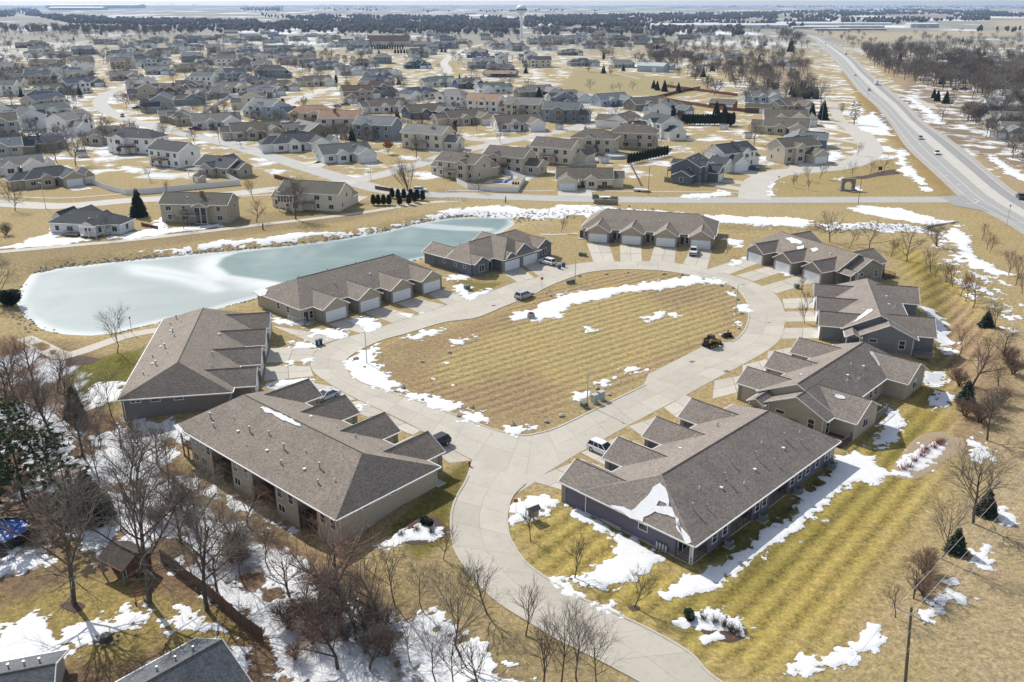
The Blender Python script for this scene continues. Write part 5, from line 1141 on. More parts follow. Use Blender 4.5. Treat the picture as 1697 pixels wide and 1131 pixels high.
near_house('blue-grey shingled house roof cut by the bottom left corner', (92,1100), (-40,1125), 10.0, 2.2, 2.4, (.45,.45,.44), RB)
# ================================================================= trees
def grow(tb, cb, tm, cm, p, d, L, r, lev, maxl, nch, ang, up, rg, seg=(4, 3, 2, 1, 1), start=.35, rmin=.017):
    n = seg[min(lev, 4)]; pts = [(p.copy(), r)]; q = p.copy(); dd = d.copy()
    for i in range(n):
        dd = (dd + Vector((rg.gauss(0, .13), rg.gauss(0, .13), rg.gauss(0, .06) + up * (.5 if lev else .2)))).normalized()
        q = q + dd * (L / n); rr = r * (1 - .62 * (i + 1) / n)
        pts.append((q.copy(), max(rr, rmin * .55)))
    mb, m = (tb, tm) if lev <= 1 else (cb, cm)
    sides = (7, 5, 4, 3, 3)[min(lev, 4)]
    for (a, ra), (b, rb) in zip(pts[:-1], pts[1:]): mb.tube(a, b, ra, rb, m, sides, False)
    if lev >= maxl: return
    k = nch[lev]; az0 = rg.uniform(0, 6.28)
    for i in range(k):
        t = start + (1 - start) * (i + rg.uniform(.1, .9)) / k if lev == 0 else rg.uniform(.2, 1.0)
        f = t * n; j = min(int(f), n - 1); f -= j
        a, ra = pts[j]; b, rb = pts[j + 1]; o = a.lerp(b, f); ro = ra + (rb - ra) * f
        dirn = (b - a).normalized(); ax = dirn.orthogonal().normalized()
        ax = Matrix.Rotation(az0 + i * 2.4 + rg.uniform(-.4, .4), 3, dirn) @ ax
        A = R(ang[lev] * rg.uniform(.7, 1.25)) * (1.15 - .35 * t if lev == 0 else 1)
        cd = (Matrix.Rotation(A, 3, ax) @ dirn).normalized()
        cl = L * rg.uniform(.52, .74) * ((1.25 - .6 * (t - start) / (1 - start)) if lev == 0 else (1.1 - .4 * t))
        grow(tb, cb, tm, cm, o, cd, cl, max(ro * rg.uniform(.5, .68), rmin), lev + 1, maxl, nch, ang, up, rg, seg, .3, rmin)
def bare(seed, Hh, r, maxl, nch, ang, up, tm, cm, start=.35, rmin=.017, stems=1, lean=0.0):
    rg = random.Random(seed); tb = MB(); cb = MB()
    for s in range(stems):
        d = Vector((rg.gauss(0, .04) + lean, rg.gauss(0, .04), 1)).normalized() if stems == 1 else Vector((rg.uniform(-.45, .45), rg.uniform(-.45, .45), 1)).normalized()
        p = Vector((0, 0, -.15)) if stems == 1 else Vector((rg.uniform(-.25, .25), rg.uniform(-.25, .25), -.15))
        grow(tb, cb, tm, cm, p, d, Hh * (.72 if stems == 1 else rg.uniform(.5, .72)), r, 0, maxl, nch, ang, up, rg, start=start, rmin=rmin)
    zs = max(v[2] for v in cb.v); k = Hh / zs
    for b in (tb, cb): b.v = [(x * k, y * k, z * k) for x, y, z in b.v]
    return tb.mesh('trunk'), cb.mesh('crown'), Hh
NEEDLE = mat('spruce_needles', (.040, .058, .032), .9, 2.5, .55, orand=.2); NEEDLEB = mat('pine_needles', (.062, .088, .032), .9, 2.0, .6, orand=.2); ARBOR = mat('arborvitae_leaves', (.030, .044, .024), .9, 2.5, .5, orand=.2)
def conifer(seed, Hh, Rb, nb, m, kind='spruce'):
    rg = random.Random(seed); tb = MB(); cb = MB()
    tb.tube((0, 0, -.2), (0, 0, Hh * .93), Hh * .022, .03, BARKD, 6, False)
    for i in range(nb):
        u = (i + rg.random()) / nb; t = 1 - math.sqrt(1 - u * .985) if kind != 'column' else u
        if kind == 'pine': t = .22 + .78 * u
        z = Hh * ((.05 if kind != 'pine' else 0) + .95 * t)
        if kind == 'spruce': rad = Rb * (1 - t) ** .85 * rg.uniform(.5, 1.15) + .12
        elif kind == 'pine': rad = Rb * (math.sin(math.pi * min(1, (t - .15) * 1.05)) ** .7 * .85 + .15) * rg.uniform(.45, 1.1)
        elif kind == 'round': rad = Rb * math.sin(math.pi * (.22 + .76 * t)) * rg.uniform(.75, 1.08)
        else: rad = Rb * (1 - t ** 2.6) ** .6 * rg.uniform(.8, 1.08) + .05
        az = i * 2.39996 + rg.uniform(-.3, .3); c, s = math.cos(az), math.sin(az)
        dr = {'spruce': -.28, 'pine': .15, 'round': .35, 'column': .9}[kind] * rad + rg.uniform(-.1, .1)
        a = Vector((c * rad * .12, s * rad * .12, z)); e = Vector((c * rad, s * rad, z + dr)); sd_ = Vector((-s, c, 0))
        w_ = rad * rg.uniform(.22, .34) + .06; n = Vector((0, 0, 1))
        if kind == 'pine':
            tb.tube(a, e, .05, .03, BARKD, 3, False)
            for q in range(3):
                f = a.lerp(e, rg.uniform(.55, 1.05)); 
                for q2 in range(4):
                    v1 = Vector((rg.gauss(0, 1), rg.gauss(0, 1), rg.gauss(0, .5))).normalized() * rg.uniform(.35, .75); v2 = Vector((rg.gauss(0, 1), rg.gauss(0, 1), rg.gauss(0, .6))).normalized() * rg.uniform(.3, .6)
                    cb.add([f - v1 * .5, f + v2 * .5, f + v1, f - v2 * .6], [(0, 1, 2, 3)], m)
            continue
        mid = a.lerp(e, .55) + n * (.06 * rad)
        for tl in (rg.uniform(-.35, .35), rg.uniform(.9, 1.6)):
            sv = (sd_ * math.cos(tl) + n * math.sin(tl)) * w_
            cb.add([a, mid + sv, e + n * rg.uniform(-.08, .05), mid - sv], [(0, 1, 2, 3)], m)
        for q in range(2):     # side sprays
            f = a.lerp(e, rg.uniform(.5, .95)); sv = sd_ * rg.choice((-1, 1)) * w_ * rg.uniform(.9, 1.5)
            cb.add([f, f + sv + n * rg.uniform(-.12, .05), f + (e - a) * .22 + sv * .3], [(0, 1, 2)], m)
    return tb.mesh('trunk'), cb.mesh('crown'), Hh
PR = {}
def proto(k):
    if k in PR: return PR[k]
    if k.startswith('big'): PR[k] = bare(11 + int(k[3]) * 7, 15, .30, 3, (12, 8, 9), (52, 42, 40), .10, BARKD, TWIGP, .30)
    elif k.startswith('red'): PR[k] = bare(41 + int(k[3]) * 5, 11, .24, 3, (10, 7, 6), (48, 42, 40), .14, BARKD, TWIGR, .2, .016)
    elif k.startswith('tall'): PR[k] = bare(71 + int(k[4]) * 5, 13, .15, 3, (11, 6, 6), (34, 34, 34), .18, BARKD, TWIGP, .30)
    elif k.startswith('vase'): PR[k] = bare(101 + int(k[4]) * 3, 6, .10, 3, (11, 5, 4), (40, 30, 26), .26, BARKD, TWIGR if k[4] == '1' else BARKD, .26, .013)
    elif k.startswith('oval'): PR[k] = bare(131 + int(k[4]) * 3, 6.5, .11, 3, (14, 5, 4), (62, 36, 30), .12, BARKD, BARKD, .22, .014)
    elif k.startswith('bush'): PR[k] = bare(161 + int(k[4]) * 3, 4, .06, 2, (8, 9), (34, 38), .10, BARKD, (TWIGP, TWIGR, BARK)[int(k[4]) % 3], .12, .014, stems=9)
    elif k.startswith('clump'): PR[k] = bare(191, 11, .12, 3, (6, 4, 4), (26, 28, 28), .22, BARK, BARK, .3, .017, stems=8)
    elif k.startswith('far') and k != 'farspruce': PR[k] = bare(211 + int(k[3]) * 3, 14, .28, 2, (15, 18), (56, 50), .10, BARKD, (BARK, TWIGP, BARKD)[int(k[3]) % 3], .24, .07)
    elif k == 'spruce': PR[k] = conifer(1, 10, 2.9, 380, NEEDLE)
    elif k == 'pine': PR[k] = conifer(2, 12, 4.2, 80, NEEDLEB, 'pine')
    elif k == 'openpine': PR[k] = conifer(9, 12, 3.6, 46, NEEDLEB, 'pine')
    elif k == 'arbor': PR[k] = conifer(3, 4, .85, 150, ARBOR, 'column')
    elif k == 'round': PR[k] = conifer(4, 4, 2.2, 220, NEEDLE, 'round')
    elif k == 'farspruce': PR[k] = conifer(5, 10, 2.7, 90, NEEDLE)
    return PR[k]
NM = {'spruce': 'spruce_tree', 'farspruce': 'spruce_tree', 'pine': 'pine_tree', 'openpine': 'pine_tree', 'arbor': 'arborvitae', 'round': 'evergreen_shrub', 'bush': 'bare_shrub'}
def tree(kind, px, hgt, desc=None, zn=None, group='bare trees', label=None, widen=1.0, at=None):
    p = at if at is not None else G(*px); tm, cm, h0 = proto(kind)
    nm = 'ornamental_tree' if kind[:4] in ('vase', 'oval') else NM.get(kind.rstrip('0123456789') if kind not in NM else kind, 'bare_tree')
    s = hgt / h0; o = link(nm, None, None, p, rnd.uniform(0, 6.28)); o.scale = (s * widen, s * widen, s)
    link('trunk', tm, o); link('crown', cm, o)
    cat = 'shrub' if 'shrub' in nm else 'tree'
    if label: tag(o, label, cat, group)
    else: reg(o, desc, zn or zone(*px), cat, group, px)
    return o
ev = lambda: None
# row of young trees along the lawn behind the townhouses
for x, y, h, k in [(1375,401,9,'oval0'),(1410,407,5,'vase0'),(1441,412,8.5,'oval1'),(1476,426,5.5,'vase0'),(1503,433,9,'oval0'),(1543,452,7,'vase0'),(1549,460,4.5,'oval1'),(1568,468,5.5,'vase1'),(1579,476,6,'vase0'),(1592,491,6,'vase1'),(1600,500,6,'vase1'),(1612,511,8,'oval1')]:
    tree(k, (x, y), h, 'slender bare tree in the curving row', 'behind the upper-right townhouses', 'row of young lawn trees')
tree('clump', (1552,408), 7.5, label='many-stemmed bare shrub tree at the snowy culvert end', group=None)
for x, y, h in [(1627,399,5),(1636,413,5),(1640,419,4.5),(1671,457,6.5),(1683,473,7.5),(1694,487,5.5)]:
    tree('vase1', (x, y), h, 'reddish bare tree in the grass strip', 'beside the highway bend', 'small trees by the highway bend')
tree('spruce', (1634,541), 3.7, widen=1.45, label='round dark evergreen on the lawn right of the slate-grey townhouses', group=None)
for x, y, h, k, d in [(1610,642,10,'red1','large spreading bare tree'),(1650,548,6,'vase0','thin bare tree'),(1665,592,6.5,'red0','reddish bare tree'),(1636,730,9,'big0','broad bare tree'),(1613,868,11,'big1','tall bare tree'),(1560,927,9.5,'tall0','slim bare tree'),(1543,968,5,'vase1','low reddish tree'),(1514,993,5,'red0','round reddish tree'),(1484,1024,4.2,'vase1','small vase-shaped tree'),(1655,640,5,'red1','low reddish tree'),(1590,590,6,'vase1','thin reddish tree')]:
    tree(k, (x, y), h, d, 'on the right edge lawn', 'trees along the right edge')
for x, y, h, k in [(1600,668,4.5,'spruce'),(1633,852,4.0,'spruce'),(1583,914,3.6,'spruce')]: tree(k, (x, y), h, 'dark evergreen', 'among the bare trees on the right edge', 'evergreens on the right edge', widen=1.25)
for x, y, h in [(1655,672,3),(1625,700,3.4),(1640,690,3),(1600,690,3),(1680,620,3.6),(1668,600,3.4),(1530,950,3),(1528,985,2.6),(1590,640,3.5)]: tree('bush1', (x, y), h, 'reddish bare shrub', 'on the right edge lawn', 'shrubs on the right edge', widen=1.3)
for x, y, h, w_ in [(879,897,4.2,'behind the mailbox on the corner lawn'),(952,960,5.4,'beside the bright snow tongue'),(1051,1007,5.2,'on the grass below the snow tongue')]: tree('vase0', (x, y), h, label='young vase-shaped bare tree ' + w_, group='young trees on the entrance lawn')
# verge and wood left of the entrance road
for x, y, h, k, d in [(871,1054,6,'vase0','vase-shaped bare tree'),(808,1018,7,'vase0','vase-shaped bare tree'),(764,1089,12.5,'tall0','tall bare tree'),(735,928,4.5,'vase1','small bare tree'),(576,1008,13,'red0','big red-brown bare tree'),(625,1032,8.5,'red1','red-brown bare tree'),(655,1003,9,'tall1','leaning bare tree'),(700,1012,7,'tall0','thin bare tree'),(930,1135,9,'tall1','upright bare tree'),(955,1128,9.5,'tall0','upright bare tree'),(990,1140,8,'tall1','upright bare tree'),(900,1145,7,'vase0','upright bare tree'),(722,1130,8,'tall0','slim bare tree'),(752,1140,8,'tall1','slim bare tree'),(800,1150,7,'vase0','slim bare tree'),(612,1110,6,'red1','low red-brown tree'),(680,1100,6.5,'tall1','thin bare tree')]:
    tree(k, (x, y), h, d, 'on the verge left of the entrance road', 'trees left of the entrance road')
for x, y, h, k, d in [(122,1000,17.5,'big0','tall grey-barked tree'),(247,998,19,'big1','tall grey-barked tree'),(343,1010,15,'big2','spreading bare tree'),(445,942,9,'tall0','thin bare tree'),(394,920,8,'red1','red-brown tree'),(300,900,10,'red0','red-brown tree'),(200,880,9,'tall1','thin bare tree'),(165,800,11,'tall0','thin bare tree'),(215,800,8,'red1','red-brown tree'),(260,770,7,'red0','red-brown tree'),(330,840,7,'tall1','thin bare tree'),(111,700,12,'tall1','leaning bare tree'),(165,745,9,'tall0','thin bare tree'),(200,745,6,'red0','red-brown tree'),(235,750,7,'red1','red-brown tree'),(40,720,10,'red0','red-brown tree'),(70,680,10,'red1','red-brown tree'),(25,660,10,'red0','red-brown tree'),(95,650,8,'red1','red-brown tree'),(55,630,9,'red0','red-brown tree'),(20,610,7,'red1','red-brown tree'),(130,690,7,'red0','red-brown tree'),(360,980,8,'red0','red-brown tree'),(290,850,9,'tall0','thin bare tree'),(60,770,11,'red1','red-brown tree'),(410,870,7,'red1','red-brown tree'),(480,990,7,'red0','red-brown tree'),(530,1000,8,'red1','red-brown tree'),(15,700,13,'big1','tall grey-barked tree'),(85,730,12,'big2','spreading bare tree'),(140,760,11,'big1','tall grey-barked tree'),(230,830,12,'big2','spreading bare tree'),(280,800,10,'tall0','thin bare tree'),(185,690,9,'tall1','thin bare tree'),(330,900,11,'big1','tall grey-barked tree'),(400,960,10,'tall0','thin bare tree'),(505,1040,9,'tall1','thin bare tree'),(590,1060,10,'big2','spreading bare tree'),(640,1080,9,'tall1','thin bare tree'),(560,1110,9,'red1','red-brown tree'),(540,1050,7,'tall1','thin bare tree')]:
    tree(k, (x, y), h, d, 'in the snowy wood left of the beige fourplex', 'trees in the snowy wood')
for k in range(26):
    x, y = rnd.choice([(560, 1060), (600, 1090), (520, 1010), (640, 1060), (300, 880), (200, 830), (120, 760), (420, 930), (60, 690), (480, 1060)]); x += rnd.uniform(-45, 45); y += rnd.uniform(-35, 35)
    o = tree('bush%d' % rnd.choice((0, 1, 2)), (x, y), rnd.uniform(2.2, 3.6), label='tangled bare shrub in the brown brush of the snowy wood', group='brush in the snowy wood', widen=1.25)
for x, y, h, k, w_ in [(40,830,12,'pine',1.1),(120,870,10,'pine',1.2),(5,780,12,'pine',1.2),(85,800,9,'pine',1.2),(150,860,8,'spruce',1.3),(125,690,6,'spruce',1.0),(-10,860,12,'pine',1.2)]: tree(k, (x, y), h, 'dark green %s' % ('pine' if k == 'pine' else 'spruce'), 'at the left edge wood', 'evergreens at the left edge', widen=w_)
tree('tall0', (194,585), 10, label='slim bare tree on the path below the pond', group=None); tree('round', (18,506), 3.6, label='dark evergreen shrub at the left tip of the pond', group=None, widen=1.3); tree('big0', (5,500), 12, label='bare tree rising behind the evergreen at the left pond tip', group=None)
r9 = random.Random(19)
for i in range(44):
    x = r9.uniform(10, 1150); y = 66 + 170 * r9.random() ** 1.2
    if sdf(np.array([x]), np.array([y]), [(915,112),(1190,115),(1200,172),(915,175)])[0] > 0: continue
    tree(r9.choice(('farspruce', 'arbor', 'farspruce')), (x, y), r9.uniform(5, 9), 'dark yard evergreen', None, 'yard evergreens')
# trees by the pond houses
for x, y, h, k, d in [(25,350,9,'oval0','bare tree left of the pale grey house'),(177,393,6.5,'oval1','small bare tree in front of the pale grey house'),(304,380,6.5,'oval0','small bare tree in front of the tan deck house'),(425,368,7,'red0','low spreading tree on the pond bank'),(490,364,14,'big1','large bare tree before the cream sunroom house'),(420,332,7.5,'vase0','bare tree at the white fence end'),(277,322,5,'vase0','small bare tree at the bend of the white fence'),(95,275,13,'big0','left of two big bare trees in the back yards'),(126,275,13,'big2','right of two big bare trees in the back yards'),(677,317,12,'clump','upright many-stemmed tree at the street corner'),(792,320,6,'oval1','spreading bare tree before the white pool fence'),(10,390,4,'bush2','dark shrub at the left picture edge')]: tree(k, (x, y), h, label=d, group=None)
tree('spruce', (231,359), 9.5, label='dark green spruce between the pale grey and tan pond houses', group=None)
RUST = mat('rust_orange_leaves', (.30, .11, .035), .8, 2, .4)
o = tree('oval0', (644,256), 6, label='tree with rust-orange leaves beside the cream two-storey house', group=None)
cbm = MB(); rg = random.Random(3)
for i in range(420):
    v = Vector((rg.gauss(0, 1), rg.gauss(0, 1), rg.gauss(0, .8))); v = v.normalized() * rg.uniform(.5, 1.0); c = Vector((v.x * 2.3, v.y * 2.3, 4.4 + v.z * 1.7))
    a = Vector((rg.gauss(0, .2), rg.gauss(0, .2), rg.gauss(0, .2))); b = Vector((rg.gauss(0, .2), rg.gauss(0, .2), rg.gauss(0, .2))); cbm.poly([c - a, c + b, c + a, c - b], RUST)
lf = part('foliage', cbm, o); lf['kind'] = 'stuff'
for zx, zy in [(510,785),(565,795),(620,795),(685,795),(745,800),(795,808),(335,850),(380,850),(430,850),(480,850),(580,850),(665,845),(720,828)]: tree('arbor', (560 + zx/5.657, 190 + zy/5.657), 3.3, 'dark egg-shaped evergreen', 'in the cluster right of the cream sunroom house', 'evergreens by the pond path', widen=1.35)
for i in range(15):
    t = i / 14; zx, zy = 1140 + 360 * t, 412 - 80 * t; tree('arbor', (840 + zx/5.657, 200 + zy/5.657), 4.2, 'columnar arborvitae', 'in the slanting screen row', 'arborvitae screen row', widen=.85)
for i in range(15): tree('arbor', (1131 + i * 4.1, 207 + (i % 2) * .6), 5.5, label='columnar arborvitae in the dense dark hedge beside the small white shed', group='dense arborvitae hedge', widen=.9)
for i in range(8): tree('arbor', (1126 + i * 2.6, 192), 6, label='columnar arborvitae in the tall hedge corner behind the dark hedge', group='hedge corner arborvitae', widen=.9)
for i in range(7): tree('arbor', (1193 + i * 3.6, 208 + (i % 3)), 6.5, label='tall dense evergreen beside the brown gabled house', group='tall evergreens by the brown house', widen=.9)
for i in range(5): tree('arbor', (397 + i * 7, 160), 5, label='columnar evergreen in the short row behind the white fence yard', group='short evergreen row', widen=.9)
for i in range(13): tree('arbor', (617 + i * 4.2, 83), 6, label='columnar evergreen in front of the long brown-roofed church', group='evergreens before the church', widen=.8)
for i in range(5): tree('arbor', (655 + i * 5, 90), 5.5, label='dark hedge tree below the church', group='hedge below the church', widen=1.3)
for x, y, h, k in [(1415,207,12,'openpine'),(1395,188,6,'openpine'),(1345,196,9,'spruce'),(1363,199,12,'spruce'),(1332,181,7,'spruce'),(1187,189,8,'spruce'),(1200,199,9,'spruce'),(1083,147,7,'spruce'),(1089,150,7.5,'spruce'),(1101,152,9,'spruce'),(1124,154,8,'spruce'),(893,164,9,'spruce'),(732,87,8,'farspruce'),(738,87,9,'farspruce'),(1000,122,10,'farspruce'),(1012,125,9,'pine'),(975,120,10,'pine'),(1033,118,8,'farspruce'),(1073,112,8,'farspruce'),(1258,102,10,'farspruce'),(1310,86,22,'farspruce'),(48,52,13,'farspruce'),(55,52,15,'farspruce'),(62,52,14,'farspruce'),(168,58,14,'farspruce'),(256,58,8,'farspruce'),(1462,78,7,'farspruce'),(1595,70,10,'farspruce'),(1567,172,9,'spruce'),(1553,168,8,'spruce'),(1547,163,7,'spruce'),(1575,178,8,'pine'),(1686,200,8,'pine'),(1660,195,7,'pine'),(1585,120,11,'pine'),(1625,135,10,'spruce'),(1660,140,10,'pine'),(1490,108,13,'spruce'),(1560,140,10,'spruce'),(1695,150,10,'pine'),(1110,105,10,'pine'),(1150,112,11,'pine'),(1180,118,9,'spruce'),(1225,112,10,'pine'),(1165,128,9,'spruce'),(1210,140,9,'pine'),(1520,100,14,'pine'),(1532,98,14,'pine'),(1545,103,12,'pine')]:
    tree(k, (x, y), h, 'dark %s' % ('spruce' if 'spruce' in k else 'open-crowned pine'), None, 'evergreens of the neighbourhood')
for x, y in [(508,98),(520,100),(533,102),(547,104),(560,106),(572,108),(585,110),(598,112),(515,92),(540,96)]: tree('pine', (x, y), 10, label='bushy green pine in the belt between the upper-left streets', group='pine belt', widen=1.1)
for i in range(9): tree('farspruce', (1312 + i * 5, 158 + (i % 3) * 3), 11, label='tall grey-green conifer in the belt left of the highway', group='conifer belt left of the highway', widen=.9)
tree('big1', (1236,176), 13, label='large pale bare tree above the brown garages', group=None); tree('big2', (1360,178), 18, label='tallest bare tree beside the highway lane', group=None)
for x, y, h in [(978,150,9),(1016,152,6),(1027,150,6),(1048,150,7.5)]: tree('oval0', (x, y), h, 'round-crowned bare tree', 'on the tan park field', 'trees on the park field')
for x, y, h in [(1315,312,4),(1321,306,4.5),(1340,301,6),(1358,297,6.5),(1340,316,4),(1370,268,5),(1420,258,6)]: tree('vase0', (x, y), h, 'small bare tree', 'on the lawn left of the stone arch', 'trees by the stone arch')
for x, y, h in [(1413,291,6),(1442,288,6),(1465,283,6.5)]: tree('oval1', (x, y), h, 'spreading bare tree', 'along the mulch strip by the stone arch', 'trees by the stone arch')
for zx, zy, h in [(540,600,8),(585,585,10),(430,600,6),(480,780,5),(860,560,9)]: tree('oval0', (870 + zx/5.657, 100 + zy/5.657), h, 'bare yard tree', 'round the middle cul-de-sac', 'yard trees')
YT = [(15,330),(250,300),(275,240),(365,240),(400,245),(40,192),(60,200),(20,180),(70,165),(125,190),(175,150),(170,142),(300,215),(320,195),(350,180),(370,182),(390,190),(455,212),(470,215),(485,210),(450,218),(560,150),(575,140),(640,135),(675,142),(670,140),(545,240),(690,262),(600,265),(760,262),(870,160),(845,165),(845,150),(760,110),(770,115),(790,128),(800,130),(750,100),(850,104),(860,100),(720,240),(830,238),(930,215),(955,205),(1000,235),(1090,250),(1165,270),(1250,240),(480,150),(330,170),(230,190),(95,245),(700,215),(610,205),(655,215),(1110,150),(880,105),(560,200),(520,160)]
for i, (x, y) in enumerate(YT): tree(('oval0', 'vase0', 'big0', 'tall1', 'oval1')[i % 5], (x, y), (7, 6, 11, 9, 6)[i % 5], 'bare yard tree', None, 'yard trees')
def scatter(poly, n, kinds, h0, h1, label, group, seed, widen=1.0):
    rg = random.Random(seed); xs_ = [p[0] for p in poly]; ys_ = [p[1] for p in poly]; c = 0
    while c < n:
        x = rg.uniform(min(xs_), max(xs_)); y = rg.uniform(min(ys_), max(ys_))
        if sdf(np.array([x]), np.array([y]), poly)[0] < 0: continue
        c += 1; tree(rg.choice(kinds), (x, y), rg.uniform(h0, h1), label=label, group=group, widen=widen * rg.uniform(.9, 1.25))
scatter([(0,46),(330,50),(330,62),(230,66),(100,60),(0,62)], 28, ['far0','far1','far2'], 14, 19, 'tall bare tree in the grey belt behind the far-left houses', 'tree belt at upper left', 1)
scatter([(1432,92),(1480,86),(1560,84),(1640,110),(1600,150),(1520,135),(1470,125)], 38, ['far0','far1','far2'], 12, 18, 'bare tree in the dense grey wood right of the highway', 'dense wood right of the highway', 2, 1.1)
scatter([(1480,120),(1697,85),(1760,140),(1697,190),(1560,160)], 24, ['far0','far1','big1'], 10, 15, 'bare tree in the open snowy wood by the white barns', 'open wood by the white barns', 3)
scatter([(1555,200),(1600,210),(1760,262),(1760,215),(1640,190),(1570,180)], 20, ['red0','far2','red1'], 6, 10, 'bare tree in the brush lining the highway at the right edge', 'brush right of the highway', 4, 1.1)
scatter([(980,78),(1160,78),(1340,84),(1345,130),(1240,130),(1150,140),(1080,110),(1000,112)], 38, ['far0','far1','far2'], 9, 14, 'bare tree in the loose wood between park field and highway', 'loose wood left of the highway', 5)
scatter([(1130,130),(1340,120),(1345,175),(1200,170)], 16, ['far0','big0','far2'], 8, 13, 'bare tree among the brown-roofed garages left of the highway', 'trees among the garages', 6)
scatter([(1290,58),(1345,62),(1350,80),(1290,80)], 9, ['far0','far2'], 14, 20, 'tall bare tree where the highway crests', 'trees at the highway crest', 7)
scatter([(560,58),(1240,58),(1240,75),(900,75),(560,70)], 14, ['far0','far1'], 7, 10, 'small bare tree among the far house rows', 'trees among the far rows', 8)
scatter([(330,75),(560,75),(560,130),(330,130)], 10, ['far1','far2'], 7, 11, 'small bare tree among the upper-left houses', 'trees among the upper-left houses', 9)
# the trees past the first few hundred: one mass
def tree_mass(name, areas, seed):
    rg = random.Random(seed); mb = MB(); kinds = []; STA = np.array(STREETS + [(v.x, v.y) for v in hl] + [(v.x, v.y) for v in hr])
    for k in range(5):
        tb = MB(); cb = MB(); grow(tb, cb, BARKD, (BARK, TWIGP, BARK, BARKD, TWIGP)[k], Vector((0, 0, -.1)), Vector((rg.gauss(0, .05), rg.gauss(0, .05), 1)), 8.5, .24, 0, 2, (10, 8), (54, 46), .1, rg, start=.25, rmin=.10)
        zs = max(v[2] for v in cb.v); kinds.append((tb, cb, zs))
    for poly, n, h0, h1 in areas:
        xs_ = [p[0] for p in poly]; ys_ = [p[1] for p in poly]; c = 0
        while c < n:
            x = rg.uniform(min(xs_), max(xs_)); y = rg.uniform(min(ys_), max(ys_))
            if sdf(np.array([x]), np.array([y]), poly)[0] < 0: continue
            p = G(x, y)
            if np.min(np.hypot(STA[:, 0] - p.x, STA[:, 1] - p.y)) < 8: continue
            c += 1; tb, cb, zs = rg.choice(kinds); a = rg.uniform(0, 6.28); k = rg.uniform(h0, h1) / zs; ca, sa = math.cos(a) * k, math.sin(a) * k
            for b in (tb, cb): mb.add([(p.x + x_ * ca - y_ * sa, p.y + x_ * sa + y_ * ca, p.z + z_ * k) for x_, y_, z_ in b.v], b.f, b.mats[0])
    o = link(name, mb.mesh(name)); tag(o, kind='stuff')
tree_mass('woodland', [([(1425,88),(1480,80),(1600,78),(1697,95),(1697,180),(1600,160),(1520,140),(1460,122)], 235, 10, 17), ([(1560,185),(1697,195),(1760,250),(1640,215)], 110, 5, 10), ([(1640,150),(1760,150),(1760,330),(1697,280),(1600,200)], 110, 6, 11),
    ([(960,70),(1345,66),(1345,150),(1180,130),(1120,128),(1000,108)], 260, 7, 13), ([(1170,130),(1345,120),(1350,175),(1240,170)], 40, 6, 11), ([(0,46),(340,50),(340,60),(0,64)], 130, 12, 18),
    ([(0,64),(560,60),(900,58),(900,75),(560,110),(330,140),(0,150)], 170, 6, 11), ([(330,110),(880,90),(880,230),(600,250),(330,250)], 130, 5, 10), ([(0,150),(330,150),(330,260),(0,260)], 75, 5, 10), ([(560,46),(1300,46),(1300,60),(560,60)], 240, 8, 13), ([(0,66),(900,60),(900,76),(0,84)], 130, 7, 12), ([(0,84),(880,76),(880,130),(0,150)], 120, 6, 11), ([(1340,56),(1760,56),(1760,88),(1560,84),(1430,88)], 90, 8, 13), ([(900,60),(1240,60),(1240,80),(900,80)], 90, 6, 10)], 77)
# far woods: one mass of crowns
WOODM = mat('far_bare_crowns', (.105, .095, .09), .95, .12, .5)
def mass(name, polys, seed, m, h0=8, h1=15, w0=8, w1=15):
    rg = random.Random(seed); mb = MB()
    for poly, n in polys:
        xs_ = [p[0] for p in poly]; ys_ = [p[1] for p in poly]; c = 0
        while c < n:
            x = rg.uniform(min(xs_), max(xs_)); y = rg.uniform(min(ys_), max(ys_))
            if sdf(np.array([x]), np.array([y]), poly)[0] < 0: continue
            if vnoise([x * .045 + y * .02], [y * .35], 91)[0] < .36 and rg.random() < .9: continue
            c += 1; p = G(x, y); h = rg.uniform(h0, h1); w_ = rg.uniform(w0, w1); k = 6; vs = []
            for (f, rr) in ((0, .25), (.3, .9), (.6, 1.0), (.85, .6)):
                for i in range(k):
                    t = 6.283 * i / k + f * 2; q = rr * w_ / 2 * rg.uniform(.6, 1.15); vs.append((p.x + q * math.cos(t), p.y + q * math.sin(t), p.z + h * (f + rg.uniform(-.06, .06))))
            vs.append((p.x, p.y, p.z + h))
            fs = [(r_ * k + i, r_ * k + (i + 1) % k, (r_ + 1) * k + (i + 1) % k, (r_ + 1) * k + i) for r_ in range(3) for i in range(k)] + [(3 * k + i, 3 * k + (i + 1) % k, 4 * k) for i in range(k)]
            mb.add(vs, fs, m)
    o = link(name, mb.mesh(name)); tag(o, kind='stuff'); return o
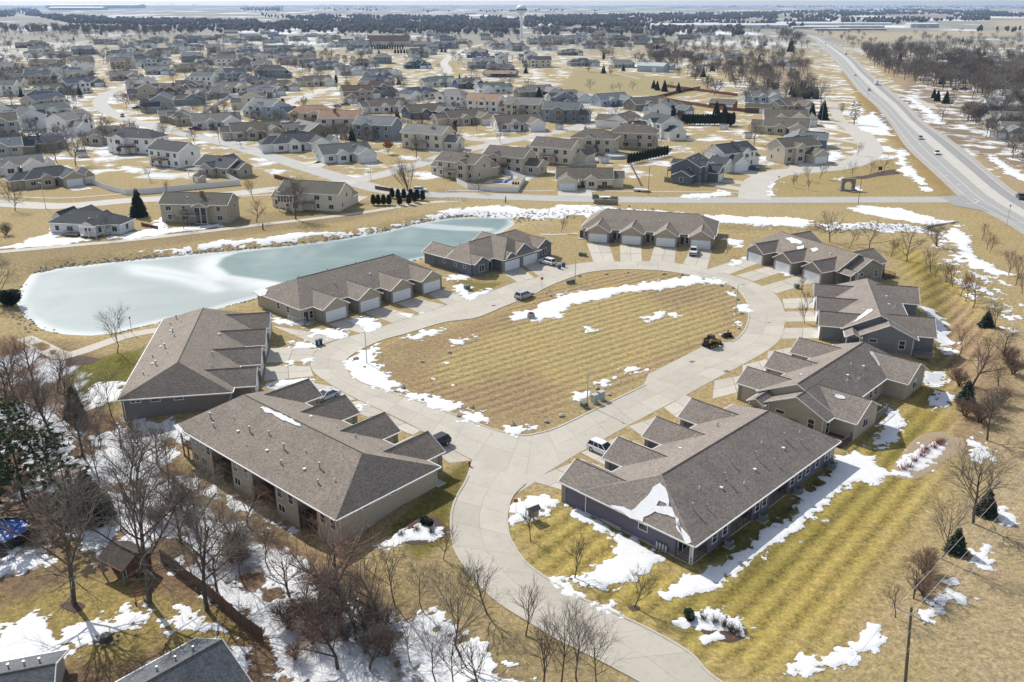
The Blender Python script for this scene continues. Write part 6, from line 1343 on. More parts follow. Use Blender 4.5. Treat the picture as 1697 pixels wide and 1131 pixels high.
mass('woods', [([(-60,30),(60,28),(120,40),(230,42),(330,46),(560,52),(860,47),(860,41),(760,41),(600,40),(450,38),(330,36),(230,34),(120,28),(-60,18)], 2550),
    ([(870,46),(1010,43),(1100,36),(1230,33),(1330,32),(1440,26),(1560,24),(1760,32),(1760,26),(1600,18),(1500,16),(1300,20),(1100,24),(980,27),(870,29)], 3230),
    ([(470,26),(860,30),(860,40),(600,39),(480,34)], 714), ([(0,46),(860,52),(860,58),(0,52)], 200), ([(900,48),(1240,48),(1240,60),(900,60)], 160), ([(395,9),(470,10),(470,19),(400,20)], 238), ([(262,4),(328,4),(330,10),(262,10)], 102), ([(-40,16),(60,14),(70,24),(-40,27)], 340), ([(520,7),(640,10),(640,20),(520,17)], 119),
    ([(1000,41),(1330,37),(1330,46),(1000,48)], 204), ([(1560,20),(1640,17),(1640,34),(1600,36)], 255), ([(1160,9),(1760,9),(1760,15),(1160,13)], 442), ([(-60,6),(1160,6),(1160,8.5),(-60,8.5)], 153), ([(700,18),(1000,16),(1000,20),(700,22)], 61), ([(1330,32),(1600,33),(1500,40),(1330,40)], 204)], 12, WOODM)
FARG = mat('far_evergreen_crowns', (.035, .045, .035), .95, .12, .4)
mass('far_evergreens', [([(990,44),(1110,44),(1110,49),(990,49)], 34), ([(1610,50),(1740,50),(1740,55),(1610,55)], 14), ([(430,24),(520,30),(520,33),(430,31)], 22)], 13, FARG, 9, 13, 6, 9)
# riprap along the pond and creek
rg = random.Random(21); mb = MB()
def rock(mb, p, s, m, rg):
    k = 5; vs = []
    for (f, rr) in ((-.25, .8), (.35, 1.0)):
        for i in range(k):
            t = 6.283 * i / k + rg.uniform(-.3, .3); q = s * rr * rg.uniform(.6, 1.1); vs.append((p.x + q * math.cos(t), p.y + q * math.sin(t), p.z + s * (f + rg.uniform(-.12, .12))))
    vs.append((p.x + rg.uniform(-.2, .2) * s, p.y + rg.uniform(-.2, .2) * s, p.z + s * rg.uniform(.6, .9)))
    mb.add(vs, [(i, (i + 1) % k, k + (i + 1) % k, k + i) for i in range(k)] + [(k + i, k + (i + 1) % k, 2 * k) for i in range(k)], m)
for line, n, sp, s0, s1 in [([(70,452),(100,445),(200,434),(300,424),(400,415),(480,408),(560,398),(640,384),(690,372),(745,362)], 1100, 2.0, .12, .36), ([(745,361),(800,358),(850,360),(880,356)], 160, 3, .15, .4), ([(860,364),(900,358),(960,352),(1030,350),(1080,354)], 320, 5, .15, .45), ([(1360,378),(1450,376),(1540,380)], 320, 4, .15, .45), ([(36,480),(34,500),(48,528),(75,548)], 140, 4, .15, .45), ([(425,494),(400,501),(300,524),(235,541),(200,551)], 200, 2, .1, .25), ([(716,425),(690,430)], 30, 2, .2, .4)]:
    P = spline(GP(line), 3)
    for _ in range(n):
        q = rg.choice(P); x = q.x + rg.gauss(0, sp * .5); y = q.y + rg.gauss(0, sp * .5); rock(mb, Vector((x, y, gz1(x, y) + .05)), rg.uniform(s0, s1), ROCKM, rg)
tag(link('riprap', mb.mesh('riprap')), kind='stuff')
# ================================================================= vehicles
CARM = {}
def paint_m(n, c): return mat('paint_' + n, c, .28, 1, .03, spec=.6)
CLAMP = mat('headlight_lens', (.7, .7, .68), .2, 1, .05); TLAMP = mat('tail_lamp_red', (.35, .02, .02), .3, 1, .05); RIM = mat('alloy_rim', (.45, .46, .47), .35, 2, .1, metal=.6)
def vehicle(kind, px, head, cname, col, label, group=None):
    """kind: suv, sedan, pickup; local +x is the front"""
    p = G(*px); o = thing({'suv': 'parked_car', 'sedan': 'car', 'pickup': 'pickup_truck'}[kind], label, 'car' if kind != 'pickup' else 'pickup', (p.x, p.y, p.z + .035), R(head), group)
    key = (kind, cname)
    if key not in CARM:
        P = paint_m(cname, col); b = MB(); gl = MB()
        L, Wd = {'suv': (4.7, .93), 'sedan': (4.7, .9), 'pickup': (5.7, .98)}[kind]; x0, x1 = -L / 2, L / 2
        zb, zh = .34, {'suv': 1.02, 'sedan': .9, 'pickup': 1.08}[kind]; zt = {'suv': 1.68, 'sedan': 1.44, 'pickup': 1.82}[kind]
        prof = [(x0 + .06, zb), (x1 - .1, zb), (x1, zb + .2), (x1 - .03, zh - .28), (x1 - .35, zh - .1), (x1 - 1.25, zh), (x0 + .1, zh), (x0, zh - .15), (x0, zb + .15)]
        n = len(prof); vs = []
        for y, k in ((-Wd, .0), (-Wd + .07, 1), (Wd - .07, 1), (Wd, 0)):
            for (x, z) in prof: vs.append((x * (1 if k else .985), y, z + (0 if (k or z < zb + .3) else -.05)))
        fs = [tuple(range(n)), tuple(range(4 * n - 1, 3 * n - 1, -1))] + [(r_ * n + i, (r_ + 1) * n + i, (r_ + 1) * n + (i + 1) % n, r_ * n + (i + 1) % n) for r_ in range(3) for i in range(n)]
        b.add(vs, fs, P)
        if kind == 'suv': c = [(x0 + .12, x0 + .42), (x1 - 1.25, x1 - 2.05)]
        elif kind == 'sedan': c = [(x0 + .55, x0 + 1.35), (x1 - 1.3, x1 - 2.15)]
        else: c = [(x0 + 2.0, x0 + 2.25), (x1 - 1.35, x1 - 2.15)]
        (r0, r1), (f0, f1) = c; wi = Wd - .07; wt = Wd - .24; zz = zh - .005
        lo = [(r0, -wi, zz), (f0, -wi, zz), (f0, wi, zz), (r0, wi, zz)]; hi_ = [(r1, -wt, zt - .07), (f1, -wt, zt - .07), (f1, wt, zt - .07), (r1, wt, zt - .07)]
        gl.add(lo + hi_, [(0, 1, 5, 4), (1, 2, 6, 5), (2, 3, 7, 6), (3, 0, 4, 7)], GLASS)
        b.add([(x, y, zt - .075) for x, y, z in hi_] + [(x * .97, y * .94, zt) for x, y, z in hi_], [(0, 1, 5, 4), (1, 2, 6, 5), (2, 3, 7, 6), (3, 0, 4, 7), (4, 5, 6, 7)], P)
        for i in range(4): b.tube(lo[i], hi_[i], .06, .05, P, 4, False)
        for f in (.36, .66):
            for s in (0, 1):
                a = Vector(lo[0 if s else 3]).lerp(Vector(lo[1 if s else 2]), f); d = Vector(hi_[0 if s else 3]).lerp(Vector(hi_[1 if s else 2]), f); b.tube(a, d, .045, .045, P, 4, False)
        if kind == 'pickup':
            b.box(x0 + .1, x0 + 1.9, -wi + .1, wi - .1, zh - .45, zh - .4, BLACK)
            for s in (-1, 1): b.box(x0 + .02, x0 + 2.0, s * (wi + .02) - .05, s * (wi + .02) + .05, zh - .4, zh + .08, P)
            b.box(x0 + .0, x0 + .08, -wi, wi, zh - .4, zh + .08, P)
        w = MB(); w.tube((0, -.11, 0), (0, .11, 0), .36, .36, RUBBER, 12); ri = MB(); ri.tube((0, -.118, 0), (0, .118, 0), .2, .2, RIM, 8)
        h = MB(); h.box(-.06, .06, -.17, .17, -.08, .08, CLAMP); tl = MB(); tl.box(-.04, .04, -.12, .12, -.14, .14, TLAMP); bp = MB(); bp.box(x1 - .08, x1 + .03, -Wd + .1, Wd - .1, zb - .02, zb + .18, BLACK); bp.box(x0 - .03, x0 + .08, -Wd + .1, Wd - .1, zb - .02, zb + .18, BLACK)
        CARM[key] = (b.mesh('body'), gl.mesh('windows'), w.mesh('wheel'), ri.mesh('rim'), h.mesh('headlight'), tl.mesh('tail_light'), bp.mesh('bumper'), L, Wd, zh)
    b, gl, w, ri, h, tl, bp, L, Wd, zh = CARM[key]
    link('body', b, o); link('window_glass', gl, o); link('bumper', bp, o)
    for sx in (-.31, .31):
        for sy in (-1, 1): wo_ = link('wheel', w, o, (sx * L, sy * (Wd - .1), .36)); link('rim', ri, wo_)
    for s in (-1, 1): link('headlight', h, o, (L/2 - .1, s * (Wd - .28), zh - .26)); link('tail_light', tl, o, (-L/2 + .0, s * (Wd - .18), zh - .22))
    return o
hd = (G(1552,288) - G(1400,120)); HWY = math.degrees(math.atan2(hd.y, hd.x))
WH = (.72,.73,.74); SV_ = (.42,.44,.46)
vehicle('suv', (869,494), 47, 'silver', SV_, 'silver suv parked at the kerb on the upper edge of the grass island')
vehicle('suv', (907,438), 135, 'white', WH, 'white suv in the drive of the slate-blue duplex')
vehicle('pickup', (1149,421), 75, 'white', WH, 'white pickup in the last driveway of the top fourplex')
vehicle('suv', (999,751), -45, 'white', WH, 'white suv in a driveway of the purple-grey fourplex')
vehicle('suv', (722,742), 228, 'black', (.02,.02,.022), 'black suv half hidden behind the garage roof of the beige fourplex')
vehicle('sedan', (541,661), 228, 'pale_blue', (.50,.55,.60), 'pale blue car behind the rear garage roof of the beige fourplex')
vehicle('suv', (1525,231), HWY, 'silver', SV_, 'silver suv on the highway, upper of two close together', 'highway traffic')
vehicle('pickup', (1552,256), HWY, 'white', WH, 'white pickup on the highway, lower of two close together', 'highway traffic')
vehicle('sedan', (1417,126), HWY, 'white', WH, 'white sedan on the far left lane of the highway', 'highway traffic')
vehicle('suv', (1440,151), HWY, 'grey', (.3,.31,.32), 'grey suv on the highway below the white box truck', 'highway traffic')
vehicle('suv', (1402,91), HWY + 180, 'black', (.02,.02,.022), 'black car going away on the upper highway', 'highway traffic')
vehicle('sedan', (1368,73), HWY + 180, 'dark_grey', (.06,.06,.065), 'dark car at the highway crest', 'highway traffic')
vehicle('pickup', (1691,330), HWY + 180, 'dark_blue', (.035,.045,.07), 'dark pickup at the right picture edge on the highway', 'highway traffic')
vehicle('suv', (697,318), 0, 'white', WH, 'white suv on the pond street behind the egg-shaped evergreens')
vehicle('pickup', (1246,282), -15, 'blue', (.02,.05,.19), 'dark blue pickup beside the white two-storey house')
for x, y, hd_, k, cn, cc, lb in [(203,194,-70,'suv','tan',(.22,.16,.10),'brown suv on the curving left street'),(150,152,-20,'suv','black',(.02,.02,.022),'black suv in a drive on the upper curving street'),(134,162,-30,'sedan','dark_grey',(.06,.06,.065),'dark sedan below the black suv by the curving street'),(382,232,30,'suv','white',WH,'white suv in the drive of the tan single-storey house'),(323,216,0,'pickup','maroon',(.10,.015,.015),'maroon pickup in front of the long white house'),(356,216,0,'sedan','dark_grey',(.06,.06,.065),'dark sedan in front of the long white house'),(560,178,20,'suv','silver',SV_,'silver suv outside the brown-roofed house'),(573,175,20,'pickup','black',(.02,.02,.022),'black pickup outside the brown-roofed house'),(761,92,-60,'suv','dark_grey',(.06,.06,.065),'dark car, left of two on the winding street'),(767,88,-60,'sedan','black',(.02,.02,.022),'black car, right of two on the winding street'),(1018,178,10,'suv','black',(.02,.02,.022),'black suv at the cul-de-sac by the light blue house'),(228,181,0,'pickup','maroon',(.10,.015,.015),'maroon pickup beside the grey-roofed street corner house'),(222,168,10,'sedan','white',WH,'white sedan above the maroon pickup'),(251,137,0,'suv','white',WH,'white van-like suv at the top of the curving street'),(1637,149,0,'suv','white',WH,'white suv by the white barn'),(1597,149,0,'pickup','maroon',(.10,.015,.015),'maroon pickup in the snowy yard by the barns'),(1582,150,10,'sedan','black',(.02,.02,.022),'black sedan in the snowy yard by the barns'),(508,178,0,'sedan','grey',(.3,.31,.32),'grey sedan at the brown-roofed street bend')]:
    vehicle(k, (x, y), hd_, cn, cc, lb, 'cars in the subdivision')
# box truck
p = G(1452,141); o = thing('box_truck', 'white box truck driving away on the highway', 'truck', (p.x, p.y, p.z + .06), R(HWY + 180)); WP = paint_m('white', WH)
m1 = MB(); m1.box(-4.2, 2.0, -1.25, 1.25, .95, 3.7, WP); part('cargo_box', m1, o); m1 = MB(); m1.yprism([(2.1,.5),(4.3,.5),(4.35,1.4),(3.6,1.7),(3.2,2.6),(2.1,2.65)], -1.1, 1.1, WP); part('cab', m1, o)
m1 = MB(); m1.box(3.3, 3.75, -.95, .95, 1.72, 2.3, GLASS); part('windscreen', m1, o)
for x in (-3, -2, 3.2):
    for s in (-1, 1): w = MB(); w.tube((x, s * 1.0 - .14, .48), (x, s * 1.0 + .14, .48), .48, .48, RUBBER, 10); part('wheel', w, o)
# compact track loader on the parking bay
p = G(1178,574); o = thing('track_loader', 'orange-yellow compact track loader with black cab on the parking bay', 'loader', (p.x, p.y, p.z + .035), R(38))
YEL = mat('machine_yellow', (.42, .23, .02), .5, 3, .15)
m1 = MB(); m1.yprism([(-1.5,.5),(.9,.5),(1.0,1.0),(.2,1.25),(-1.55,1.25)], -.55, .55, BLACK); part('chassis', m1, o)
for s in (-1, 1):
    m1 = MB(); m1.yprism([(-1.5,.15),(-1.1,0),(.8,0),(1.2,.2),(1.15,.55),(.3,.75),(-1.2,.75),(-1.55,.5)], s * .78 - .2, s * .78 + .2, RUBBER); t_ = part('track', m1, o)
    m1 = MB(); [m1.tube((x, s * .78 - .22, .33), (x, s * .78 + .22, .33), .22, .22, YEL, 8) for x in (-1.0, -.3, .5)]; part('road_wheel', m1, t_)
    m1 = MB(); m1.yprism([(-1.5,1.1),(-1.3,1.75),(-.9,1.8),(1.3,1.0),(1.75,.45),(1.55,.35),(1.1,.8),(-.9,1.45),(-1.1,1.1)], s * .72 - .09, s * .72 + .09, YEL); part('lift_arm', m1, o)
m1 = MB(); m1.yprism([(-.7,1.2),(.55,1.2),(.6,1.6),(.35,2.2),(-.7,2.25)], -.5, .5, BLACK); cb_ = part('cab', m1, o)
m1 = MB(); m1.box(-.5, .25, -.515, -.5, 1.45, 2.1, GLASS); m1.box(-.5, .25, .5, .515, 1.45, 2.1, GLASS); part('cab_window', m1, cb_)
m1 = MB(); m1.box(-1.62, -.72, -.5, .5, .7, 1.5, BLACK); m1.box(-1.66, -1.62, -.4, .4, .75, 1.4, BLACK); part('engine_cover', m1, o)
m1 = MB(); m1.yprism([(1.6,.1),(2.5,.05),(2.55,.15),(1.9,.35),(1.75,.95),(1.6,.95)], -.95, .95, BLACK); part('bucket', m1, o)
p = G(1205,559); o = thing('auger_attachment', 'black loader attachment lying on the dirt by the kerb', 'attachment', p, R(20))
m1 = MB(); m1.box(-.9, .9, -.1, .1, 0, .9, BLACK); m1.box(-1.0, -.6, -.5, .5, 0, .5, BLACK); m1.box(.5, 1.0, -.6, .4, 0, .35, BLACK); m1.tube((0, 0, .5), (.2, .1, 1.4), .15, .1, BLACK, 6); part('frame', m1, o)
# ================================================================= street furniture and small things
BIN = mat('blue_bin_plastic', (.015, .06, .22), .5, 2, .15)
def bin_(px, rot, label, m=BIN):
    p = G(*px); o = thing('wheeled_bin', label, 'bin', (p.x, p.y, p.z + .03), R(rot), 'wheeled bins')
    m1 = MB(); m1.add([(-.25,-.28,.06),(.25,-.28,.06),(.25,.28,.06),(-.25,.28,.06),(-.32,-.36,1.0),(.32,-.36,1.0),(.32,.36,1.0),(-.32,.36,1.0)], [(0,3,2,1),(0,1,5,4),(1,2,6,5),(2,3,7,6),(3,0,4,7)], m); part('body', m1, o)
    m1 = MB(); m1.yprism([(-.36,1.0),(.36,1.0),(.3,1.1),(-.3,1.08)], -.39, .39, m); part('lid', m1, o)
    for s in (-1, 1): m1 = MB(); m1.tube((-.24, s * .27 - .04, .12), (-.24, s * .27 + .04, .12), .12, .12, RUBBER, 8); part('wheel', m1, o)
bin_((526,573), 10, 'blue wheeled bin, left of two by the snowy drive strip'); bin_((532,571), 10, 'blue wheeled bin, right of two by the snowy drive strip')
bin_((927,446), 40, 'dark blue bin, left of two below the parked white suv'); bin_((934,443), 40, 'blue bin, right of two below the parked white suv')
bin_((1016,402), 0, 'blue bin beside the first garage of the top fourplex'); bin_((1122,408), 0, 'blue bin beside the third garage of the top fourplex'); bin_((1355,470), 30, 'dark bin at the corner of the taupe townhouses', BLACK)
bin_((1304,275), 0, 'blue bin beside the beige entry-street house'); bin_((732,206), 0, 'blue bin beside the white garage in the middle rows')
CAB = mat('utility_green', (.12, .15, .12), .6, 4, .2); CABG = mat('utility_grey', (.42, .45, .44), .6, 4, .15)
def cabinet(px, sx, sy, h, rot, m, label, group='utility cabinets'):
    p = G(*px); o = thing('utility_cabinet', label, 'utility box', p, R(rot), group)
    m1 = MB(); m1.box(-sx - .1, sx + .1, -sy - .1, sy + .1, -.1, .1, CONC); part('pad', m1, o)
    m1 = MB(); m1.box(-sx, sx, -sy, sy, .1, h, m); m1.box(-sx - .04, sx + .04, -sy - .04, sy + .04, h, h + .06, m); part('case', m1, o)
    m1 = MB(); m1.box(-.012, .012, -sy - .02, -sy, .15, h - .05, BLACK); m1.box(.06, .12, -sy - .03, -sy, h * .5, h * .6, STEEL); part('door_seam', m1, o)
cabinet((985,668), .5, .4, 1.5, 40, CABG, 'tall pale grey cabinet, left of two on the island corner'); cabinet((996,663), .5, .4, 1.5, 40, CABG, 'tall pale grey cabinet, right of two on the island corner')
cabinet((968,675), .5, .4, .8, 40, CAB, 'small dark green box beside the two tall cabinets')
cabinet((941,471), .35, .3, .8, 20, CAB, 'green box, left of three on the upper island edge'); cabinet((946,470), .35, .3, .8, 20, CAB, 'green box, middle of three on the upper island edge'); cabinet((950,469), .35, .3, .8, 20, CAB, 'green box, right of three on the upper island edge')
cabinet((1320,478), .5, .45, .9, 10, CAB, 'green transformer on the grass below the taupe townhouses'); cabinet((774,480), .6, .5, .95, 30, CAB, 'green transformer in the snow beside the duplex drive'); cabinet((962,424), .5, .4, .8, 0, CAB, 'green box, left of two left of the top fourplex drives'); cabinet((969,425), .5, .4, .8, 0, CAB, 'green box, right of two left of the top fourplex drives')
cabinet((986,330), .9, .6, 1.5, 0, CAB, 'dark green cabinet beside the block-walled pump station')
p = G(884,862); o = thing('mailbox_cluster', 'dark grey cluster mailbox with a peaked roof in the corner snow', 'mailbox', p, R(35))
m1 = MB(); m1.cyl(0, 0, -.1, .6, .12, STEEL, 8); m1.box(-.5, .5, -.4, .4, -.05, .1, CONC); part('pedestal', m1, o); m1 = MB(); m1.box(-.6, .6, -.3, .3, .6, 1.5, mat('mailbox_grey', (.10,.11,.11), .5, 3, .2)); part('case', m1, o)
m1 = MB(); m1.add([(-.8,-.6,1.55),(.8,-.6,1.55),(.8,.6,1.55),(-.8,.6,1.55),(-.8,0,2.0),(.8,0,2.0)], [(0,1,5,4),(2,3,4,5),(1,2,5),(3,0,4),(0,3,2,1)], mat('mailbox_grey', (.10,.11,.11), .5, 3, .2)); part('roof', m1, o)
for i in range(3):
    for j in range(3): m1 = MB(); m1.box(-.54 + i * .37, -.22 + i * .37, -.32, -.30, .68 + j * .27, .90 + j * .27, STEEL); part('mail_door', m1, o)
def hydrant(px, label):
    p = G(*px); o = thing('fire_hydrant', label, 'hydrant', p); RED = mat('hydrant_red', (.33, .025, .02), .45, 3, .15)
    m1 = MB(); m1.ring([(.2,0),(.2,.06),(.12,.07),(.12,.55),(.17,.56),(.17,.62),(.12,.66),(.06,.78),(0,.82)], RED, 10); part('barrel', m1, o)
    for a in (0, 120, 240): m1 = MB(); c, s = math.cos(R(a)), math.sin(R(a)); m1.tube((c * .1, s * .1, .45), (c * .22, s * .22, .45), .06, .06, RED, 8); part('outlet', m1, o)
hydrant((778,773), 'red fire hydrant on the grass corner left of the entrance road'); 
def lamp(px, h, label, arm=1.2, rot=0):
    p = G(*px); o = thing('street_lamp', label, 'street lamp', p, R(rot), 'street lamps'); m1 = MB(); m1.tube((0, 0, -.1), (0, 0, h), .1, .055, STEEL, 7); m1.box(-.18, .18, -.18, .18, -.05, .12, CONC); part('pole', m1, o)
    m1 = MB(); m1.tube((0, 0, h - .1), (arm, 0, h + .05), .04, .04, STEEL, 5); part('arm', m1, o); m1 = MB(); m1.box(arm - .3, arm + .3, -.13, .13, h, h + .12, STEEL); m1.box(arm - .22, arm + .22, -.1, .1, h - .02, h, CLAMP); part('lamp_head', m1, o)
lamp((608,603), 6.2, 'street lamp in the snow on the left tip of the grass island', 1.0, 120); lamp((953,470), 6.2, 'street lamp on the upper edge of the island by three green boxes', 1.0, 90); lamp((1219,520), 6.2, 'street lamp on the right tip of the grass island', 1.0, 0); lamp((973,672), 6.2, 'street lamp by the pale grey cabinets on the island', 1.0, -60)
lamp((76,346), 8.0, 'street lamp left of the pale grey pond house', 1.2, 150); lamp((1361,205), 12, 'tall lamp pole by the dark spruces left of the highway', 1.6, 60); lamp((615,300), 8, 'street lamp at the pond street corner', 1.2, 180); lamp((766,240), 9, 'street lamp on the diagonal street in the middle rows', 1.2, 0); lamp((196,163), 9, 'street lamp on the inside of the curving left street', 1.2, 180); lamp((1438,163), 9, 'lamp at the highway side lane', 1.2, 0)
def post(px, h, label, cat, m=None, r=.06, top=None):
    p = G(*px); o = thing('post', label, cat, p, 0, None); m1 = MB(); m1.tube((0, 0, -.1), (0, 0, h), r, r * .8, m or WOODG, 6); part('shaft', m1, o)
    if top: m1 = MB(); m1.box(-top[0], top[0], -.03, .03, h - top[1], h, top[2]); part('sign_panel', m1, o)
SGN = mat('sign_red', (.40, .06, .05), .5, 2, .1); SGG = mat('sign_green', (.03, .16, .07), .5, 2, .1); SGY = mat('sign_yellow', (.55, .42, .05), .5, 2, .1)
post((898,478), 2.6, 'red and white sign post beside the silver parked suv', 'sign', STEEL, .04, (.3, .6, SGN)); post((855,850), 2.0, 'small red sign on a post in the corner snow', 'sign', STEEL, .04, (.25, .5, SGN)); post((1074,323), 9.5, 'wooden utility pole in front of the tan lawn right of the brick-base ranch', 'utility pole', WOODG, .13); post((1422,338), 8.5, 'thin dark pole by the street below the stone arch', 'pole', WOODD, .09); post((1668,374), 6.0, 'street light pole beside the highway bend', 'pole', STEEL, .08, (.25, .4, BLACK)); post((1290,303), 2.4, 'yellow sign at the entry street corner', 'sign', STEEL, .04, (.3, .6, SGY)); post((611,297), 2.6, 'green street sign at the pond street corner', 'sign', STEEL, .04, (.45, .35, SGG)); post((200,553), 3.2, 'small nest box post beside the pond path tree', 'post', WOODG, .05, (.15, .3, WOODG)); post((219,553), 3.4, 'slim lamp post at the pond edge', 'post', BLACK, .05, (.14, .35, BLACK)); post((838,336), 2.0, 'black bin post beside the pond street', 'post', BLACK, .2); post((436,381), 1.7, 'short black post bin on the pond bank path', 'post', BLACK, .22)
# concrete ring lying in the snow, stumps, boulders, drains
p = G(880,527); o = thing('concrete_ring', 'concrete manhole ring standing in the island snow', 'manhole ring', p); m1 = MB(); m1.ring([(.55,1.0),(.62,1.05),(.72,1.0),(.78,.55),(.9,.0),(.9,-.1)], FOUND, 16); m1.ring([(.55,1.0),(.55,.2),(0,.2)], BLACK, 16); part('wall', m1, o)
for k, (x, y, nm) in enumerate([(1147,599,'upper'),(1180,584,'loader-side')]): pass
for x, y, lb in [(1147,600,'dark storm drain in the gutter of the parking bay'),(1204,616,'dark storm drain on the outer gutter below the bay'),(818,507,'dark storm drain cover on the upper road')]:
    p = G(x, y); o = thing('storm_drain', lb, 'drain', (p.x, p.y, .035), R(30)); m1 = MB(); m1.box(-.5, .5, -.35, .35, 0, .012, BLACK); part('frame', m1, o); m1 = MB(); [m1.box(-.42 + i * .14, -.36 + i * .14, -.28, .28, .012, .025, STEEL) for i in range(7)]; part('grate', m1, o)
for k, (x, y) in enumerate([(667,643),(700,664),(712,659),(760,690),(783,676),(655,650),(605,610),(625,608),(862,483),(905,487),(912,491),(960,458),(1005,455),(1040,453),(1100,455),(1130,457),(1165,464),(1195,474),(1215,478),(1222,497),(1228,520),(1224,545),(990,645),(1010,655),(850,705),(905,700),(930,690),(700,600),(745,585),(590,596)]):
    p = G(x, y); m1 = MB(); rock(m1, Vector((0, 0, .1)), rnd.uniform(.35, .6), ROCKM, rnd); o = link('boulder', m1.mesh('boulder'), None, p, 0); tag(o, 'small brown-grey boulder along the edge of the grass island', 'boulder', 'boulders along the island edge')
# utility pole and wires at lower right
TOPZ = 11.0; top = Vector((*g(1510,1012,TOPZ), TOPZ)); o = thing('utility_pole', 'leaning wooden utility pole with steel crossarm at the lower right', 'utility pole', (top.x + 1.15, top.y + .2, 0))
POLEM = mat('pole_wood', (.115, .105, .075), .9, 5, .4); m1 = MB(); m1.tube((0, 0, -.3), (-1.17, -.2, TOPZ + .35), .17, .11, POLEM, 9); part('shaft', m1, o)
ca = Vector((*g(1485,1007,TOPZ), TOPZ)); cb2 = Vector((*g(1541,1034,TOPZ), TOPZ)); off = Vector(o.location); m1 = MB(); d = (cb2 - ca); mid = (ca + cb2) / 2
m1.tube(ca - off, cb2 - off, .075, .075, STEEL, 4); part('crossarm', m1, o)
ends = []
for f in (.03, .46, .72, .97):
    q = ca.lerp(cb2, f); m1 = MB(); m1.cyl(0, 0, 0, .22, .05, STEEL, 6); part('insulator', m1, o, tuple(q - off)); ends.append(q + Vector((0, 0, .2)))
w2 = Vector((*g(1648,834,10.0), 10.0)); wd_ = (w2 - ends[0]); wd_.z = 0; wd_.normalize()
WIRE = mat('aluminium_wire', (.45, .44, .42), .4, 1, .1)
for k, e in enumerate(ends):
    for sgn, Ln in ((1, 75), (-1, 60)):
        m1 = MB(); pr = e
        for i in range(1, 13):
            t = i / 12; q = e + wd_ * (sgn * Ln * t) + Vector((0, 0, -4 * 1.1 * t * (1 - t))); m1.tube(pr, q, .018, .018, WIRE, 3, False); pr = q
        ob = link('overhead_wire', m1.mesh('overhead_wire')); tag(ob, 'thin overhead wire strung from the leaning pole at the lower right', 'wire', 'wires of the leaning utility pole')
# fences
def vinyl_fence(px, label, h=1.8, m=VINYL, grp=None, name='vinyl_fence', pl=2.4, n_board=0):
    P = [G(x, y) for x, y in px]; o = thing(name, label, 'fence', P[0], 0, grp); off = P[0]
    pm_ = MB(); pm_.box(-.065, .065, -.065, .065, -.2, h + .1, m); pm_.box(-.085, .085, -.085, .085, h + .1, h + .16, m); pme = pm_.mesh('post')
    for a, b in zip(P[:-1], P[1:]):
        L = (b - a).length; n = max(1, round(L / pl)); ang = math.atan2(b.y - a.y, b.x - a.x); s = L / n
        pn = MB(); pn.box(.07, s - .07, -.02, .02, .12, h, m); pn.box(.07, s - .07, -.04, .04, .05, .16, m); pn.box(.07, s - .07, -.04, .04, h - .06, h + .02, m)
        k = max(4, int(s / .3))
        for i in range(k): x = .1 + (s - .2) * i / k; pn.box(x, x + (s - .2) / k - .03, -.03, .03, .17, h - .07, m)
        me = pn.mesh('panel')
        for i in range(n): q = a.lerp(b, i / n); link('post', pme, o, q - off, ang); link('panel', me, o, q - off, ang)
    link('post', pme, o, P[-1] - off); return o
vinyl_fence([(143,301),(177,315),(209,323),(250,321),(300,316),(398,307),(372,293)], 'long white vinyl fence curving along the pond street at left')
vinyl_fence([(757,304),(775,313),(815,318),(858,319),(870,300),(835,287)], 'white vinyl fence enclosing the pool with the blue slide')
vinyl_fence([(335,190),(380,163),(405,165)], 'white vinyl fence of the yard between the left streets'); vinyl_fence([(375,158),(400,163),(425,157)], 'short white vinyl fence behind the white two-storey house')
vinyl_fence([(1087,164),(1130,172),(1200,183),(1277,190)], 'long red-brown cedar fence in front of the garages', 1.9, WOODR, None, 'wood_fence'); vinyl_fence([(1087,164),(1130,153),(1160,148)], 'short slanting cedar fence beside the park', 1.9, WOODR, None, 'wood_fence'); vinyl_fence([(1105,145),(1160,152),(1222,160)], 'rear red-brown cedar fence behind the garages', 1.9, WOODR, None, 'wood_fence')
vinyl_fence([(455,296),(480,303),(505,310)], 'dark brown plank fence by the cream sunroom house', 1.5, WOODD, None, 'wood_fence'); vinyl_fence([(622,314),(648,318)], 'dark red-brown screen fence by the pond street corner', 1.2, WOODD, None, 'wood_fence'); vinyl_fence([(1101,302),(1118,304)], 'grey plank fence left of the dark slate house', 1.8, WOODG, None, 'wood_fence')
vinyl_fence([(268,932),(300,957),(340,985),(372,1012),(400,1038),(436,1064)], 'weathered brown board fence through the snowy wood at lower left', 1.7, WOODD, None, 'wood_fence', 2.4)
fd_ = vinyl_fence([(235,375),(262,381)], 'small dark fence end by the spruce', 1.0, WOODD, None, 'wood_fence')
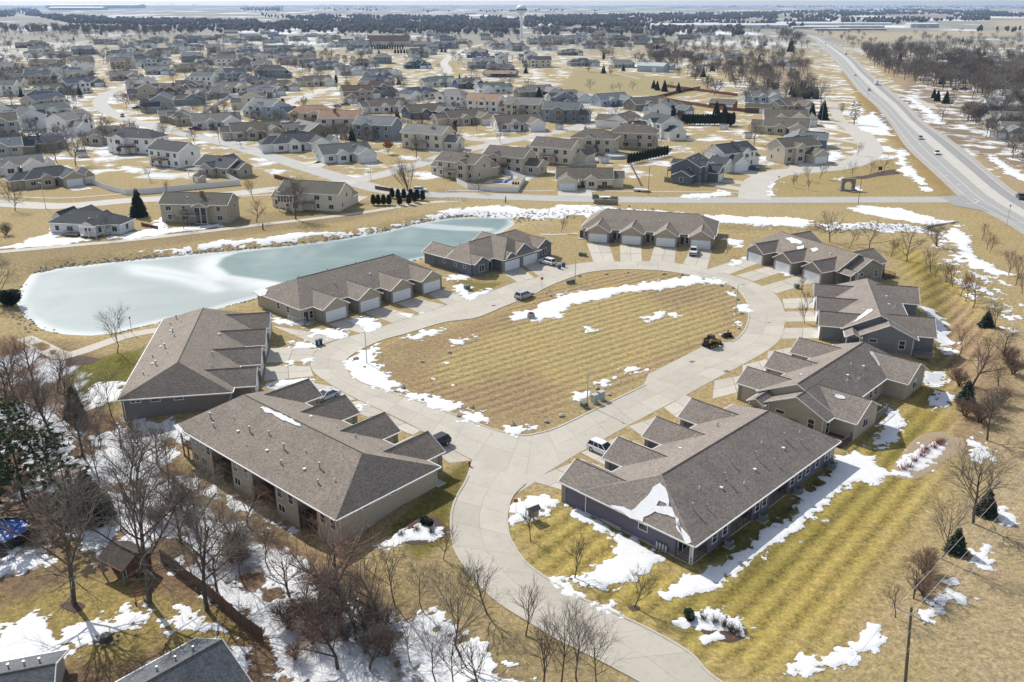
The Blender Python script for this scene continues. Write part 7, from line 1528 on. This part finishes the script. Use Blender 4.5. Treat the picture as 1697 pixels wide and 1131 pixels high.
# pools
def pool(px, r, wallm, topm, label, slide=False):
    p = G(*px); o = thing('pool', label, 'pool', p); m1 = MB(); m1.ring([(r, -.1), (r, 1.15), (r + .12, 1.2), (r + .12, 1.26), (r - .12, 1.26), (r - .12, 1.0)], wallm, 26); part('wall', m1, o)
    m1 = MB(); m1.ring([(r - .12, 1.02), (r * .5, .98), (0, .95)], topm, 26); part('cover', m1, o); return o
COV = mat('blue_pool_cover', (.02, .12, .42), .5, 1.5, .3); ICEC = mat('frozen_pool_cover', (.45, .52, .55), .5, 1.5, .2)
pool((1019,262), 4.0, CABG, ICEC, 'round above-ground pool with frozen cover behind the beige hipped house'); pool((6,893), 3.0, BLACK, COV, 'round pool with a bright blue cover at the left edge of the wood')
p = G(838,303); o = thing('pool', 'small in-ground pool with a blue curved slide behind the white fence', 'pool', p, R(-15)); m1 = MB(); m1.box(-7, 7, -3.4, 3.6, -.1, .06, DRIVE); part('deck', m1, o); m1 = MB(); m1.box(-4.5, .5, -1.6, 1.6, .061, .09, COV); part('cover', m1, o)
SL = mat('slide_blue', (.03, .22, .62), .35, 1, .1); m1 = MB(); pr = None
for i in range(9): t = i / 8; q = Vector((2.2 - 2.6 * t + 1.2 * math.sin(t * 3), .3 * math.cos(t * 3), 3.0 - 2.6 * t ** .8)); (m1.tube(pr, q, .38, .38, SL, 7) if pr is not None else None); pr = q
part('slide', m1, o); m1 = MB(); [m1.tube((2.4 + x, y, 0), (2.3 + x * .4, y * .4, 3.0), .06, .06, VINYL, 4) for x in (-.6, .6) for y in (-.6, .6)]; part('ladder', m1, o)
for k in range(4): m1 = MB(); m1.box(-.35, .35, -.3, .3, .06, .5, BLACK); m1.box(-.35, .35, .2, .3, .5, 1.0, BLACK); part('lounge_chair', m1, o, (3.4 + k * .95, -2.4, 0))
p = G(268,292); o = thing('pool', 'covered in-ground pool lying behind the curving white fence', 'pool', p, R(-12)); m1 = MB(); m1.box(-8, 8, -6, 6, -.1, .05, DRIVE); part('deck', m1, o); m1 = MB(); m1.box(-6, 6, -3.2, 3.2, .051, .1, ICEC); part('cover', m1, o)
p = G(327,293); o = thing('pergola', 'white pergola at the end of the tan house by the white fence', 'pergola', p, R(-30)); m1 = MB()
for x in (-2.4, 2.4):
    for y in (-1.8, 1.8): q_ = MB(); q_.box(x - .1, x + .1, y - .1, y + .1, 0, 2.7, TRIM); part('post', q_, o)
for i in range(9): q_ = MB(); q_.box(-2.8 + i * .68, -2.7 + i * .68, -2.4, 2.4, 2.7, 2.9, TRIM); part('rafter', q_, o)
# stone arch, sign, mulch beds
p = G(1404,316); o = thing('stone_arch', 'grey stone entry arch on a stepped plinth on the tan lawn', 'monument', p, R(4)); SM = mat('dressed_stone', (.20, .195, .175), .9, 4, .6, .03)
m1 = MB(); m1.box(-2.9, 2.9, -1.2, 1.2, -.1, .45, SM); part('plinth', m1, o)
for s in (-1, 1):
    for j in range(5): m1 = MB(); e = rnd.uniform(-.04, .04); m1.box(s * 1.85 - .55 - e, s * 1.85 + .55 + e, -.5 - e, .5 + e, .46 + j * .55, .99 + j * .55, SM); part('stone', m1, o)
m1 = MB(); k = 9; vs = []
for i in range(k + 1): t = math.pi * i / k; vs += [(-1.3 * math.cos(t), -.5, 2.3 + .75 * math.sin(t)), (-1.3 * math.cos(t), .5, 2.3 + .75 * math.sin(t)), (-2.4 * math.cos(t) if 0 < i < k else -2.4 * math.cos(t), -.5, 3.9 if 0 < i < k else 3.2), (-2.4 * math.cos(t), .5, 3.9 if 0 < i < k else 3.2)]
m1.add(vs, [f for i in range(k) for f in ((4*i, 4*i+4, 4*i+6, 4*i+2), (4*i+1, 4*i+3, 4*i+7, 4*i+5), (4*i+2, 4*i+6, 4*i+7, 4*i+3), (4*i, 4*i+1, 4*i+5, 4*i+4))], SM); part('arch', m1, o); m1 = MB(); m1.box(-2.6, 2.6, -.6, .6, 3.9, 4.15, SM); part('capstone', m1, o)
p = G(1458,286); o = thing('notice_board', 'dark notice board on two posts in the mulch strip', 'sign', p, R(5)); m1 = MB(); m1.box(-.75, .75, -.05, .05, .8, 2.2, BLACK); part('panel', m1, o); m1 = MB(); [m1.box(x - .06, x + .06, -.08, .08, -.1, 2.0, WOODG) for x in (-.7, .7)]; part('post', m1, o)
MULCH = mat('dark_mulch', (.085, .052, .038), .95, 3, .6, .05); TANM = mat('tan_wood_chips', (.33, .255, .165), .95, 3, .35, .04)
def bed(px, m, z=.05, name='mulch_bed'):
    P = spline(GP(px), .8, True); mb = MB(); c = sum((Vector(p) for p in P), Vector((0, 0))) / len(P); zc = gz1(c.x, c.y)
    n = len(P); vs = [(p.x, p.y, gz1(p.x, p.y) + .01) for p in P] + [(p.x + (c.x - p.x) * .12, p.y + (c.y - p.y) * .12, gz1(p.x, p.y) + z) for p in P] + [(c.x, c.y, zc + z * 1.6)]
    mb.add(vs, [(i, (i + 1) % n, n + (i + 1) % n, n + i) for i in range(n)] + [(n + i, n + (i + 1) % n, 2 * n) for i in range(n)], m); o = link(name, mb.mesh(name)); tag(o, kind='structure')
bed([(1395,296),(1420,294),(1450,287),(1480,281),(1492,288),(1460,292),(1430,297)], MULCH)
bed([(1478,782),(1500,745),(1525,722),(1560,716),(1590,728),(1598,742),(1570,765),(1530,790),(1500,795)], TANM, .06); bed([(1148,1022),(1185,1016),(1225,1030),(1240,1050),(1210,1066),(1165,1050)], MULCH, .05); bed([(660,880),(690,858),(725,858),(738,880),(715,900),(675,902)], MULCH, .05); bed([(98,1003),(120,995),(142,1003),(125,1016)], MULCH, .05); bed([(1040,1005),(1055,1003),(1062,1010),(1048,1014)], MULCH, .03); bed([(100,600),(130,590),(165,596),(135,606)], MULCH, .04)
REDT = mat('red_dogwood_twigs', (.20, .035, .035), .8, 4, .3)
def bush(px, h, m, label, grp, w=1.0, n=70):
    p = G(*px); rg = random.Random(int(px[0] * 7 + px[1])); o = thing('shrub', label, 'shrub', p, 0, grp); m1 = MB()
    for i in range(n):
        a = rg.uniform(0, 6.28); r_ = rg.uniform(.1, .9) * w; b = Vector((math.cos(a) * r_ * .3, math.sin(a) * r_ * .3, 0)); m1.tube(b, (math.cos(a) * r_, math.sin(a) * r_, h * rg.uniform(.6, 1)), .018, .008, m, 3, False)
    part('stems', m1, o)
for i in range(9): t = i / 8; bush((1500 + 58 * t + rnd.uniform(-5, 5), 778 - 45 * t + rnd.uniform(-4, 4)), .9, REDT, 'red-twigged shrub in the snowy bed on the right lawn', 'red-twigged shrubs in the lawn bed', 1.1)
for x, y, h in [(1165,1028,.9),(1185,1033,1.0),(1200,1040,1.2),(1212,1045,1.0),(1222,1050,.9),(690,880,.8),(665,888,.7),(715,884,.8)]: bush((x, y), h, BARKD, 'brown leafless shrub in the snowy entrance mulch beds', 'leafless shrubs in the mulch beds', .8); o = bpy.context.scene.objects[-1] if False else None
for x, y, h in [(1141,1023,1.0),(1143,1029,.9),(703,868,1.1),(712,872,1.0)]: tree('round', (x, y), h, 'small round clipped evergreen', 'in the entrance mulch beds', 'clipped evergreens in the mulch beds', widen=1.1)
for x, y in [(1226,1048),(1270,470),(1305,478)]: pass
for (zx, zy, h, k) in [(1160,435,2.8,'vase0'),(1180,520,2.8,'vase1'),(1172,585,3.0,'vase0')]: tree(k, (940 + zx/2.977, 340 + zy/2.977), h + 1.5, 'little bare tree', 'on the grass strips left of the slate-grey townhouses', 'small trees on the drive strips')
tree('vase0', (1203,423), 3.2, label='little bare tree on the grass right of the top fourplex', group=None); tree('vase0', (930,385), 4.5, label='thin bare tree on the tan lawn behind the duplex', group=None)
# shed, stump, hand truck, fire pit at the lower left
p = G(214,945); o = thing('garden_shed', 'dark brown wooden garden shed with a porch post under the bare trees', 'shed', p, R(-32)); SHW = mat('shed_wood', (.12, .05, .032), .85, 4, .4); SHR = shingle((.075, .062, .052), 'shed_shingle')
wl = MB(); sh = MB(); fa = MB(); roof_vol(sh, fa, 0, -2.3, 2.3, -2.2, 1.9, 2.1, 1.2, 0, 0, SHR, wl, SHW, ov=.25, trim=SHW, th=.1); wl.box(-2.05, 2.05, -.9, 1.65, -.1, 2.08, SHW); part('wall', wl, o); ro = part('roof', sh, o); part('fascia', fa, ro)
for x in (-2.0, 2.0): m1 = MB(); m1.box(x - .07, x + .07, -2.05, -1.9, -.1, 2.05, WOODG); part('post', m1, o)
simple_door(o, .3, -.91, .02, -90, BLACK, 1.0, 1.8)
p = G(176,1060); o = thing('tree_stump', 'broad cut tree stump ringed by stones and snow', 'stump', p); m1 = MB(); m1.ring([(.75,-.1),(.6,.15),(.52,.55),(.5,.62)], BARKD, 12); m1.poly([(.5 * math.cos(6.283 * i / 12), .5 * math.sin(6.283 * i / 12), .62) for i in range(12)], WOODG); part('trunk', m1, o)
rr = random.Random(8); 
for i in range(9): m1 = MB(); rock(m1, Vector((1.2 * math.cos(i * .7), 1.0 * math.sin(i * .7), .05)), rr.uniform(.2, .32), ROCKM, rr); part('stone', m1, o)
p = G(233,1000); o = thing('hand_cart', 'red metal hand cart leaning on the tree trunk', 'cart', p, R(30)); RDM = mat('cart_red', (.30, .045, .025), .5, 4, .25); m1 = MB()
for x in (-.4, .4): m1.tube((x, 0, 0), (x, .5, 1.6), .04, .04, RDM, 5)
for k in range(5): m1.tube((-.4, .1 * k, .32 * k + .1), (.4, .1 * k, .32 * k + .1), .035, .035, RDM, 5)
part('frame', m1, o)
for s in (-1, 1): m1 = MB(); m1.tube((s * .5 - .05, 0, .2), (s * .5 + .05, 0, .2), .2, .2, RUBBER, 10); part('wheel', m1, o)
p = G(277,1082); o = thing('tripod_stand', 'dark wooden tripod on the lawn above the bottom roof', 'tripod', p); m1 = MB(); [m1.tube((.45 * math.cos(a), .45 * math.sin(a), 0), (0, 0, 1.3), .04, .03, WOODD, 5) for a in (0, 2.1, 4.2)]; part('leg', m1, o)
# culvert headwall and pump station
def wallpiece(px0, px1, h, th, m, label, name='headwall'):
    a = G(*px0); b = G(*px1); L = (b - a).length; o = thing(name, label, 'wall', a, math.atan2(b.y - a.y, b.x - a.x)); n = max(2, int(L / 1.2)); bk = MB(); bk.box(.01, L / n - .01, -th / 2, th / 2, 0, .28, m); me = bk.mesh('block')
    for j in range(max(1, int(h / .3))):
        for i in range(n): link('block', me, o, (i * L / n, rnd.uniform(-.02, .02), j * .3 - .2))
wallpiece((1535,380), (1587,369), 1.3, .4, FOUND, 'grey concrete culvert headwall in the snow by the bare clump'); wallpiece((984,338), (1024,340), 1.9, .5, mat('tan_block', (.25, .22, .18), .9, 4, .4), 'tan block wall of the pump station beside the street', 'block_wall'); wallpiece((984,329), (1024,331), 1.2, .5, mat('tan_block', (.25, .22, .18), .9, 4, .4), 'rear block wall of the pump station', 'block_wall')
p = G(1002,336); o = thing('pump_hut', 'beige metal pump cabinet between the block walls', 'utility hut', p); m1 = MB(); m1.box(-1.6, 1.6, -.8, .8, 0, 1.8, HWB := mat('beige_metal', (.48, .43, .33), .6, 2, .15)); part('case', m1, o); m1 = MB(); m1.box(-1.75, 1.75, -.95, .95, 1.8, 1.95, TRIM); part('roof', m1, o); m1 = MB(); m1.box(-.8, .8, -.83, -.8, .1, 1.6, BLACK); part('door', m1, o)
p = G(1062,318); o = thing('yard_pile', 'pale boat-like heap with dark wheels by the cedar rail', 'trailer', p, R(-20)); m1 = MB(); m1.yprism([(-2.4,.4),(1.8,.4),(2.6,.9),(-2.4,1.0)], -.8, .8, paint_m('white', WH)); part('hull', m1, o); m1 = MB(); m1.box(-2.6, 3.4, -.5, .5, .25, .38, BLACK); part('trailer_frame', m1, o); [part('wheel', (lambda w: (w.tube((-.4, s * .8 - .1, .3), (-.4, s * .8 + .1, .3), .3, .3, RUBBER, 9), w)[1])(MB()), o) for s in (-1, 1)]
a = G(1044,273); b = G(1062,309); o = thing('split_rail', 'weathered timber rail running down the snowy side yard', 'rail', a, math.atan2(b.y - a.y, b.x - a.x)); L = (b - a).length; m1 = MB(); [m1.box(i * L / 10 - .1, i * L / 10 + .1, -.1, .1, -.1, 1.1, WOODD) for i in range(11)]; part('post', m1, o); [part('rail', (lambda w: (w.box(0, L, -.07, .07, z, z + .16, WOODD), w)[1])(MB()), o) for z in (.35, .75)]
for x, y, lb in [(738,319,'steel railing left of the pond path end'),(755,333,'low railing over the path crossing')]:
    p = G(x, y); o = thing('path_railing', lb, 'railing', p); m1 = MB(); railing(m1, (-3.5, 0), (3.5, 0), 0, 1.1, STEEL, 1.2); part('rail', m1, o)
# water tower
p = G(864,63); TW = mat('tower_white', (.72, .74, .76), .5, .2, .05); TB_ = mat('tower_blue', (.03, .06, .18), .5, .2, .05)
o = thing('water_tower', 'white spheroid water tower with a blue lettered band, beyond the far houses', 'water tower', p); Rt = 9.6; zc = 46.0
m1 = MB(); m1.ring([(4.6,0),(3.0,3),(2.3,8),(2.15,20),(2.2,38),(3.4,41)], TW, 20); part('stem', m1, o)
m1 = MB(); m1.ring([(2.6,40.2),(5.5,41.0),(8.4,43.4),(Rt,46.2)], TW, 28); m1.ring([(Rt,49.2),(8.6,52.0),(6.0,54.2),(2.6,55.4),(0,55.7)], TW, 28); part('tank', m1, o); m1 = MB(); m1.ring([(Rt,46.2),(Rt + .06,46.3),(Rt + .06,49.1),(Rt,49.2)], TB_, 28); part('band', m1, o)
for i, chx in enumerate('MARION'):
    cu = bpy.data.curves.new('letter', 'FONT'); cu.body = chx; cu.size = 2.7; cu.extrude = .08; cu.align_x = 'CENTER'; cu.materials.append(TW); l0 = bpy.data.objects.new('letter', cu); C.objects.link(l0); me = bpy.data.meshes.new_from_object(l0); bpy.data.objects.remove(l0); l = link('letter', me, o)
    a = R(-90 - 34 + i * 13.0); l.location = ((Rt + .1) * math.cos(a), (Rt + .1) * math.sin(a), 46.75); l.rotation_euler = (math.pi / 2, 0, a + math.pi / 2)
# church, barns, pavilion, bins, warehouses
def shedlike(name, label, cat, px, ang, L, W, h, rise, wallm, roofm, doors=(), win=0, hip=0):
    p = G(*px); o = thing(name, label, cat, p, R(ang)); wl = MB(); sh = MB(); fa = MB()
    roof_vol(sh, fa, 0, -L/2 - .3, L/2 + .3, -W/2 - .3, W/2 + .3, h, rise, hip, hip, roofm, wl, wallm, ov=.3); wl.box(-L/2, L/2, -W/2, W/2, -.3, h - .02, wallm); part('wall', wl, o); ro = part('roof', sh, o); part('fascia', fa, ro)
    for (x, w, hh) in doors: m1 = MB(); m1.box(x - w/2, x + w/2, -W/2 - .06, -W/2, 0, hh, VINYL); part('door', m1, o)
    for i in range(win): window(o, -L/2 + L * (i + .5) / win, -W/2, 1.0, -90, 1.6, 2.2, 2)
    return o
o = shedlike('church', 'long church with a big brown roof behind a row of dark evergreens', 'church', (645,77), -4, 62, 22, 7, 8, siding(HW['C'][0]), shingle((.10, .075, .06)), (), 14)
for i in range(12): m1 = MB(); m1.box(-27 + i * 5 - .5, -27 + i * 5 + .5, -12.4, -11.2, 0, 6.8, siding(HW['C'][0])); part('pier', m1, o)
m1 = MB(); m1.box(-33, -28, -9, 9, 0, 9, siding(HW['W'][0])); m1.add([(-33,-9,9),(-28,-9,9),(-28,9,9),(-33,9,9),(-33,0,14),(-28,0,14)], [(0,1,5,4),(2,3,4,5),(1,2,5),(3,0,4)], siding(HW['W'][0])); part('entrance_front', m1, o)
MET = mat('pale_metal_roof', (.46, .49, .51), .5, .5, .15); shedlike('pole_barn', 'light blue metal barn beside the park trees', 'barn', (1082,119), -32, 26, 14, 5.5, 2.8, siding(HW['L'][0]), MET, ((4, 4, 4),)); shedlike('pole_barn', 'small light blue barn annex right of the large blue barn', 'barn', (1105,116), -32, 14, 9, 4, 2, siding(HW['L'][0]), MET, ((0, 3, 3),))
shedlike('barn', 'white barn with a snowy roof in the right-hand woods', 'barn', (1643,152), 10, 22, 13, 4.5, 2.4, siding(HW['W'][0]), MET, ((0, 4, 3.6),)); shedlike('barn', 'pale grey barn right of the snowy-roofed white barn', 'barn', (1678,168), 10, 24, 14, 5, 2.6, siding(HW['w'][0]), MET, ((-3, 4, 3.6),))
shedlike('garage_block', 'brown brick garage with one white door behind the cedar fence', 'garage', (1198,179), -28, 15, 9, 3.2, 2.0, siding(HW['k'][0]), shingle((.16,.14,.12)), ((5, 4.5, 2.6),)); shedlike('garage_block', 'red-brown garage with two white doors behind the cedar fence', 'garage', (1258,187), -25, 15, 9, 3.2, 2.0, siding(HW['k'][0]), shingle((.10,.085,.065)), ((2.2, 3, 2.6), (5.6, 3, 2.6)))
p = G(832,128); o = thing('pavilion', 'open picnic pavilion with a tan roof on brown posts', 'pavilion', p, R(-6)); sh = MB(); fa = MB(); roof_vol(sh, fa, 0, -16, 12, -5, 5, 3.2, 2.4, 0, 0, shingle((.40,.28,.20)), None, None); ro = part('roof', sh, o); part('fascia', fa, ro)
for i in range(6):
    for y in (-4.4, 4.4): m1 = MB(); m1.box(-15.2 + i * 5.2, -14.8 + i * 5.2, y - .2, y + .2, 0, 3.1, WOODD); part('post', m1, o)
for k, (x, y) in enumerate([(897,49),(913,49)]):
    p = G(x, y); o = thing('grain_bin', 'pale steel grain bin with a conical roof, %s of the pair by the far field' % ('left', 'right')[k], 'grain bin', p, 0, 'grain bins'); m1 = MB(); m1.ring([(7.5,0),(7.5,9)], STEEL, 20); part('wall', m1, o); m1 = MB(); m1.ring([(7.9,8.9),(1.0,13.5),(0,13.7)], mat('bin_roof', (.55,.58,.62), .5, .3, .1), 20); part('roof', m1, o)
WHM = mat('warehouse_roof', (.62, .64, .65), .6, .05, .1); WHW = mat('warehouse_wall', (.40, .44, .47), .7, .05, .15); WHT = mat('warehouse_tan_wall', (.36, .30, .22), .7, .05, .15)
for px, L, W, h, wm, lb in [((160,13.5),900,190,26,WHW,'very long pale warehouse beyond the left tree belt'),((130,17),420,120,18,WHW,'lower grey warehouse front left of the long warehouse'),((1335,44),150,60,8,WHM,'white-roofed depot left of the far storage rows'),((1350,48),110,22,5,WHW,'grey-fronted depot below the white-roofed depot'),((1398,47),190,30,5,WHT,'long tan storage row beside the highway field'),((1378,51),80,14,4,WHT,'short tan storage row nearest the highway'),((1420,50.5),130,16,4,WHT,'second tan storage row nearest the highway'),((1430,42),150,26,6,WHM,'pale storage row behind the tan storage rows'),((1527,46),70,40,9,WHW,'blue-grey round-roofed shed by the far snow field'),((1190,47),330,60,8,WHM,'wide low white roof beyond the far house rows'),((1170,45),60,30,9,WHW,'small grey block before the wide white roof'),((780,24),60,24,8,WHM,'white farm building in the far fields'),((1128,13),120,30,9,WHM,'pair of pale farm roofs near the horizon')]:
    p = G(*px); o = thing('warehouse', lb, 'warehouse', p, R(-2 if px[0] > 800 else 3), 'far warehouses'); m1 = MB(); m1.box(-L/2, L/2, -W/2, W/2, -1, h, wm); part('wall', m1, o); m1 = MB(); m1.add([(-L/2-.5,-W/2-.5,h),(L/2+.5,-W/2-.5,h),(L/2+.5,W/2+.5,h),(-L/2-.5,W/2+.5,h),(-L/2-.5,0,h+W*.06),(L/2+.5,0,h+W*.06)], [(0,1,5,4),(2,3,4,5),(1,2,5),(3,0,4)], WHM); part('roof', m1, o)
    for i in range(int(L / 28)): m1 = MB(); m1.box(-L/2 + 14 + i * 28 - 3, -L/2 + 14 + i * 28 + 3, -W/2 - .3, -W/2, 0, h * .6, WHW if wm is not WHW else WHM); part('dock_door', m1, o)
# ================================================================= labels that tell look-alikes apart
def finish_labels():
    groups = {}
    for o, d, z, px in REG: groups.setdefault((d, z), []).append((px, o))
    W_ = ['leftmost', 'second', 'third', 'fourth', 'fifth', 'sixth', 'seventh', 'eighth', 'ninth', 'tenth', 'eleventh', 'twelfth', 'thirteenth', 'fourteenth', 'fifteenth', 'sixteenth', 'seventeenth', 'eighteenth']
    for (d, z), lst in groups.items():
        lst.sort(key=lambda t: (t[0][0], t[0][1])); n = len(lst)
        for k, (px, o) in enumerate(lst):
            if n == 1: o['label'] = '%s %s' % (d.rstrip(','), z)
            elif n == 2: o['label'] = '%s %s %s' % (d, ('left of two', 'right of two')[k], z)
            elif k == 0: o['label'] = '%s leftmost %s' % (d, z)
            elif k == n - 1: o['label'] = '%s rightmost %s' % (d, z)
            elif k < len(W_): o['label'] = '%s %s from left %s' % (d, W_[k], z)
            else: o['label'] = '%s %s' % (d.rstrip(','), z)
finish_labels()
if any(len(o['label'].split()) > 16 for o, *_ in REG): print('LONG', [o['label'] for o, *_ in REG if len(o['label'].split()) > 16])
# ================================================================= winter haze between here and the horizon
def haze(dens):
    mb = MB(); mb.box(-19000, 19000, -200, 19500, -40, 80, TRIM); me = mb.mesh('haze'); me.materials.clear()
    m = bpy.data.materials.new('haze'); m.use_nodes = True; t = m.node_tree; t.nodes.clear()
    v = t.nodes.new('ShaderNodeVolumePrincipled'); v.inputs['Color'].default_value = (.40, .60, .92, 1); v.inputs['Density'].default_value = dens; v.inputs['Anisotropy'].default_value = .2
    ou = t.nodes.new('ShaderNodeOutputMaterial'); t.links.new(v.outputs[0], ou.inputs['Volume']); me.materials.append(m); o = link('haze', me); tag(o, kind='stuff')
haze(.00006)
